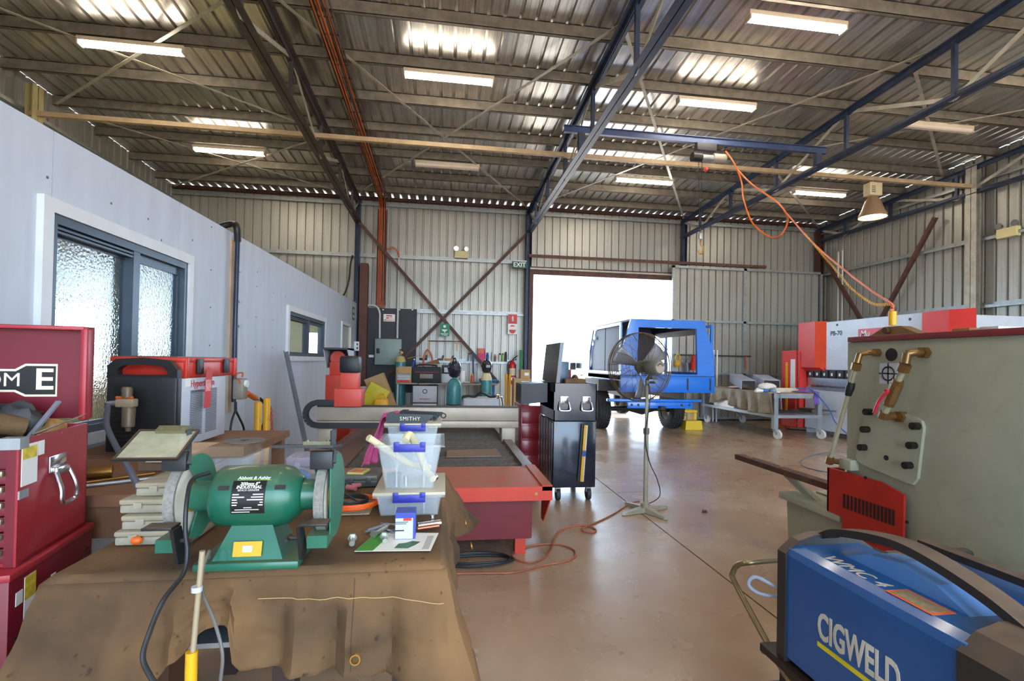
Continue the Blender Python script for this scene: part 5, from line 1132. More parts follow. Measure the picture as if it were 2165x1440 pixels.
# blue wheelie bin, extinguisher, yellow posts
xb_ = at(1034, 820, Y=11.6); t = thing('blue_bin', 'blue plastic bin standing by the back wall near the doorway', 'bin', (xb_.x, 12.05, 0))
def tap(mb, x0, x1, y0, y1, z0, z1, s): 
    cx, cy = (x0+x1)/2, (y0+y1)/2; return mb.hexa([(cx+(x-cx)*s, cy+(y-cy)*s, z0) for x, y in ((x0, y0), (x1, y0), (x1, y1), (x0, y1))]+[(x0, y0, z1), (x1, y0, z1), (x1, y1, z1), (x0, y1, z1)])
zt_ = at(1034, 802, Y=11.85).z
m_bbin = mat('bin_blue', (48, 120, 200), .45, 0, .08)
tap(MB(), xb_.x-.17, xb_.x+.2, 11.85, 12.2, 0, zt_-.06, .8).build('bin_body', m_bbin, t); MB().box(xb_.x-.2, xb_.x+.23, 11.82, 12.2, zt_-.06, zt_, .02).build('bin_lid', m_bbin, t)
pe = at(1083, 790, Y=12.33); t = thing('fire_extinguisher', 'red fire extinguisher with white label hung by the doorway', 'fire extinguisher', (pe.x, 12.33, .88))
m_ex = mat('extinguisher_red', (200, 36, 40), .3, 0, .06)
MB().lathe([(0, .88), (.08, .88), (.085, .9), (.085, 1.36), (.07, 1.42), (.035, 1.45), (.03, 1.48), (0, 1.48)], (pe.x, 12.33, 0), n=24).build('extinguisher_body', m_ex, t)
MB().lathe([(.0865, 1.1), (.0865, 1.28)], (pe.x, 12.33, 0), n=24).build('extinguisher_label', mat('label_cream', (226, 206, 170), .5, 0, .15, 30), t); MB().lathe([(.0865, .98), (.0865, 1.05)], (pe.x, 12.33, 0), n=24).build('extinguisher_band', m_sw, t)
MB().bar((pe.x, 12.33, 1.5), (pe.x+.12, 12.28, 1.6), .03, .02).bar((pe.x, 12.33, 1.48), (pe.x+.1, 12.28, 1.5), .03, .015).build('squeeze_grip', m_blk, t)
MB().tube(spline([(pe.x-.03, 12.3, 1.47), (pe.x-.12, 12.28, 1.4), (pe.x-.11, 12.27, 1.15), (pe.x-.1, 12.28, 1.0)], 6), .013, 8).build('discharge_hose', m_blk, t)
for k, x_ in enumerate((1070, 1077.5)):
    q = at(x_, 820, Y=10.6); t = thing('yellow_post', ['left one of the two thin yellow posts before the back wall', 'right one of the two thin yellow posts before the back wall'][k], 'post', (q.x, 10.6, 0), group='thin yellow posts')
    MB().cyl((q.x, 10.6, 0), (q.x, 10.6, at(x_, 791, Y=10.6).z), .028).build('post_tube', m_yel, t); MB().cyl((q.x, 10.6, 0), (q.x, 10.6, .01), .043).build('post_foot', m_yel, t)
one(MB().box(at(1104, 700, Y=12.15).x-.06, at(1104, 700, Y=12.15).x+.02, 12.1, 12.14, 0, at(1100, 740, Y=12.1).z), 'green_board', mat('board_green', (30, 112, 66), .6, 0, .1), 'green painted board standing upright beside the doorway column', 'board')
# carton stack by the doorway
for k, (x_, y0_, y1_, w_) in enumerate(((1104, 865, 812, .36), (1110, 812, 790, .2))):
    q = at(x_, 850, Y=10.2); zz0 = 0 if k == 0 else at(1104, 800, Y=10.2).z; zz1 = at(1104, 800, Y=10.2).z if k == 0 else at(1110, 782, Y=10.2).z
    t = thing('shipping_carton', ['tall cardboard carton on the floor beside the black cabinet', 'small cardboard carton with white label on the tall carton'][k], 'carton', (q.x, 10.3, zz0+.001))
    MB().box(q.x-w_/2, q.x+w_/2, 10.2, 10.5, zz0+.002, zz1-.002).build('carton', MATS['cardboard'], t); MB().box(q.x-.02, q.x+w_/2-.03, 10.197, 10.2, zz1-.12, zz1-.06).build('address_label', m_sw, t)
# clutter below the switchboard: yellow case, cartons, jerry can
m_yc = mat('yellow_case', (206, 190, 40), .5, 0, .1)
q = at(790, 830, Y=10.4)
o = MB(); o.M = Matrix.Translation((q.x, 10.45, .62)) @ Matrix.Rotation(R(28), 4, 'Y'); o.box(-.22, .22, -.06, .06, -.32, .3, .02); o = o.build('yellow_hard_case', m_yc, None); tag(o, 'tilted yellow plastic hard case below the switchboard', 'case')
o = MB(); o.M = Matrix.Translation((q.x+.1, 10.75, .735)) @ Matrix.Rotation(R(-22), 4, 'Y'); o.box(-.2, .2, -.15, .15, -.4, .38); o = o.build('tipped_carton', MATS['cardboard'], None); tag(o, 'tipped open cardboard carton behind the yellow case', 'carton')
one(MB().box(q.x-.42, q.x+.55, 10.36, 11.0, 0, .28), 'flat_pallet_box', mat('dark_crate', (90, 84, 74), .7, 0, .2), 'low dark crate on the floor under the yellow case', 'crate')
q2 = at(808, 848, Y=10.2); t = thing('jerry_can', 'yellow plastic jerry can beside the plasma table gantry', 'can', (q2.x, 10.2, .3))
MB().box(q2.x-.14, q2.x+.12, 10.05, 10.3, .0, .66, .04).build('can_body', mat('can_yellow', (236, 178, 24), .45, 0, .08), t); MB().tube(spline([(q2.x-.08, 10.17, .66), (q2.x-.05, 10.17, .74), (q2.x+.05, 10.17, .74), (q2.x+.08, 10.17, .66)], 5), .016, 8).build('can_handle', MATS['can_yellow'], t)
q3 = at(775, 825, Y=10.9); o = MB().box(q3.x-.18, q3.x+.1, 11.02, 11.2, 0, .85, .04).build('white_drum', m_sw, None); tag(o, 'white plastic drum standing behind the yellow case', 'drum')

# ================================================================ switchboard on the back wall
YS = 12.36
b0, b1 = at(765, 650, Y=YS), at(878, 830, Y=YS)
t = thing('switchboard_panel', 'large black backing board with grey electrical box on the back wall', 'switchboard', ((b0.x+b1.x)/2, YS, b1.z))
m_pan = mat('board_black', (48, 50, 56), .6, 0, .08)
MB().box(b0.x+.03, b1.x, YS, YS+.02, b1.z, b0.z).build('backing_board', m_pan, t)
e0, e1 = at(793, 716, Y=YS-.18), at(848, 772, Y=YS-.18)
bx = MB().box(e0.x, e1.x, YS-.18, YS, e1.z, e0.z, .006).build('electrical_box', mat('box_green_grey', (136, 150, 144), .45, .05, .06), t)
MB().box(e0.x+.02, e1.x-.02, YS-.186, YS-.18, e1.z+.02, e0.z-.02, .003).build('box_door', MATS['box_green_grey'], bx); zm = (e0.z+e1.z)/2
MB().box(e0.x+.04, e0.x+.12, YS-.2, YS-.186, zm-.04, zm+.08, .006).build('box_lock', m_blk, bx)
for (x_, z_) in ((770, 655), (810, 655), (845, 655), (872, 655), (770, 745), (876, 760)):
    q = at(x_, z_, Y=YS); MB().cyl((q.x, YS-.006, q.z), (q.x, YS, q.z), .018, n=8).build('board_screw', m_sw, t)
q = at(785, 753, Y=YS); MB().box(q.x-.06, q.x+.06, YS-.004, YS, q.z-.03, q.z+.03).build('circuit_label', m_sw, t)
s0 = at(811, 664, Y=YS); s1 = at(835, 680, Y=YS)
sg = MB().box(s0.x, s1.x, YS-.006, YS, s1.z, s0.z).build('warning_sign', m_sw, t)
m_sr = mat('sign_red', (206, 60, 52), .5, 0, .05); cx = (s0.x+s1.x)/2
MB().box(cx-.075, cx+.07, YS-.0075, YS-.006, s0.z-.055, s0.z-.025).build('print_line', m_sr, sg); MB().box(cx-.075, cx-.005, YS-.0075, YS-.006, s0.z-.11, s0.z-.08).build('print_line', m_sr, sg)
text('IN', .05, m_sr, sg, face((cx+.05, YS-.0065, s0.z-.095), (1, 0, 0), (0, 0, 1)), .0008, bold=.001); text('EMERGENCY', .045, m_sr, sg, face((cx-.005, YS-.0065, s0.z-.15), (1, 0, 0), (0, 0, 1)), .0008, bold=.001)
m_cond = mat('grey_conduit', (196, 196, 190), .45, 0, .05)
t = thing('conduit', 'bent grey conduit running down onto the electrical box', 'conduit', at(800, 700, Y=YS-.05), group='conduits on the switchboard')
MB().tube(spline([at(766, 648, Y=YS-.05), at(785, 645, Y=YS-.05), at(797, 649, Y=YS-.05), at(803, 662, Y=YS-.05), at(803, 680, Y=YS-.05), at(803, 715, Y=YS-.05)], 5), .025, 10).build('conduit_tube', m_cond, t)
t = thing('conduit', 'straight tall grey conduit from the cable tray down to the electrical box', 'conduit', at(840, 700, Y=YS-.05), group='conduits on the switchboard')
MB().tube([at(844, 545, Y=YS-.05), at(840, 715, Y=YS-.05)], .025, 10).build('conduit_tube', m_cond, t)
MB().tube(spline([at(818, 527, Y=YS-.05), at(830, 523, Y=YS-.05), at(841, 532, Y=YS-.05), at(844, 548, Y=YS-.05)], 6), .016, 8).build('orange_flex', m_or, t)

# ================================================================ wall signs, girt shelf goods
t = thing('exit_sign', 'green EXIT sign on the column left of the bright doorway', 'sign', at(1097, 560, Y=12.15))
a0, a1 = at(1084, 553, Y=12.15), at(1112, 568, Y=12.15)
MB().box(a0.x, a1.x, 12.12, 12.18, a1.z, a0.z, .006).build('sign_box', mat('exit_green', (14, 84, 74), .4, 0, .05), t); MB().box(a0.x-.01, a1.x+.01, 12.11, 12.19, a0.z, a0.z+.03).build('sign_top_cap', m_pg, t)
text('EXIT', .155, m_sw, t, face(((a0.x+a1.x)/2, 12.119, (a0.z+a1.z)/2), (1, 0, 0), (0, 0, 1)), .001, bold=.003)
t = thing('eyewash_sign', 'green emergency eye wash sign at the crossing of the wall braces', 'sign', at(940, 697, Y=12.1))
a0, a1 = at(930, 684, Y=12.1), at(950, 711, Y=12.1); cx, cz = (a0.x+a1.x)/2, (a0.z+a1.z)/2
MB().box(a0.x, a1.x, 12.09, 12.1, a1.z, a0.z).build('sign_plate', mat('sign_green2', (0, 128, 90), .5, 0, .05), t)
MB().lathe([(0, 0), (.034, 0), (.034, .002), (0, .002)], (cx, 12.088, cz+.085), (0, 1, 0), 18).build('head_symbol', m_sw, t)
MB().prism([(cx-.075, cz+.01), (cx+.075, cz+.01), (cx+.04, cz-.03), (cx+.012, cz-.04), (cx+.012, cz-.07), (cx-.012, cz-.07), (cx-.012, cz-.04), (cx-.04, cz-.03)], 'y', 12.087, 12.089).build('basin_symbol', m_sw, t)
text('EMERGENCY', .033, m_sw, t, face((cx, 12.089, cz-.1), (1, 0, 0), (0, 0, 1)), .0006, bold=.001); text('EYE WASH', .028, m_sw, t, face((cx, 12.089, cz-.13), (1, 0, 0), (0, 0, 1)), .0006, bold=.001)
t = thing('extinguisher_sign', 'red and white fire extinguisher sign on the back wall near the doorway', 'sign', at(1083, 683, Y=12.36))
a0, a1 = at(1074, 664, Y=12.36), at(1093, 707, Y=12.36); cx, zc_ = (a0.x+a1.x)/2, a0.z-(a0.z-a1.z)*.5
MB().box(a0.x, a1.x, 12.345, 12.36, a1.z, a0.z).build('sign_plate', m_sw, t)
MB().box(a0.x+.006, a1.x-.006, 12.343, 12.345, zc_+.01, a0.z-.006).build('red_panel', m_sr, t)
MB().lathe([(0, 0), (.026, 0), (.026, .1), (.01, .125), (.01, .14), (0, .14)], (cx, 12.342, zc_+.07), (0, 0, 1), 12).build('extinguisher_symbol', m_sw, t)
MB().prism([(cx+math.cos(R(a_))*.085, a1.z+.115+math.sin(R(a_))*.1) for a_ in range(180, 361, 15)], 'y', 12.342, 12.344).build('red_half_disc', m_sr, t)
MB().prism([(cx+math.cos(R(a_))*.06, zc_-.06+math.sin(R(a_))*.035) for a_ in range(0, 181, 15)], 'y', 12.342, 12.344).build('red_arch', m_sr, t)
# shelf goods standing on the girt
gz = 1.44+.005; gy = YB-.075
def can(x_, r_, h, col, label, cap=None, name='spray_can'):
    q = at(x_, 750, Y=gy); t = thing(name, label, 'can', (q.x, gy, gz), group='cans standing on the wall girt')
    MB().lathe([(0, 0), (r_, 0), (r_, h), (r_*.75, h+.02), (0, h+.02)], (q.x, gy, gz), n=14).build('can_body', mat('can_%d' % x_, col, .35, .1, .08), t)
    MB().lathe([(0, h+.02), (r_*.7, h+.02), (r_*.65, h+.06), (0, h+.06)], (q.x, gy, gz), n=12).build('can_cap', mat('cap_%d' % x_, cap or col, .4), t)
can(1031, .032, .16, (40, 90, 190), 'blue spray can on the wall girt beside the pink box'); can(1041.5, .03, .17, (190, 190, 180), 'silver spray can on the wall girt'); can(1047.5, .026, .12, (140, 100, 60), 'short brown can on the wall girt', (190, 160, 40))
can(1057, .032, .15, (210, 220, 196), 'pale can with black cap on the wall girt', (24, 24, 26)); can(1063.5, .032, .15, (150, 190, 110), 'pale green can with green cap on the wall girt', (90, 140, 40)); can(1069.5, .03, .19, (44, 46, 60), 'dark spray can at the right end of the row on the girt', (20, 20, 24))
can(993, .05, .14, (176, 186, 190), 'clear jar on the wall girt behind the brace', (90, 100, 110), 'glass_jar')
q0, q1 = at(1010, 757, Y=gy), at(1025, 737, Y=gy); t = thing('pink_box', 'bright pink and orange cardboard box on the wall girt', 'box', (q0.x, gy, gz))
MB().box(q0.x, q1.x, gy-.06, gy+.02, gz, q1.z).build('carton', mat('hot_pink', (214, 40, 110), .5, 0, .15), t); MB().box(q0.x, q1.x-.03, gy-.062, gy-.06, q1.z-.12, q1.z-.01).build('carton_orange_print', mat('print_orange', (230, 110, 60), .5, 0, .1), t)
one(MB().tube(spline([at(892, 815, Y=12.0), at(895, 770, Y=12.05), at(897, 752, Y=12.1), at(904, 740, Y=12.1), at(912, 752, Y=12.1), at(915, 772, Y=12.05), at(916, 815, Y=12.0)], 6), .022, 8), 'orange_hose', mat('orange_hose', (206, 110, 66), .5, 0, .1), 'orange hose looped over the wall girt above the black tool bag', 'hose')
t = thing('brace_rail', 'thin steel rail with yellow straps spanning between the two wall braces', 'rail', at(940, 722, Y=12.2))
MB().tube([at(905, 721, Y=12.14), at(978, 722, Y=12.14)], .012, 8).build('rail_bar', m_rust, t)
for x_ in (906, 966): MB().tube([at(x_, 721, Y=12.1), at(x_, 742, Y=12.1)], .012, 6).build('yellow_strap', m_yel, t)
for k, (x_, col, nm, lb, w_) in enumerate(((897, (36, 36, 38), 'cordless_tool', 'black power tool lying on the wall girt by the orange hose', .12), (933, (90, 66, 54), 'brown_tool', 'brown hand tool with black handle on the wall girt', .09), (952, (220, 130, 30), 'orange_tool', 'yellow and orange hand tool on the wall girt', .14))):
    q = at(x_, 752, Y=gy); t = thing(nm, lb, 'tool', (q.x, gy, gz)); MB().box(q.x-w_, q.x+w_*.6, gy-.03, gy+.03, gz, gz+.05, .01).build('tool_body', mat('tool_%d' % x_, col, .5, 0, .1), t); MB().bar((q.x+w_*.3, gy, gz+.04), (q.x+w_*.55, gy, gz+.13), .04, .04).build('tool_grip', m_blk, t)
one(MB().tube([at(861, 758, Y=12.05), at(878, 754, Y=12.15), at(890, 752, Y=12.2)], .008, 6), 'wooden_handle', mat('pale_handle', (196, 150, 84), .6), 'thin pale wooden handle by the tall teal cylinder', 'handle')
one(MB().tube([Vector((at(864, 774, Y=11.95).x, 11.95, BTZ+.023)), at(876, 762, Y=12.05)], .022, 8), 'blue_tube', mat('blue_tube', (40, 84, 200), .4), 'short blue tube leaning beside the tall teal cylinder', 'tube')
one(MB().tube([at(1000, 745, Y=12.1), at(1001, 812, Y=12.05)], .022, 8), 'blue_pole', mat('slate_blue', (60, 84, 120), .4), 'slate blue pole standing behind the back bench', 'pole')
# cable on the wall at the office corner
one(MB().tube(spline([at(745, 540, Y=12.35), at(741, 560, Y=12.32), at(738, 590, Y=12.3), at(731, 615, Y=12.28), at(724, 628, Y=12.2)], 6), .02, 8), 'black_cable', m_hose, 'black cable dropping from the back wall onto the office roof edge', 'cable')
# cable tray over the roof and down the wall
t = thing('cable_tray', 'galvanised cable tray filled with orange and black cables across the roof and down the wall', 'cable tray', (-1.5, 9, 5.2))
def trayz(y): return roof_z(y)-.19
xt = -1.5
pY = [12.2, 9, 6, 3, 0]
MB().box(xt-.1, xt+.1, -3, 12.25, 0, .002) if False else None
for sgn in (-1, 1):
    MB().bar((xt+sgn*.11, 12.2, trayz(12.2)), (xt+sgn*.11, -3, trayz(-3)), .004, .05).build('tray_side', m_rust, t)
y_ = 12.1
while y_ > 2: MB().box(xt-.11, xt+.11, y_-.012, y_+.012, trayz(y_)-.025, trayz(y_)-.02).build('tray_rung', m_rust, t); y_ -= .3
zlow = at(805, 645, Y=12.3).z
xw = at(808, 500, Y=12.3).x
for k in range(9):
    xo = (k-4)*.021; rnd = random.Random(k)
    pts = [(xt+xo, -3, trayz(-3)-.03)]+[(xt+xo+rnd.uniform(-.012, .012), y_, trayz(y_)-.032+rnd.uniform(-.006, .006)) for y_ in (1, 4, 6, 7.5, 9, 10.5, 11.6)]+[(xw+xo*.8, 12.24, trayz(12.2)-.1), (xw+xo*.8, 12.27, 4.8), (xw+xo*.8, 12.28, 3.8), (xw+xo*.8, 12.29, zlow+.05*k*.3)]
    MB().tube(spline(pts, 4), .0095, 6).build('tray_cable', (m_or, m_blk, MATS['brown_primer_steel'])[(0, 1, 0, 2, 0, 1, 2, 0, 1)[k]], t)
MB().box(xw-.11, xw-.1, 12.25, 12.33, zlow, 5.1).build('tray_side', m_rust, t); MB().box(xw+.1, xw+.11, 12.25, 12.33, zlow, 5.1).build('tray_side', m_rust, t)
MB().box(xw-.1, xw+.1, 12.32, 12.33, zlow-.05, 5.1).build('tray_back', mat('tray_orange_brown', (150, 80, 50), .6, 0, .1), t)

# twin head emergency lights
def spitfire(c, ax, out, label):
    c = Vector(c); ax = Vector(ax); out = Vector(out); t = thing('emergency_light', label, 'emergency light', c, group='twin head emergency lights')
    MB().bar(c-ax*.16, c+ax*.16, .11, .17, (0, 0, 1)).build('battery_case', mat('cream_case', (220, 206, 150), .5, 0, .05), t)
    for s in (-1, 1):
        h = c+ax*s*.13+Vector((0, 0, .145)); MB().tube([h, h+Vector((0, 0, -.06))], .012, 6).build('lamp_stem', m_galv, t)
        l_ = MB().tube([h-out*.03, h+out*.02, h+out*.05], [.03, .055, .06], 14).build('lamp_head', m_chrome, t)
    return t
q = at(975, 546, Y=12.38); spitfire((q.x, 12.36, 4.10), (1, 0, 0), (0, -1, 0), 'cream twin head emergency light on the back wall girt')
q = at(2132, 492, X=XD-.1); spitfire((XD-.1, q.y, q.z), (0, 1, 0), (-1, 0, 0), 'cream twin head emergency light on the right wall girt')
# ================================================================ black tool cabinet in the middle
m_bk = mat('gloss_black_blue', (30, 36, 52), .22, .1, .1, 3, coat=.4); m_bk2 = mat('black_interior', (22, 24, 30), .4, 0, .1)
KX0, KX1, KY0, KY1 = 1.15, 1.61, 5.03, 5.78
t = thing('black_tool_cabinet', 'glossy black tool cabinet on castors with raised lid and chrome handles', 'tool cabinet', ((KX0+KX1)/2, 5.4, 0))
MB().box(KX0, KX1, KY0, KY1, .14, .835, .008).build('cabinet_body', m_bk, t)
for k in range(5): 
    y_ = KY0+.03+k*.145; MB().box(KX0-.012, KX0, y_, y_+.13, .16, .82, .004).build('drawer_front', m_bk, t)
MB().box(KX0+.0, KX1, KY0, KY0+.01, .845, 1.23).build('chest_side', m_bk, t); MB().box(KX0, KX1, KY1-.01, KY1, .845, 1.23).build('chest_side', m_bk, t)
MB().box(KX1-.01, KX1, KY0, KY1, .845, 1.23).build('chest_back', m_bk, t); MB().box(KX0+.02, KX1, KY0+.01, KY1-.01, .84, .85).build('chest_floor', m_bk2, t); MB().box(KX0+.05, KX1-.01, KY0+.01, KY1-.01, 1.15, 1.16).build('chest_tray', m_bk2, t)
MB().box(KX0, KX0+.01, KY0, KY1, .845, .95).build('chest_front_lower', m_bk, t); MB().box(KX0, KX0+.01, KY0, KY1, 1.14, 1.23).build('chest_front_upper', m_bk, t)
lid = MB().prism([(KX0+.02, 1.235), (KX0+.06, 1.235), (KX0+.10, 1.66), (KX0+.06, 1.66)], 'y', KY0+.01, KY1-.01).build('lid', m_bk, t)
for xh in (KX0+.11, KX0+.35):
    hp = MB().box(xh-.045, xh+.045, KY0-.01, KY0, 1.02, 1.10, .008).build('handle_plate', m_chrome, t)
    MB().tube(spline([(xh-.05, KY0-.012, 1.04), (xh-.058, KY0-.03, .98), (xh-.045, KY0-.035, .95), (xh+.045, KY0-.035, .95), (xh+.058, KY0-.03, .98), (xh+.05, KY0-.012, 1.04)], 5), .009, 8).build('handle_bail', m_chrome, hp)
for (xx, zz) in ((KX0+.03, .80), (KX0+.03, .75), (KX1-.03, .80), (KX1-.03, .75)): MB().cyl((xx, KY0-.004, zz), (xx, KY0, zz), .009, n=8).build('rivet', m_brass, t)
for x_ in (KX0+.07, KX1-.06):
    for y_ in (KY0+.06, KY1-.08):
        w_ = MB().cyl((x_-.02, y_, .062), (x_+.02, y_, .062), .062).build('castor_wheel', m_dk, t); MB().box(x_-.028, x_+.028, y_-.02, y_+.02, .085, .142).build('castor_fork', m_galv, w_)
# wooden bits and tape rolls in the top
one(MB().box(KX0+.13, KX0+.36, KY0+.05, KY0+.2, 1.162, 1.28, .02), 'brown_pouch', m_glove, 'brown leather pouch lying in the top of the black cabinet', 'pouch')
one(MB().torus((KX0+.3, KY0+.3, 1.25), .05, .02, (1, .3, 0), 20, 8), 'tape_roll', mat('tape_brown', (120, 84, 60), .6), 'brown tape roll standing in the top of the black cabinet', 'tape')
one(MB().box(KX0+.1, KX0+.3, KY0+.45, KY0+.68, 1.162, 1.37, .006), 'red_tool_box', mat('small_box_red', (150, 40, 44), .4, 0, .1), 'small dark red box in the top of the black cabinet', 'tool box')
one(MB().box(KX0+.12, KX0+.24, KY0+.32, KY0+.42, 1.162, 1.46, .012), 'blue_grey_torch', mat('torch_blue', (70, 96, 120), .35, 0, .1), 'upright blue grey work light in the top of the black cabinet', 'work light')
t = thing('speaker_box', 'black boxy speaker hung on the left of the black cabinet', 'speaker', (KX0-.12, 5.5, 1.0))
q0, q1 = at(1102, 812, Y=5.35), at(1133, 855, Y=5.35)
MB().hexa([(q0.x, 5.35, q1.z), (KX0-.014, 5.3, q1.z+.03), (KX0-.014, 5.7, q1.z+.03), (q0.x, 5.75, q1.z), (q0.x, 5.35, q0.z), (KX0-.014, 5.3, q0.z+.02), (KX0-.014, 5.7, q0.z+.02), (q0.x, 5.75, q0.z)]).build('speaker_case', m_bk2, t)
MB().box(q0.x-.006, q0.x, 5.4, 5.7, q1.z+.03, q0.z-.03).build('speaker_grille', m_dk, t)
# spirit level on the cabinet side
c0, c1 = at(1238, 899, Y=KY0-.03), at(1229, 1018, Y=KY0-.03)
t = thing('spirit_level', 'yellow and silver spirit level fixed upright on the black cabinet side', 'spirit level', (c1.x, KY0-.03, c1.z))
MB().bar(c0, c1, .03, .022, (0, 1, 0)).build('level_body', m_yel, t); MB().bar(c0+Vector((.016, -.012, 0)), c1+Vector((.016, -.012, 0)), .012, .004, (0, 1, 0)).build('level_edge', m_sil, t)
mid = (c0+c1)/2; MB().bar(mid+Vector((.004, -.014, .03)), mid+Vector((.004, -.014, -.03)), .034, .006, (0, 1, 0)).build('level_vial', mat('vial_blue', (50, 80, 170), .3), t)
MB().bar(c0+Vector((-.03, .012, .01)), c1+Vector((-.03, .012, 0)), .018, .014, (0, 1, 0)).build('level_mount', m_blk, t)
# dark red cabinet behind
t = thing('red_cabinet', 'dark red steel cabinet standing behind the black tool cabinet', 'cabinet', (1.05, 6.6, 0))
xa, xb = at(1101, 900, Y=6.3).x, at(1146, 900, Y=6.3).x
MB().box(xa, xb, 6.3, 6.9, 0.02, at(1110, 858, Y=6.3).z, .008).build('cabinet_body', mat('cab_red', (150, 28, 44), .3, .05, .08, coat=.3), t)
for k in range(4): MB().box(xa+.015, xb-.015, 6.29, 6.3, .08+k*.19, .24+k*.19, .004).build('drawer_front', MATS['cab_red'], t)
MB().box(xa+.03, xa+.13, 6.4, 6.6, at(1110, 858, Y=6.3).z, at(1110, 858, Y=6.3).z+.12, .02).build('cap', m_pg, t)

# ================================================================ pedestal fan
m_fan = mat('olive_grey_paint', (104, 108, 94), .45, .1, .15, 8, wear=.3, dust=.3, dustc=(140, 120, 96)); m_fanp = mat('fan_pole_paint', (158, 152, 132), .45, .1, .15, 8, wear=.25, dustc=(120, 96, 76)); m_wire = mat('cage_wire', (86, 70, 52), .5, .3, .2)
FXc, FYc = 1.99, 4.62
t = thing('pedestal_fan', 'tall industrial pedestal fan with wire cage on a cross foot', 'fan', (FXc, FYc, 0))
c = at(1357, 776, Y=FYc-.02); CX, CZ_ = c.x, c.z; Rf = .335
MB().lathe([(.03, .0), (.045, .0), (.045, .05), (.022, .07), (.022, .72), (.024, .72), (.024, .76), (.017, .76), (.017, 1.26), (0, 1.26)], (FXc, FYc, .03), n=14).build('pole', m_fanp, t)
MB().lathe([(.026, 0), (.03, .01), (.03, .05), (.026, .06)], (FXc, FYc, .76), n=14).build('pole_collar', m_fan, t)
for k in range(4):
    a = R(20+90*k); d = Vector((math.cos(a), math.sin(a), 0)); b_ = Vector((FXc, FYc, 0)); s = Vector((-d.y, d.x, 0))
    P = [b_+s*.045, b_+d*.27+s*.026, b_+d*.30, b_+d*.27-s*.026, b_-s*.045]
    MB().add([p+Vector((0, 0, .004)) for p in P]+[b_+s*.035+Vector((0, 0, .055)), b_+d*.27+s*.018+Vector((0, 0, .025)), b_+d*.295+Vector((0, 0, .02)), b_+d*.27-s*.018+Vector((0, 0, .025)), b_-s*.035+Vector((0, 0, .055))], [(0, 1, 2, 3, 4), (9, 8, 7, 6, 5), (0, 5, 6, 1), (1, 6, 7, 2), (2, 7, 8, 3), (3, 8, 9, 4), (4, 9, 5, 0)]).build('foot', m_fanp, t)
# motor behind the cage (towards viewer), axis tilted a little
hub = Vector((CX, FYc+.02, CZ_)); mo = hub+Vector((.05, -.16, 0)); axv = Vector((-.28, 1, 0)).normalized()
MB().lathe([(0, -.115), (.06, -.113), (.07, -.10), (.073, -.02), (.07, .05), (.04, .09), (.02, .13), (0, .13)], mo, axv, 26).build('motor', m_fan, t)
mc = mo-axv*.116
MB().lathe([(0, 0), (.052, 0), (.052, -.004), (0, -.004)], mc, axv, 24).build('motor_badge', m_gan, t)
_, sd_, up_ = basis(axv)
for k in range(7):
    a = R(30+20*k); MB().bar(mc-axv*.005+(sd_*math.cos(a)*.026+Vector((0, 0, 1))*math.sin(a)*.026), mc-axv*.005+(sd_*math.cos(a)*.046+Vector((0, 0, 1))*math.sin(a)*.046), .006, .003, axv).build('motor_vent', m_blk, t)
MB().tube([(FXc, FYc, 1.24), (FXc, FYc, 1.30), mo+Vector((0, .0, -.06))], .02, 10).build('tilt_bracket', m_fan, t)
MB().cyl((FXc+.02, FYc-.02, 1.27), (FXc+.07, FYc-.02, 1.27), .012).build('tilt_knob', m_blk, t)
MB().box(FXc+.03, FXc+.09, FYc-.05, FYc+.0, 1.30, 1.325, .006).build('switch_box', m_fan, t)
# cage: concentric wire rings front and rear plus spokes, joined as one fine wire part
axc = Vector((-.16, 1, 0)).normalized(); d_, s_, u_ = basis(axc)
def ringpts(r, off, n=44): return [hub+axc*off+s_*math.cos(2*math.pi*i/n)*r+u_*math.sin(2*math.pi*i/n)*r for i in range(n)]
for nm, sg_ in (('rear_cage', -1), ('front_cage', 1)):
    mb = MB(); n_r = 30
    for k in range(n_r):
        r_ = .055+(Rf-.055)*k/(n_r-1); off = sg_*(.035+.075*(1-(r_/Rf)**2.4)); mb.tube(ringpts(r_, off, 40), .0014, 3, True)
    o = mb.build(nm, m_wire, t); o['kind'] = 'stuff'
    for k in range(16):
        a = 2*math.pi*k/16+.1
        MB().tube([hub+axc*(sg_*(.035+.075*(1-(r_/Rf)**2.4)+.003))+s_*math.cos(a+.25*(r_/Rf))*r_+u_*math.sin(a+.25*(r_/Rf))*r_ for r_ in (.05, .12, .2, .27, Rf)], .0022, 4).build('cage_spoke', m_wire, t)
MB().tube(ringpts(Rf+.002, .0, 60), .006, 6, True).build('cage_rim', m_wire, t)
MB().tube(ringpts(Rf, .036, 60), .004, 6, True).tube(ringpts(Rf, -.036, 60), .004, 6, True).build('cage_edge', m_wire, t)
for k in range(3):
    a0 = 2*math.pi*k/3+.6
    def blade(u, v):
        r_ = .05+.255*u; a = a0+(v-.5)*(.5+.15*u); tw = .5-.25*u
        return hub+axc*((v-.5)*.09*tw*2-.0)+s_*math.cos(a)*r_+u_*math.sin(a)*r_
    MB().grid(blade, 8, 6).build('fan_blade', mat('blade_grey', (150, 150, 156), .35, .4, .1), t, .003)
MB().lathe([(0, -.03), (.055, -.03), (.06, .0), (.05, .03), (0, .035)], hub, axc, 20).build('blade_hub', m_fan, t)
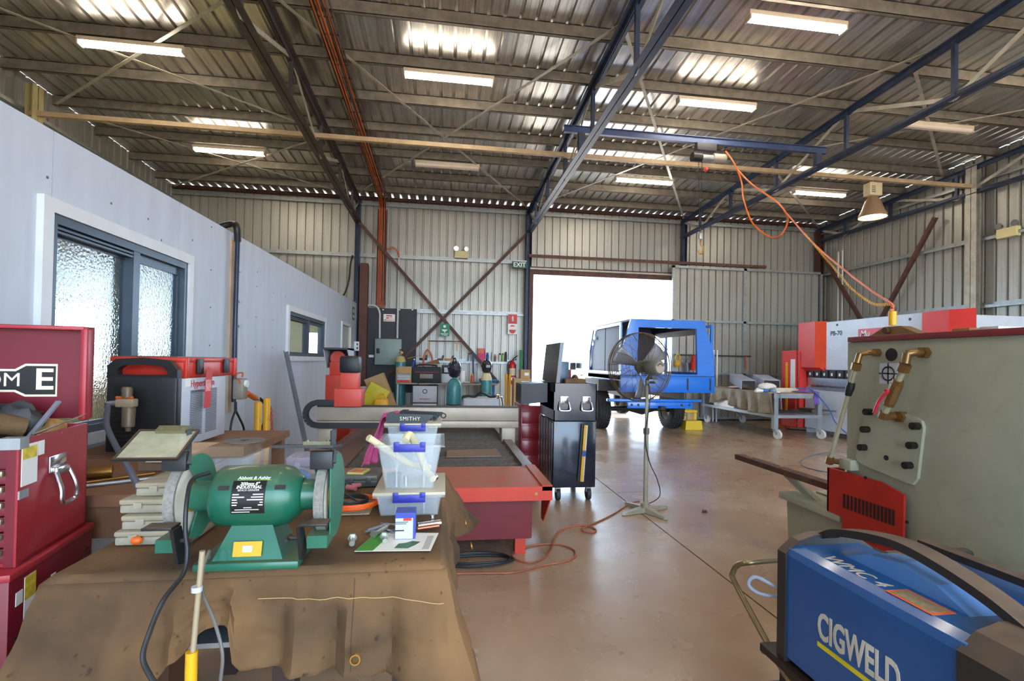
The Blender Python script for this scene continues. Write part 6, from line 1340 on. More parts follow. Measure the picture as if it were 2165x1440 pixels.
# fan lead
MB().tube(spline([(FXc, FYc-.03, 1.26), (FXc+.02, FYc-.03, 1.1), (FXc-.02, FYc-.03, .75), (FXc+.025, FYc-.02, .5), at(1390, 1015, Y=4.7), at(1394, 1050, Y=4.75), Vector((FXc+.06, 4.8, .01)), Vector((FXc-.05, 4.85, .008))], 8), .005, 6).build('power_cord', m_hose, t)
fp_ = lambda x_, y_: at(x_, y_, Z=.008)
one(MB().tube(spline([fp_(x_, y_) for x_, y_ in ((1352, 1060), (1330, 1065), (1300, 1085), (1260, 1105), (1233, 1116), (1233, 1123), (1252, 1126), (1260, 1120), (1240, 1112), (1215, 1112), (1185, 1122), (1172, 1138), (1165, 1160), (1150, 1180), (1120, 1190), (1085, 1180), (1090, 1165), (1130, 1152), (1185, 1152), (1216, 1166), (1205, 1185), (1150, 1195), (1090, 1210), (1030, 1212), (960, 1213))], 7), .007, 8), 'extension_lead', mat('worn_orange_lead', (156, 84, 56), .5, 0, .45, 3), 'worn orange and black extension lead curling over the floor from the fan', 'cord')
one(MB().tube(loop((at(1010, 1190, Z=0).x, at(1010, 1190, Z=0).y, .01), .19, 62, .03, 1.3, .55), .008, 8), 'black_lead_coil', m_hose, 'coil of black lead on the floor under the red cutting table', 'cord')
# stray bits on the floor
q = at(1488, 1083, Z=0); one(MB().prism([(q.x-.03, q.y-.02), (q.x+.02, q.y-.03), (q.x+.04, q.y+.01), (q.x, q.y+.03)], 'z', .0005, .018), 'brown_leaf', m_rust, 'small brown scrap lying alone on the floor behind the fan', 'scrap')
# ================================================================ utility vehicle in the doorway
m_ute = mat('ute_blue', (18, 118, 226), .25, 0, .05, coat=.5); m_ute_in = mat('canopy_dark_inside', (60, 66, 86), .6, 0, .08); m_tyre = mat('tyre_rubber', (48, 46, 46), .8, 0, .12, dust=.2); m_rim = mat('dusty_rim', (176, 156, 136), .5, .2, .1)
m_utew = mat('ute_white', (232, 234, 236), .3, 0, .03, coat=.3); m_chs = mat('chassis_black', (52, 46, 44), .6, .1, .2)
t = thing('utility_vehicle', 'blue and white utility vehicle with open canopy reversed into the doorway', 'ute', (4.55, 11.5, 0))
RY, FY = 9.6, 11.85
# outline of the canopy: (x, z)
prof = [(3.57, 1.22), (3.57, 1.66), (3.77, 2.37), (5.36, 2.37), (5.60, 1.66), (5.61, 1.22)]
hole = [(3.92, 1.25), (3.925, 1.66), (3.94, 2.2), (5.19, 2.2), (5.21, 1.66), (5.22, 1.25)]
MB().ring(prof, hole, 'y', RY, RY+.05).build('rear_frame', m_ute, t)
MB().ring([(x*1.0+(.02 if x < 4.5 else -.02), z-(.02 if z > 2 else -.02)) for x, z in [(3.90, 1.23), (3.905, 1.66), (3.92, 2.22), (5.21, 2.22), (5.23, 1.66), (5.24, 1.23)]], hole, 'y', RY-.012, RY).build('rear_seal', m_chs, t)
MB().prism([(3.765, 2.33), (5.365, 2.33), (5.365, 2.37), (3.765, 2.37)], 'y', RY+.05, FY).build('canopy_roof', m_ute_in, t)
MB().ring([(RY+.05, 1.22), (FY, 1.22), (FY-.02, 1.75), (FY-.3, 2.3), (RY+.05, 2.3)], [(RY+.12, 1.28), (FY-.06, 1.28), (FY-.08, 1.74), (FY-.33, 2.24), (RY+.12, 2.24)], 'x', 3.57, 3.6).build('left_side_frame', m_ute, t)
# dark panels fill the left opening, coloured as its shaded inside
MB().prism([(RY+.12, 1.28), (RY+1.15, 1.28), (RY+1.15, 2.24), (RY+.12, 2.24)], 'x', 3.63, 3.64).build('side_inner_panel', m_ute_in, t)
MB().prism([(RY+1.2, 1.28), (FY-.06, 1.28), (FY-.08, 1.74), (FY-.33, 2.24), (RY+1.2, 2.24)], 'x', 3.63, 3.64).build('side_inner_panel', m_ute_in, t)
MB().lathe([(0, 0), (.05, 0), (.05, -.02), (0, -.02)], (3.6, FY-.42, 2.05), (1, 0, 0), 16).build('inner_lamp', m_sw, t)
MB().ring([(RY+.05, 1.22), (FY, 1.22), (FY, 2.3), (RY+.05, 2.3)], [(RY+.1, 1.28), (FY-.06, 1.28), (FY-.06, 2.24), (RY+.1, 2.24)], 'x', 5.55, 5.6).build('right_side_frame', m_ute, t)
MB().prism([(3.6, 1.25), (5.28, 1.25), (5.28, 2.1), (5.3, 2.33), (3.77, 2.33)], 'y', FY-.04, FY-.01).build('front_bulkhead', m_ute_in, t)
MB().prism([(5.15, 2.33), (5.2, 2.2), (5.42, 2.1), (5.38, 2.33)], 'y', RY+.06, FY-.05).build('roof_side_beam', m_ute_in, t)
tray = MB().box(3.56, 5.62, RY+.01, FY, 1.12, 1.22).build('tray_floor', m_chs, t)
bk = MB().box(3.56, 5.62, RY, RY+.06, .87, 1.21, .01).build('tail_panel', m_ute, t)
for x_ in (5.0, 5.5, 4.1): MB().box(x_, x_+.035, RY-.004, RY, .92, 1.17).build('tail_slot', m_chs, bk)
MB().box(3.56, 3.6, RY+.05, FY, 1.1, 1.2).build('tray_side', m_ute, t); MB().box(5.58, 5.62, RY+.05, FY, .95, 1.2).build('tray_side', m_ute, t)
MB().box(3.28, 5.28, RY-.12, RY+.04, .68, .74, .02).build('rear_step', m_ute, t); MB().box(3.7, 5.1, RY-.08, RY-.02, .55, .68, .01).build('tow_bar', m_ute, t)
for x_ in (3.78, 3.92, 4.85, 5.02): MB().cyl((x_, RY-.085, .62), (x_, RY-.08, .62), .025).build('bar_bolt', m_chs, t)
MB().box(4.35, 4.46, RY-.2, RY-.05, .52, .60, .01).build('tow_hitch', m_chs, t)
for x_ in (4.0, 4.95): MB().box(x_-.05, x_+.05, RY+.1, 13.8, .72, .92).build('chassis_rail', m_chs, t)
MB().tube([(3.6, 10.72, .43), (4.2, 10.72, .43), (4.5, 10.72, .46), (4.8, 10.72, .43), (5.3, 10.72, .43)], [.05, .06, .17, .06, .05], 12).build('rear_axle', m_chs, t)
MB().box(3.3, 3.75, 10.2, 11.25, .86, 1.1).build('mud_guard', m_chs, t)
def wheel(x_, y_, side, lab=None):
    r_, w_ = .425, .15
    wt = MB().lathe([(r_*.56, -w_), (r_*.86, -w_), (r_*.97, -w_*.8), (r_, -w_*.4), (r_, w_*.4), (r_*.97, w_*.8), (r_*.86, w_), (r_*.56, w_), (r_*.56, -w_)], (x_, y_, r_), (1, 0, 0), 40).build('tyre', m_tyre, t)
    mb = MB()
    for k in range(40):
        for j in range(4):
            a = 2*math.pi*(k+.5*(j % 2))/40; xx = x_+(-.66+.44*j)*w_
            c_ = Vector((xx, y_+math.cos(a)*r_, r_+math.sin(a)*r_)); d = Vector((0, math.cos(a), math.sin(a))); s = Vector((0, -math.sin(a), math.cos(a)))
            mb.add([c_+Vector((ex*.024, 0, 0))+s*es*.022+d*ed for ed in (-.004, .014) for ex, es in ((-1, -1), (1, -1), (1, 1), (-1, 1))], BOXF)
    o = mb.build('tread_blocks', m_tyre, wt); o['kind'] = 'stuff'
    MB().lathe([(0, side*.04), (.08, side*.05), (.10, side*.02), (.16, side*.03), (.21, side*.11), (r_*.57, side*.13)], (x_, y_, r_), (1, 0, 0), 28).build('rim', m_rim, wt)
    MB().lathe([(.07, side*.09), (.07, side*.06), (0, side*.09)], (x_, y_, r_), (1, 0, 0), 14).build('wheel_hub', m_chs, wt)
wheel(3.5, 10.72, -1); wheel(5.2, 10.72, -1); wheel(3.6, 14.1, -1); wheel(5.3, 14.1, 1)
# cab
cab = MB().prism([(12.0, .7), (15.2, .7), (15.3, 1.15), (14.1, 1.25), (13.45, 1.85), (12.05, 1.9), (12.0, 1.2)], 'x', 3.68, 5.5).build('cab_body', m_utew, t)
MB().prism([(12.15, 1.3), (12.75, 1.3), (12.75, 1.75), (12.2, 1.78)], 'x', 3.672, 3.68).build('side_window', m_frost if False else m_hel, cab); MB().prism([(12.85, 1.3), (13.85, 1.3), (13.42, 1.73), (12.85, 1.75)], 'x', 3.672, 3.68).build('side_window', m_hel, cab)
MB().cyl((3.66, 12.75, 1.12), (3.66, 12.9, 1.12), .015).build('cab_door_handle', m_chs, cab)
rk = MB()
for y_ in (12.2, 12.6, 13.0): rk.box(3.75, 5.4, y_, y_+.05, 2.0, 2.04)
for x_ in (3.75, 5.36): rk.box(x_, x_+.04, 12.1, 13.2, 1.96, 2.06)
rk.build('roof_rack', m_pg, t)
MB().box(3.5, 3.66, 13.35, 13.45, 1.25, 1.45, .02).build('wing_mirror', m_chs, t)
# yellow step stool
m_ys = mat('step_yellow', (236, 196, 40), .45, 0, .06, dust=.35)
q = at(1468, 909, Z=0); t = thing('step_stool', 'yellow moulded plastic step stool behind the right rear wheel', 'step stool', (q.x, q.y, 0))
x0, x1, y0 = q.x-.21, q.x+.2, q.y
def stepbox(x0, x1, y0, y1, z0, z1, s=.9):
    cx, cy = (x0+x1)/2, (y0+y1)/2
    return MB().hexa([(x0, y0, z0), (x1, y0, z0), (x1, y1, z0), (x0, y1, z0)]+[(cx+(x-cx)*s, cy+(y-cy)*s, z1) for x, y in ((x0, y0), (x1, y0), (x1, y1), (x0, y1))])
stepbox(x0, x1, y0, y0+.25, 0, .2).build('lower_step', m_ys, t)
MB().box(x0+.04, x0+.1, y0+.2, y0+.5, 0, .40).build('side_leg', m_ys, t); MB().box(x1-.1, x1-.04, y0+.2, y0+.5, 0, .40).build('side_leg', m_ys, t)
MB().box(x0+.03, x1-.03, y0+.18, y0+.5, .36, .42, .015).build('upper_step', m_ys, t)

# ================================================================ mobile work table
AX0, AX1, AY0, AY1, AZ = 6.5, 7.62, 8.95, 11.75, .92
m_tg = mat('grey_table_steel', (150, 156, 160), .4, .5, .12)
t = thing('mobile_work_table', 'long grey steel work table on castors with lower shelf near the press brake', 'table', (7.05, 10.3, 0))
MB().box(AX0, AX1, AY0, AY1, AZ-.012, AZ).build('table_top', mat('table_top_tan', (158, 132, 104), .6, .2, .2, dust=.3), t)
MB().ring([(AX0, AY0), (AX1, AY0), (AX1, AY1), (AX0, AY1)], [(AX0+.05, AY0+.05), (AX1-.05, AY0+.05), (AX1-.05, AY1-.05), (AX0+.05, AY1-.05)], 'z', AZ-.10, AZ-.012).build('top_frame', m_tg, t)
MB().ring([(AX0+.02, AY0+.02), (AX1-.02, AY0+.02), (AX1-.02, AY1-.02), (AX0+.02, AY1-.02)], [(AX0+.07, AY0+.07), (AX1-.07, AY0+.07), (AX1-.07, AY1-.07), (AX0+.07, AY1-.07)], 'z', .42, .48).build('shelf_frame', m_tg, t)
MB().box(AX0+.06, AX1-.06, AY0+.5, AY1-.06, .445, .455).build('shelf_plate', m_tg, t)
for x_ in (AX0+.08, AX1-.08):
    for y_ in (AY0+.08, AY1-.08):
        MB().box(x_-.045, x_+.045, y_-.045, y_+.045, .2, AZ-.05).build('leg', m_tg, t)
        w_ = MB().lathe([(0, -.025), (.085, -.025), (.095, -.015), (.095, .015), (.085, .025), (0, .025)], (x_+.03, y_-.05, .095), (1, .25, 0), 20).build('castor_wheel', mat('pale_castor', (206, 200, 192), .5, 0, .06), t)
        MB().box(x_-.03, x_+.075, y_-.07, y_+.02, .15, .2).box(x_+.055, x_+.062, y_-.07, y_-.02, .09, .16).box(x_-.005, x_+.002, y_-.07, y_-.02, .09, .16).build('castor_fork', m_tg, w_)
# tarp hanging on the left long side
def tarp2(u, v):
    y_ = AY0+.02+2.25*u; f_ = .045*math.sin(u*38)+.025*math.sin(u*17+1)+.015*math.sin(u*71)
    L_ = .40+.05*math.sin(u*6)-(.10*max(0, 1-abs(u-.75)*6))
    if v < .25: return (AX0+.22-.25*(v/.25)*1.0, y_, AZ+.004+.002*math.sin(u*30))
    vv = (v-.25)/.75; return (AX0-.035+f_*vv-.01, y_, AZ+.003-L_*vv)
one(MB().grid(tarp2, 110, 14), 'shed_tarpaulin', mat('khaki_tarp', (150, 138, 116), .42, 0, .2, 6, .2, 20), 'khaki tarpaulin hanging over the side of the grey work table', 'tarpaulin', solid=.003)
def tp_(x_, y_, z=AZ): return at(x_, y_, Z=z)
# folded sheet metal channels on the table
m_ss = mat('bluish_sheet_metal', (196, 204, 222), .3, .3, .06)
def channel(p, q, w_, h, label):
    p, q = Vector(p), Vector(q); d, s, u = basis(q-p); t = thing('sheet_metal_channel', label, 'channel', p, group='folded sheet metal channels')
    MB().bar(p+Vector((0, 0, h)), q+Vector((0, 0, h)), w_, .004).build('channel_web', m_ss, t)
    for sg in (-1, 1): MB().bar(p+s*sg*w_/2+Vector((0, 0, h/2)), q+s*sg*w_/2+Vector((0, 0, h/2)), .004, h).build('channel_flange', m_ss, t)
    return t
channel((6.65, 10.0, AZ+.006), (7.35, 11.6, AZ+.12), .28, .2, 'left folded pale sheet metal channel on the grey work table')
channel((7.02, 9.75, AZ+.006), (7.62, 11.0, AZ+.10), .32, .22, 'right folded pale sheet metal channel on the grey work table')
# small goods
def blob(x_, y_, r_, m, label, name, cat, sq=(1.3, 1, .55)):
    q = at(x_, y_, Y=10.0+(1560-x_)*.02 if x_ < 1560 else 9.6); one(MB().ball((min(max(q.x, AX0+.15), AX1-.1), q.y, AZ+r_*sq[2]+.006), r_, 12, sq), name, m, label, cat)
blob(1535, 812, .09, mat('pink_white_cloth', (226, 190, 196), .9, 0, .15), 'pink and white cloth on the far end of the grey work table', 'pale_cloth', 'cloth', (1.8, 1.2, .3))
blob(1572, 815, .07, m_sw, 'crumpled white paper near the middle of the grey work table', 'crumpled_paper', 'paper')
q = at(1622, 812, Y=9.55); one(MB().ball((q.x, q.y, AZ+.092), .15, 14, (1.3, 1, .6)), 'white_plastic_bag', mat('white_bag', (236, 232, 226), .4, 0, .06, 8, .6, 20), 'white plastic bag lying against the right sheet metal channel', 'bag')
one(MB().box(q.x-.05, q.x+.45, q.y-.36, q.y-.24, AZ+.001, AZ+.09, .005), 'long_carton', mat('carton_cream', (206, 192, 168), .6, 0, .06), 'long cream carton on the grey work table below the white bag', 'carton')
for k, (x_, y_, lb) in enumerate(((1606, 822, 'small white and blue glue bottle on the grey work table'), (1618, 826, 'blue plastic bottle lying at the tarp edge of the table'), (1640, 824, 'blue and white caulk tube lying on the grey work table'))):
    q = at(x_, y_, Y=9.12+.05*k); one(MB().tube([(q.x-.09, q.y, AZ+.033), (q.x+.08, q.y+.03, AZ+.033)], [.03, .03], 12), ['glue_bottle', 'blue_bottle', 'caulk_tube'][k], [m_sw, m_bbin, mat('pale_blue', (120, 170, 220), .4)][k], lb, 'bottle')
# purple cloth with blue lead hanging off
def purple(u, v):
    x_ = 7.05+.5*u; y_ = 8.98+.2*v
    return (x_, y_, AZ+.02+.045*abs(math.sin(u*9+v*3))*(.4+.6*math.sin(math.pi*u))*(.4+.6*math.sin(math.pi*v)))
one(MB().grid(purple, 30, 22), 'purple_cloth', mat('purple_fabric', (110, 84, 168), .85, 0, .2, 8), 'crumpled purple cloth at the near end of the grey work table', 'cloth', solid=.004)
def purple2(u, v): return (7.36+.10*v+.012*math.sin(u*9), 8.93-.01*math.sin(v*7), AZ+.02-.24*u)
one(MB().grid(purple2, 10, 8), 'purple_strap', MATS['purple_fabric'], 'purple cloth end hanging down over the table front', 'cloth', solid=.004)
one(MB().tube(spline([(7.1, 9.1, AZ+.09), (7.3, 8.98, AZ+.09), (7.42, 8.88, AZ-.05), at(1755, 868, Y=8.8), at(1768, 895, Y=8.7), Vector((7.9, 8.5, .05)), Vector((7.95, 8.2, .01))], 7), .012, 8), 'blue_air_line', mat('blue_air_hose', (50, 84, 160), .4), 'blue air line trailing off the table beside the purple cloth', 'hose')
one(MB().tube([(6.62, 9.02, AZ+.015), (6.62, 8.925, AZ+.015), (6.62, 8.915, AZ-.01), (6.64, 8.915, AZ-.32)], .008, 6), 'hook_rod', m_steel, 'bent steel rod hooked over the near table edge', 'rod')
# pale box on the shelf
q0, q1 = at(1510, 862, X=AX0+.1), at(1556, 850, X=AX0+.1)
t = thing('shelf_box', 'bright white box with orange edge on the lower table shelf', 'box', (AX0+.25, q0.y, .456))
MB().box(AX0+.06, AX0+.5, min(q0.y, q1.y), max(q0.y, q1.y)-.05, .458, .66).build('box_body', m_pg, t); MB().box(AX0+.055, AX0+.06, min(q0.y, q1.y)+.02, max(q0.y, q1.y)-.07, .475, .645).build('box_face', m_utew, t)
# cone and timber behind
q = at(1662, 892, Z=0); t = thing('traffic_cone', 'orange traffic cone standing behind the grey work table', 'traffic cone', (8.25, 11.0, 0)); cx, cy = at(1661, 880, Y=11.0).x, 11.0
t.location = (cx, cy, 0); WORLD[t.name] = Vector((cx, cy, 0))
MB().lathe([(.16, .03), (.15, .06), (.04, .66), (.03, .68), (0, .68)], (cx, cy, 0), n=20).build('cone_body', mat('cone_orange', (226, 90, 40), .5, 0, .08), t); MB().box(cx-.2, cx+.2, cy-.2, cy+.2, 0, .03, .005).build('cone_base', MATS['cone_orange'], t); MB().lathe([(.115, .25), (.085, .42)], (cx, cy, 0), n=20).build('cone_band', m_sw, t)
m_tim = mat('timber_block', (150, 104, 60), .7, 0, .15)
q = at(1690, 893, Z=0)
for k in range(2): one(MB().box(q.x-.25+k*.42, q.x+.1+k*.42, q.y, q.y+.12, .001, .12), 'timber_block', [m_tim, m_post][k], ['pale timber block on the floor beside the orange cone', 'brown timber block on the floor right of the pale block'][k], 'timber block', 'timber blocks')
# floor hoses by the table
one(MB().tube(spline([at(x_, y_, Z=.012) for x_, y_ in ((1720, 912), (1680, 908), (1662, 906), (1665, 900), (1700, 902), (1745, 906), (1790, 910))], 8), .012, 6), 'floor_hose', m_hose, 'black hose lying on the floor under the near end of the table', 'hose')
one(MB().tube(spline([at(x_, y_, Z=.012) for x_, y_ in ((1760, 955), (1720, 962), (1695, 972), (1693, 980), (1710, 990), (1760, 1000), (1800, 1003))], 8), .008, 6), 'grey_floor_cable', m_angle, 'loop of grey cable on the floor beside the ironworker', 'cable')
one(MB().tube([at(1722, 905, Z=.02), at(1790, 914, Z=.02)], .02, 8), 'floor_tube', m_chrome, 'bright steel tube lying on the floor by the table castor', 'tube')

# tool rack on the sliding door
t = thing('tool_rail', 'dark rail on the sliding door hung with clamps and grinders', 'rack', at(1450, 755, Y=12.05))
MB().box(at(1425, 752, Y=12.06).x, at(1585, 752, Y=12.06).x, 12.0, 12.04, at(1500, 752, Y=12.06).z-.02, at(1500, 752, Y=12.06).z+.02).build('rail_bar', m_chs, t)
c = at(1433, 765, Y=12.0); one(MB().torus(c+Vector((0, 0, .1)), .06, .02, (0, 1, 0), 20, 8, 1, 1.5).ball(c+Vector((0, 0, -.06)), .08, 12, (1, .5, 1)), 'plate_clamp', m_yel, 'yellow lifting clamp hanging on the sliding door rail', 'clamp')
c = at(1452, 768, Y=12.0); one(MB().torus(c+Vector((0, 0, .06)), .07, .02, (0, 1, 0), 20, 8).tube([c+Vector((0, 0, 0)), c+Vector((.02, 0, -.25))], .05, 10), 'chain_block', m_angle, 'grey chain block hanging next to the yellow clamp', 'hoist')
c = at(1466, 765, Y=12.0); one(MB().tube([c+Vector((.02, 0, .16)), c+Vector((0, 0, -.22))], [.05, .09], 10), 'red_bag', mat('red_canvas', (206, 54, 36), .8, 0, .1), 'red canvas bag hanging at the end of the sliding door rail', 'bag')
c = at(1577, 752, Y=12.0); one(chain([c+Vector((0, 0, .02)), c+Vector((.01, 0, -.35))], m_yel, '', '', '', .03, .006), 'rail_chain', m_or, 'orange chain hanging at the right end of the sliding door rail', 'chain')
for k, x_ in enumerate((1508, 1515)): one(MB().box(at(x_, 745, Y=11.9).x-.015, at(x_, 745, Y=11.9).x+.015, 11.86, 11.89, 0, at(x_, 740, Y=11.9).z), 'upright_batten', m_sw, ['left pale upright batten behind the vehicle', 'right pale upright batten behind the vehicle'][k], 'batten', 'pale battens by the sliding door')

# ================================================================ press brake
m_pb = mat('press_white', (206, 212, 222), .4, .05, .05, wear=.12); m_pr = mat('press_red', (222, 62, 56), .4, 0, .06); m_pr2 = mat('press_orange_red', (222, 74, 40), .4, 0, .06)
PX = 8.0
t = thing('press_brake', 'large white and red hydraulic press brake marked PB-70', 'press brake', (8.6, 8.3, 0))
MB().box(PX+.05, PX+.2, 6.6, 9.95, 1.40, 2.40).build('ram_beam', m_pb, t)
MB().box(PX+.03, PX+.05, 7.21, 9.42, 1.40, 2.405).build('ram_face', m_pb, t)
def cover(y0, y1, z0, z1, ch0, ch1):
    c = [(PX-.08, y0, z0), (PX-.08, y1, z0)]
    return MB().prism([(PX+.03, y0), (PX-.10, y0+ch0), (PX-.10, y1-ch1), (PX+.03, y1)], 'z', z0, z1)
cover(9.41, 10.1, 1.44, 2.43, .17, .02).build('end_cover', m_pr, t); cover(6.45, 7.21, 1.44, 2.40, .3, .02).build('end_cover', m_pr, t)
MB().prism([(PX+.03, 9.41), (PX-.102, 9.58), (PX-.10, 9.58), (PX+.032, 9.41)], 'z', 1.44, 2.43).build('cover_chamfer', m_pr2, t)
MB().prism([(PX-.10, 1.44), (PX+.03, 1.36), (PX+.03, 1.44)], 'y', 9.45, 10.1).build('cover_lip', m_pr, t)
for y_ in (9.7, 9.85): MB().cyl((PX-.06, y_, 1.42), (PX-.06, y_, 1.44), .015).build('cover_screw', m_blk, t)
k = 0; y_ = 6.7
while y_ < 9.9:
    b = MB().box(PX+.02, PX+.12, y_, y_+.16, 1.22, 1.38, .006).build('tool_clamp', m_dk, t); MB().box(PX+.012, PX+.02, y_+.06, y_+.10, 1.27, 1.33).build('clamp_bolt', m_sw, b); y_ += .205
MB().box(PX+.04, PX+.1, 6.6, 9.95, 1.06, 1.22).build('upper_tool', m_steel, t)
MB().box(PX-.02, PX+.16, 6.6, 9.95, .12, .95).build('lower_bed', m_pb, t); MB().box(PX+.0, PX+.12, 6.6, 9.95, .95, 1.02).build('lower_die', m_steel, t)
for y0, y1 in ((9.95, 10.05), (6.5, 6.6)):
    MB().ring([(PX+.1, 0), (PX+1.5, 0), (PX+1.5, 2.3), (PX+.1, 2.3)], [(PX+.12, .95), (PX+.5, .95), (PX+.5, 1.3), (PX+.12, 1.3)], 'y', y0, y1).build('side_frame', m_pb, t)
MB().box(PX+.3, PX+1.5, 6.6, 9.95, 1.5, 2.2).build('back_tank', m_pb, t)
# red safety guard arm at the far end, with white panel
g0, g1 = at(1657, 742, X=PX-.1), at(1697, 742, X=PX-.1)
MB().box(PX-.12, PX+.3, g0.y-.55, g0.y-.50, .1, 1.8).build('guard_panel', m_pr, t)
MB().box(PX-.14, PX-.1, 10.1, g0.y, .1, 1.82).build('guard_frame', m_pr, t); MB().box(PX-.15, PX-.14, 10.12, g0.y-.3, .85, 1.62).build('guard_window', m_sw, t)
MB().box(PX-.16, PX-.14, g0.y-.2, g0.y-.14, .4, 1.55).build('light_curtain', m_yel, t)
MB().box(PX-.16, PX-.1, 10.12, g0.y-.3, .12, .5).build('guard_kick', m_cr, t)
ty = at(1768, 705, X=PX+.03)
text('PB-70', .13, mat('stencil_black', (44, 44, 48), .5), t, face((PX+.028, ty.y, ty.z), (0, -1, 0), (0, 0, 1)), .001, bold=.003)
lp = at(1830, 705, X=PX+.03); lg = MB().box(PX+.02, PX+.03, lp.y-.5, lp.y+.16, lp.z-.12, lp.z+.09).build('logo_panel', mat('logo_pink_red', (214, 66, 84), .4), t)
text('Mu', .17, m_sw, lg, face((PX+.0185, lp.y+.12, lp.z-.01), (0, -1, 0), (0, 0, 1)), .001, 'LEFT', bold=.002, shear=.2)
for (x_, y_) in ((1770, 687), (1924, 675)): q = at(x_, y_, X=PX+.03); MB().cyl((PX+.026, q.y, q.z), (PX+.03, q.y, q.z), .025).build('lifting_hole', m_blk, t)
MB().tube([at(1700, 863, X=PX-.3), at(1770, 870, X=PX-.3)], .02, 8).build('foot_rail', m_tg, t); MB().box(PX-.35, PX-.02, 9.2, 10.0, .48, .5).build('tool_shelf', m_tg, t)
MB().box(PX-.3, PX-.2, 9.4, 9.8, .5, .56).build('tool_tray', m_ply, t)

# ================================================================ grey ironworker machine on the right
m_iw = mat('olive_grey_machine', (158, 158, 136), .55, .05, .08, 3, .06, 120, wear=.2, dustc=(112, 106, 84)); m_iwr = mat('guard_red', (172, 34, 20), .5, 0, .1); m_pipe2 = mat('olive_pipe', (160, 152, 124), .4, .2, .1); m_fit = mat('bronze_fitting', (136, 104, 62), .35, .7, .2)
IX = 2.72; KS = .8
t = thing('ironworker', 'large olive grey ironworker machine with red guard and brass hydraulic pipes', 'machine', (3.0, 2.3, 0))
MB().box(IX, IX+.03, 1.3, 3.0, .02, 1.622, .004).build('side_plate', m_iw, t); MB().box(IX+.36, IX+.39, 1.3, 2.95, .02, 1.62, .004).build('side_plate', m_iw, t)
MB().box(IX+.03, IX+.36, 1.33, 2.92, .0, 1.58).build('inner_body', m_iw, t)
MB().box(IX-.02, IX+.42, 1.3, 2.98, 1.622, 1.656, .003).build('top_plate', mat('top_dark_red', (122, 44, 46), .45, .05, .1), t)
def ip(x_, y_, o=0.): return at(x_, y_, X=IX-o)
# bolted plate
pp = [ip(x_, y_) for x_, y_ in ((1842, 850), (1865, 858), (1940, 882), (1954, 890), (1958, 905), (1945, 1012), (1935, 1025), (1925, 1022), (1835, 985), (1818, 975), (1815, 965), (1836, 860))]
MB().prism([(p.y, p.z) for p in pp], 'x', IX-.02, IX).build('cover_plate', m_iw, t)
for x_, y_ in ((1838, 871), (1832, 908), (1826, 946), (1938, 901), (1931, 942), (1922, 984)):
    p = ip(x_, y_, .03); b = MB().cyl((IX-.062, p.y, p.z), (IX-.02, p.y, p.z), .021, n=18).build('cap_screw', mat('screw_black', (40, 34, 30), .45, .4, .15), t); MB().cyl((IX-.064, p.y, p.z), (IX-.0625, p.y, p.z), .010, n=6).build('hex_socket', m_blk, b)
p = ip(1874, 968, .02); MB().cyl((IX-.023, p.y, p.z), (IX-.02, p.y, p.z), .016).build('oil_hole', m_blk, t)
# red guard with slots
rg = [ip(x_, y_) for x_, y_ in ((1762, 988), (1873, 1018), (1925, 1046), (1922, 1182), (1792, 1127), (1792, 1092), (1761, 1080))]
gd = MB().prism([(p.y, p.z) for p in rg], 'x', IX-.045, IX-.03).build('red_guard', m_iwr, t)
for k in range(14):
    f_ = k/13; xx = 1785+104*f_; p0_ = at(xx, 1044+34*f_, X=IX-.046); p1_ = at(xx, 1074+38*f_, X=IX-.046)
    MB().box(IX-.0485, IX-.045, p0_.y-.007, p0_.y+.007, p1_.z, p0_.z).build('vent_slot', m_blk, gd)
for x_, y_ in ((1830, 1010), (1918, 1104), (1846, 1146)): p = at(x_, y_, X=IX-.046); MB().cyl((IX-.05, p.y, p.z), (IX-.045, p.y, p.z), .01, n=8).build('guard_screw', m_blk, gd)
MB().box(IX-.045, IX+.08, 3.10, 3.115, .45, .75).build('guard_return', m_iwr, t)
# target sticker
s0, s1 = ip(1860, 768, .002), ip(1897, 813, .002); cy, cz = (s0.y+s1.y)/2, (s0.z+s1.z)/2
st = MB().box(IX-.003, IX, s1.y, s0.y, s1.z, s0.z).build('warning_sticker', m_pg, t)
MB().torus((IX-.0035, cy, cz), .042, .005, (1, 0, 0), 24, 4).build('target_ring', m_lb, st); MB().box(IX-.0045, IX-.003, cy-.064, cy+.064, cz-.004, cz+.004).build('target_bar', m_lb, st); MB().box(IX-.0045, IX-.003, cy-.004, cy+.004, cz-.064, cz+.064).build('target_bar', m_lb, st)
# hole
p = ip(1885, 750); MB().cyl((IX-.003, p.y, p.z), (IX, p.y, p.z), .04, n=20).build('access_hole', m_blk, t)
# hydraulic line 1
a = ip(1857, 746, .0); a = Vector((IX, a.y, a.z)); b = at(1818, 748, X=IX-.105); c_ = at(1812, 768, X=IX-.12); d_ = at(1756, 966, X=IX-.12)
def nut(p, q, r_, par, m=None): return MB().tube([p, q], r_, 6).build('hex_fitting', m or m_fit, par)
nut(a, a+Vector((-.03, 0, 0)), .028, t); MB().tube([a+Vector((-.03, 0, 0)), a+Vector((-.08, .0, 0)), b], .018, 10).build('elbow_pipe', m_fit, t); MB().tube([b, c_], .019, 10).build('elbow_pipe', m_fit, t)
dn = (d_-c_).normalized(); nut(c_, c_+dn*.045, .029, t); MB().tube([c_+dn*.045, d_], .0145, 12).build('hydraulic_pipe', m_pipe2, t)
tpz = c_+dn*.17; MB().tube([tpz-dn*.04, tpz, tpz+dn*.05], [.021, .026, .019], 10).build('tape_wrap', m_blk, t)
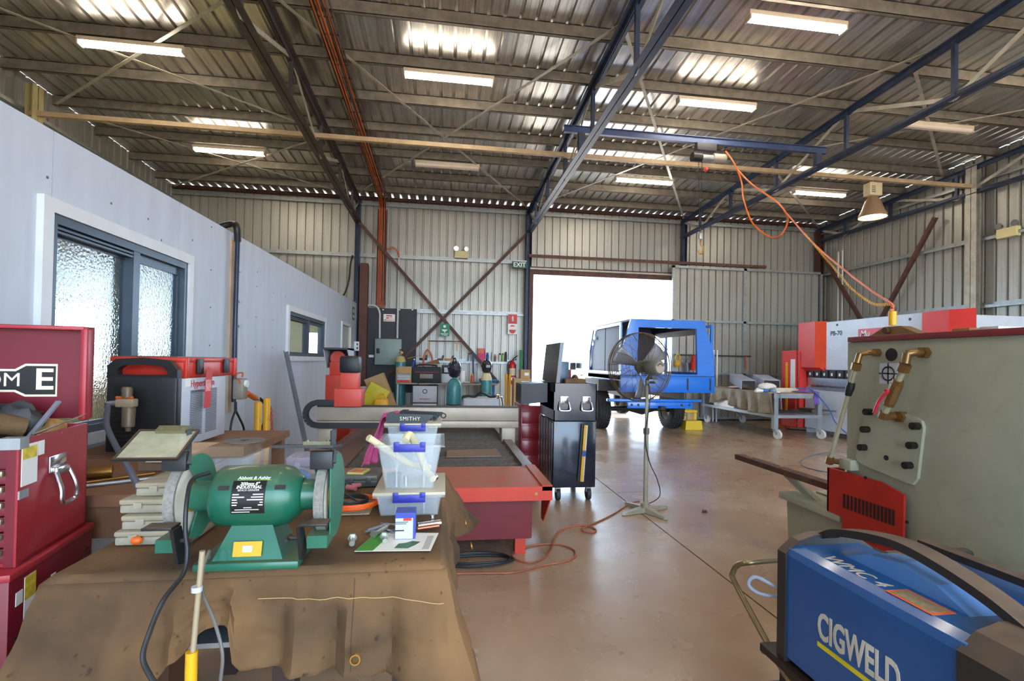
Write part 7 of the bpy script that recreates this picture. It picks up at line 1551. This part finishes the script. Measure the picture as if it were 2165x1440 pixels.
nut(d_, d_+dn*.05, .026, t); MB().tube([d_+dn*.03, d_+dn*.03+Vector((.1, 0, -.01))], .019, 10).build('elbow_pipe', m_fit, t); MB().box(IX-.06, IX+.1, d_.y-.1, d_.y+.0, d_.z-.075, d_.z-.005, .006).build('manifold_block', m_iw, t)
# hydraulic line 2 with ball valve
a = ip(1958, 746); a = Vector((IX, a.y, a.z)); b = at(1918, 748, X=IX-.105); c_ = at(1914, 770, X=IX-.12); d_ = at(1868, 880, X=IX-.105)
nut(a, a+Vector((-.035, 0, 0)), .034, t); MB().tube([a+Vector((-.03, 0, 0)), a+Vector((-.08, 0, 0)), b], .022, 10).build('elbow_pipe', m_fit, t); MB().tube([b, c_], .0225, 10).build('elbow_pipe', m_fit, t)
dn = (d_-c_).normalized(); L_ = (d_-c_).length
nut(c_, c_+dn*.045, .034, t); MB().tube([c_, d_], .0185, 12).build('hydraulic_pipe', m_pipe2, t)
for f0, f1 in ((.30, .42), (.66, .78), (.92, 1.04)): nut(c_+dn*L_*f0, c_+dn*L_*f1, .03, t)
vb = c_+dn*L_*.55; MB().tube([vb-dn*.06, vb+dn*.06], .032, 8).build('ball_valve', m_fit, t)
lv = MB().tube(spline([vb+Vector((-.05, 0, .02)), at(1877, 828, X=IX-.16), at(1860, 845, X=IX-.17), at(1848, 873, X=IX-.17)], 5), .009, 8).build('valve_lever', mat('lever_red', (186, 30, 50), .4), t)
MB().cyl(d_, d_+Vector((.105, 0, 0)), .024).build('end_boss', m_fit, t); nut(Vector((IX-.04, d_.y-.03, d_.z)), Vector((IX, d_.y-.03, d_.z)), .036, t)
# lifting wedge and clamp on top
w0, w1 = at(1835, 708, X=IX+.15), at(1965, 702, X=IX+.15)
lw = MB().prism([(w0.y, 1.657), (w1.y, 1.657), (w1.y+.06, 1.672), ((w0.y+w1.y)/2-.05, 1.72), ((w0.y+w1.y)/2+.06, 1.72), (w0.y-.06, 1.672)], 'x', IX+.12, IX+.2).build('lifting_lug', m_fit, t)
cc = Vector((IX+.16, at(1887, 680, X=IX+.16).y, 1.73)); MB().cyl(cc, cc+Vector((0, 0, .09)), .022).build('yellow_clamp', m_yel, t); MB().cyl((IX+.1, cc.y, 1.695), (IX+.22, cc.y, 1.695), .02).build('lug_pin', m_rust, t)
# support arm reaching back
MB().bar((2.76, 2.9, .60), (2.76, 4.28, .60), .09, .045).build('support_arm', m_rust, t)
for y_ in (4.1, 3.7): MB().ball((2.76, y_, .626), .02, 10, (1, 1, .4)).build('arm_bolt', m_brass, t)
MB().bar((2.80, 3.7, .585), (2.80, 3.05, .3), .05, .05).build('arm_strut', m_iw, t)
# low grey feed cabinet at its far end
ct = thing('swarf_cabinet', 'low olive grey steel cabinet at the far end of the ironworker', 'cabinet', (3.0, 3.3, 0))
tap(MB(), 2.72, 3.20, 3.02, 3.58, 0, .40, .95).build('cabinet_body', m_iw, ct); MB().box(2.68, 3.24, 3.01, 3.62, .40, .45, .004).build('cabinet_top', m_iw, ct); MB().box(2.95, 3.05, 3.1, 3.55, .45, .465).build('top_strip', m_iw, ct)
# loose bits on the ironworker top
for k, (x_, w_, m_, lb) in enumerate(((2088, .09, m_tim, 'wrapped brown parcel on the ironworker top'), (2150, .09, m_sil, 'shiny steel block on the ironworker top at the picture edge'))):
    q = at(x_, 690, X=IX+.2); one(MB().box(IX+.03, IX+.33, q.y-w_/2, q.y+w_/2, 1.657, 1.674, .003), ['brown_parcel', 'steel_block'][k], m_, lb, ['parcel', 'steel block'][k])

# ================================================================ blue welder on trolley
m_cb_ = mat('welder_blue', (22, 84, 148), .35, .05, .06, 4, coat=.25); m_cbt = mat('welder_top_blue', (86, 136, 196), .4, .05, .05)
t = thing('blue_welder', 'blue welding machine marked CIGWELD with black handle on a trolley', 'welder', (1.52, 1.45, 0))
QX0, QX1, QY0, QY1, QZ0, QZ1 = 1.335, 1.70, 1.10, 1.76, .33, .755
pf = [(QX0, QZ0), (QX1, QZ0), (QX1, QZ1-.03), (QX1-.05, QZ1), (QX0+.05, QZ1), (QX0+.012, QZ1-.012), (QX0, QZ1-.035)]
MB().prism(pf, 'y', QY0, QY1).build('case', m_cb_, t)
def bezel(y0, y1, e): 
    return MB().prism([(QX0-e, QZ0-.02), (QX1+e, QZ0-.02), (QX1+e, QZ1-.02), (QX1-.05, QZ1+e+.01), ((QX0+QX1)/2+.06, QZ1+e+.03), ((QX0+QX1)/2-.06, QZ1+e+.03), (QX0+.05, QZ1+e+.01), (QX0-e, QZ1-.03)], 'y', y0, y1)
m_rub = mat('dusty_black_plastic', (46, 42, 40), .5, 0, .12, 6, dust=.7, dustc=(120, 96, 78))
bezel(QY1-.01, QY1+.035, .008).build('rear_bezel', m_rub, t); fb = bezel(QY0-.14, QY0+.01, .006).build('front_bezel', m_rub, t)
MB().box(QX0+.05, QX0+.14, QY0-.146, QY0-.14, .52, .64).build('red_switch', mat('switch_red', (170, 30, 34), .4), fb)
MB().cyl((QX0+.2, QY0-.165, .55), (QX0+.2, QY0-.14, .55), .03).build('control_knob', m_blk, fb)
# arched carry handle along the top
hx = (QX0+QX1)/2; pts = []
arc = [(QY1+.02, QZ1+.02), (QY1-.06, QZ1+.065), (QY1-.2, QZ1+.10), ((QY0+QY1)/2, QZ1+.115), (QY0+.2, QZ1+.10), (QY0+.06, QZ1+.065), (QY0-.06, QZ1+.015)]
ar = spline([(hx, y, z) for y, z in arc], 5)
mb = MB(); n = len(ar); vs_ = []
for p in ar: vs_ += [(p.x-.035, p.y, p.z-.016), (p.x+.035, p.y, p.z-.016), (p.x+.035, p.y, p.z+.012), (p.x-.035, p.y, p.z+.012)]
fs = [(0, 1, 2, 3), tuple(range(4*n-4, 4*n))[::-1]]
for i in range(n-1):
    for j in range(4): k2 = (j+1) % 4; fs.append((4*i+j, 4*i+4+j, 4*i+4+k2, 4*i+k2))
mb.add(vs_, fs, True).build('carry_handle', m_rub, t)
# raised pale blue hump under the handle
MB().prism([(QY1-.12, QZ1), (QY1-.22, QZ1+.045), ((QY0+QY1)/2, QZ1+.06), (QY0+.2, QZ1+.045), (QY0+.1, QZ1)], 'x', hx-.035, hx+.07).build('top_hump', m_cbt, t)
m_pen = mat('white_pen', (206, 190, 170), .6, 0, .1)
text('WMC 4', .075, m_pen, t, face((QX0+.075, QY1-.24, QZ1+.0005), (0, -1, 0), (1, 0, 0)), .0006, shear=.15)
st = MB().box(QX0+.045, QX0+.125, QY0+.12, QY0+.27, QZ1, QZ1+.0015).build('warning_label', mat('label_orange', (224, 104, 50), .5, 0, .06), t); MB().box(QX0+.055, QX0+.115, QY0+.13, QY0+.26, QZ1+.0015, QZ1+.002).build('label_text', mat('label_tan', (150, 130, 96), .5, 0, .3, 60), st)
tz = at(1812, 1375, X=QX0)
cw = text('CIGWELD', .128, mat('decal_pale', (206, 202, 184), .4), t, face((QX0-.0012, at(1729, 1325, X=QX0).y, .535), (0, -1, 0), (0, 0, 1)), .001, 'LEFT', bold=.003, xs=.56)
MB().box(QX0-.0015, QX0, QY0+.06, at(1729, 1325, X=QX0).y, .462, .478).build('yellow_stripe', mat('stripe_yellow', (226, 206, 30), .4), t)
MB().box(QX0-.0025, QX0-.0015, QY0+.12, QY0+.25, .466, .474).build('stripe_print', m_lb, t)
# trolley
m_bar = mat('plated_tube', (150, 136, 104), .3, .7, .15)
MB().box(QX0-.02, QX1+.02, QY0-.1, QY1+.12, QZ0-.05, QZ0-.02).build('trolley_deck', m_tst, t)
MB().tube(spline([(QX0+.08, QY1+.12, QZ0-.04), (QX0+.08, QY1+.24, .2), ], 2)+[], .014, 8).build('trolley_brace', m_bar, t)
hp_ = [at(1720, 1500, X=QX0-.03), at(1660, 1425, X=QX0+.0), at(1555, 1235, X=QX0+.08), at(1550, 1210, X=QX0+.09), at(1560, 1195, X=QX0+.1), at(1580, 1190, X=QX0+.12), at(1650, 1184, X=QX0+.33)]
MB().tube(spline(hp_, 5), .013, 10).build('trolley_handle', m_bar, t)
for x_ in (QX0-.0, QX1-.04): 
    for y_ in (QY0, QY1+.02): MB().cyl((x_, y_, .1), (x_+.045, y_, .1), .1).build('trolley_wheel', m_dk, t); MB().box(x_+.01, x_+.035, y_-.02, y_+.02, .1, QZ0-.05).build('wheel_strut', m_tst, t)
one(MB().tube(spline([(QX0+.03, QY1+.05, .55), (QX0-.04, QY1+.12, .58), (QX0-.06, QY1+.14, .54), (QX0-.02, QY1+.12, .51), (QX0+.05, QY1+.06, .52)], 6), .007, 8), 'pale_cable', mat('pale_blue_cable', (150, 160, 180), .4), 'short pale blue cable loop at the back of the blue welder', 'cable')
one(MB().tube(loop((QX0-.05, QY1+.14, .012), .13, 44, .04, 1, 1), .016, 8), 'welder_lead', m_hose, 'coil of black lead on the floor behind the blue welder', 'cable')
# second welder at the right edge
p = at(2112, 1268, Y=1.55)
t = thing('small_blue_welder', 'second blue welder with black top cut off by the right picture edge', 'welder', (p.x+.2, 1.6, 0))
MB().box(p.x+.02, p.x+.42, 1.5, 2.0, .12, p.z-.03, .02).build('case', m_cb_, t); MB().box(p.x, p.x+.44, 1.46, 1.52, .1, p.z, .02).build('front_bezel', m_rub, t); MB().box(p.x, p.x+.44, 1.98, 2.04, .1, p.z, .02).build('rear_bezel', m_rub, t)
MB().bar((p.x+.2, 1.48, p.z+.03), (p.x+.2, 2.02, p.z+.03), .06, .03).build('carry_handle', m_rub, t)
for x_ in (p.x+.08, p.x+.36):
    for y_ in (1.55, 1.95): MB().cyl((x_-.02, y_, .06), (x_+.02, y_, .06), .06).build('trolley_wheel', m_dk, t)
# ================================================================ ceiling lamps
m_on = mat('lamp_diffuser_on', (255, 243, 222), .4, 0, 0, emit=24); m_off = mat('lamp_diffuser_off', (226, 208, 190), .4, 0, .03)
def batten(xc, yc, on, label):
    zc_ = roof_z(yc)-.158; t = thing('fluorescent_batten', label, 'ceiling light', (xc, yc, zc_), group='fluorescent battens under the purlins', world=False)
    MB().box(-.64, .64, -.06, .06, -.06, -.005, .006).build('lamp_housing', m_lampbox, t)
    MB().prism([(-.055, -.06), (.055, -.06), (.05, -.095), (.03, -.11), (-.03, -.11), (-.05, -.095)], 'x', -.62, .62).build('lamp_diffuser', m_on if on else m_off, t)
    for x_ in (-.635, .615): MB().box(x_, x_+.02, -.06, .06, -.112, -.055, .004).build('end_cap', m_lampbox, t)
    for x_ in (-.4, .4): MB().box(x_-.01, x_+.01, -.02, .02, -.006, .0).build('lamp_bracket', m_galv, t)
for xc, yc, on, lb in ((-4.12, 7.04, 1, 'lit fluorescent batten nearest on the left, above the front of the office'), (-4.1, 9.96, 1, 'lit fluorescent batten farther back on the left, above the office'), (.0, 7.04, 1, 'lit fluorescent batten nearest the cable tray'), (.0, 9.93, 0, 'unlit fluorescent batten behind the beige tube'),
                       (4.1, 5.32, 1, 'brightest fluorescent batten at the top right of the roof'), (4.1, 7.06, 1, 'lit fluorescent batten above the chain hoist beam'), (4.15, 9.96, 1, 'lit fluorescent batten over the bright doorway'), (8.08, 7.11, 0, 'dull fluorescent batten between the two right hand trusses'), (8.28, 9.96, 1, 'small lit fluorescent batten beyond the bell shaped lamp'), (8.2, 5.1, 1, 'lit fluorescent batten cut by the top right edge'), (.0, 2.4, 1, 'added unseen fluorescent batten above the foreground table for extra light'), (4.1, 2.4, 1, 'added unseen fluorescent batten above the ironworker to brighten it'), (.0, -.5, 1, 'added unseen fill batten behind the viewer on the left'), (4.1, -.5, 1, 'added unseen fill batten behind the viewer on the right'), (8.2, 2.4, 1, 'added unseen fill batten overhead near the right wall')):  # last five battens are out of view, added to brighten the near part
    batten(xc, yc, on, lb)
# high bay lamp
q = at(1845, 430, Y=8.25); t = thing('high_bay_lamp', 'bell shaped high bay lamp hanging from the beige tube', 'pendant lamp', (q.x, 8.25, 4.5))
zt_, zb_ = at(1845, 415, Y=8.25).z, at(1845, 460, Y=8.25).z
MB().box(q.x-.13, q.x+.13, 8.17, 8.33, zt_, at(1845, 388, Y=8.25).z, .01).build('ballast_box', mat('ballast_cream', (206, 188, 150), .5, 0, .06), t)
for k in range(4): MB().box(q.x-.1, q.x-.02, 8.164, 8.17, zt_+.05+k*.035, zt_+.06+k*.035).build('ballast_vent', m_blk, t)
MB().cyl((q.x, 8.25, at(1845, 388, Y=8.25).z), (q.x, 8.25, 5.0), .015).build('hanger', m_galv, t)
sh = MB().lathe([(.06, zt_), (.075, zt_-.03), (.12, zt_-.08), (.19, zb_+.12), (.225, zb_+.06), (.235, zb_), (.228, zb_), (.218, zb_+.06), (.18, zb_+.11), (.11, zt_-.085), (.06, zt_-.04)], (q.x, 8.25, 0), n=32).build('lamp_shade', mat('shade_bronze', (170, 136, 104), .4, .3, .08), t)
MB().lathe([(0, zb_+.03), (.12, zb_+.028), (.215, zb_+.035)], (q.x, 8.25, 0), n=32).build('lamp_lens', mat('lens_lit', (255, 246, 226), .3, 0, 0, emit=12), t)
# hoist on monorail
t = thing('monorail_beam', 'blue steel monorail beam spanning between the two middle trusses', 'beam', (4, 7.5, 5.1))
m_mb = mat('monorail_blue', (60, 74, 110), .4, .2, .15, wear=.2)
MB().box(1.8, 6.35, 7.47, 7.53, 5.165, 5.175).build('top_flange', m_mb, t); MB().box(1.8, 6.35, 7.47, 7.53, 5.065, 5.075).build('bottom_flange', m_mb, t); MB().box(1.8, 6.35, 7.496, 7.504, 5.075, 5.165).build('web', m_mb, t)
for x_ in (2.08, 6.2): MB().box(x_-.05, x_+.05, 7.46, 7.54, 4.78, 5.065).build('hanger_bracket', m_blue_st, t)
hx = 4.2; t = thing('electric_hoist', 'grey electric wire hoist hanging from the blue monorail beam', 'hoist', (hx, 7.5, 4.9))
MB().box(hx-.2, hx+.14, 7.44, 7.56, 4.94, 5.06, .01).build('trolley_plate', m_dk, t)
MB().tube([(hx-.26, 7.5, 4.84), (hx-.1, 7.5, 4.84)], .075, 16).build('gear_case', m_blk, t); MB().tube([(hx-.1, 7.5, 4.84), (hx+.1, 7.5, 4.84)], .05, 16).build('rope_drum', m_galv, t); MB().tube([(hx+.1, 7.5, 4.85), (hx+.32, 7.5, 4.85)], .07, 16).build('hoist_motor', mat('motor_pale', (176, 166, 150), .4, .4, .1), t)
xk = at(1482, 500, Y=7.5).x
for dx in (-.06, .0): MB().tube([(xk+dx, 7.5, 4.8), (xk+dx*.3, 7.5, 3.56)], .005, 6).build('wire_rope', m_blk, t)
MB().box(xk-.035, xk+.03, 7.48, 7.52, 3.5, 3.6, .008).build('pulley_block', m_galv, t)
MB().tube(spline([(xk, 7.5, 3.5), (xk, 7.5, 3.42), (xk+.04, 7.5, 3.36), (xk+.03, 7.5, 3.28), (xk-.02, 7.5, 3.27), (xk-.04, 7.5, 3.32)], 5), .014, 8).build('hook', m_brass, t)
MB().cyl((xk+.05, 7.5, 4.66), (xk+.09, 7.5, 4.64), .035).build('red_tag', m_sr, t)
# orange lead from the hoist to the ironworker
A = lambda x_, y_, Y: at(x_, y_, Y=Y)
one(MB().tube(spline([(hx+.3, 7.45, 4.95), A(1552, 345, 7.3), A(1568, 385, 7.2), A(1572, 420, 7.0), A(1590, 470, 6.8), A(1625, 500, 6.6), A(1650, 498, 6.4), A(1665, 470, 6.3), A(1660, 448, 6.2), A(1640, 425, 6.5), A(1590, 390, 6.9), A(1560, 360, 7.2)], 8), .012, 8), 'hoist_supply_loop', m_or, 'slack orange supply cable looping below the hoist', 'cable')
one(MB().tube(spline([A(1662, 450, 6.2), A(1720, 515, 5.5), A(1790, 575, 4.7), A(1850, 620, 3.9), A(1884, 642, 3.35), A(1887, 660, 3.33), Vector((IX+.16, at(1887, 680, X=IX+.16).y, 1.83))], 8), .009, 8), 'overhead_orange_lead', mat('salmon_lead', (226, 112, 76), .45, 0, .06), 'taut orange lead running from the roof down to the ironworker top', 'cable')
one(chain(spline([A(1700, 492, 5.6), A(1740, 540, 5.2), A(1775, 580, 4.8), A(1800, 610, 4.5), A(1845, 642, 3.9), A(1885, 644, 3.36), A(1881, 662, 3.36)], 8), m_yel, '', '', '', .03, .0018), 'yellow_chain', m_yel, 'thin yellow and black chain sagging beside the taut orange lead', 'chain')

# conduits on the right wall
for k, x_ in enumerate((1779, 1788)):
    q = at(x_, 600, X=XD-.03); one(MB().tube([(XD-.125, q.y, 0), (XD-.125, q.y, 4.5)], .02, 8), 'wall_conduit', m_cond, ['left one of two pale conduits on the far end of the right wall', 'right one of two pale conduits on the far end of the right wall'][k], 'conduit', 'pale conduits on the right wall')
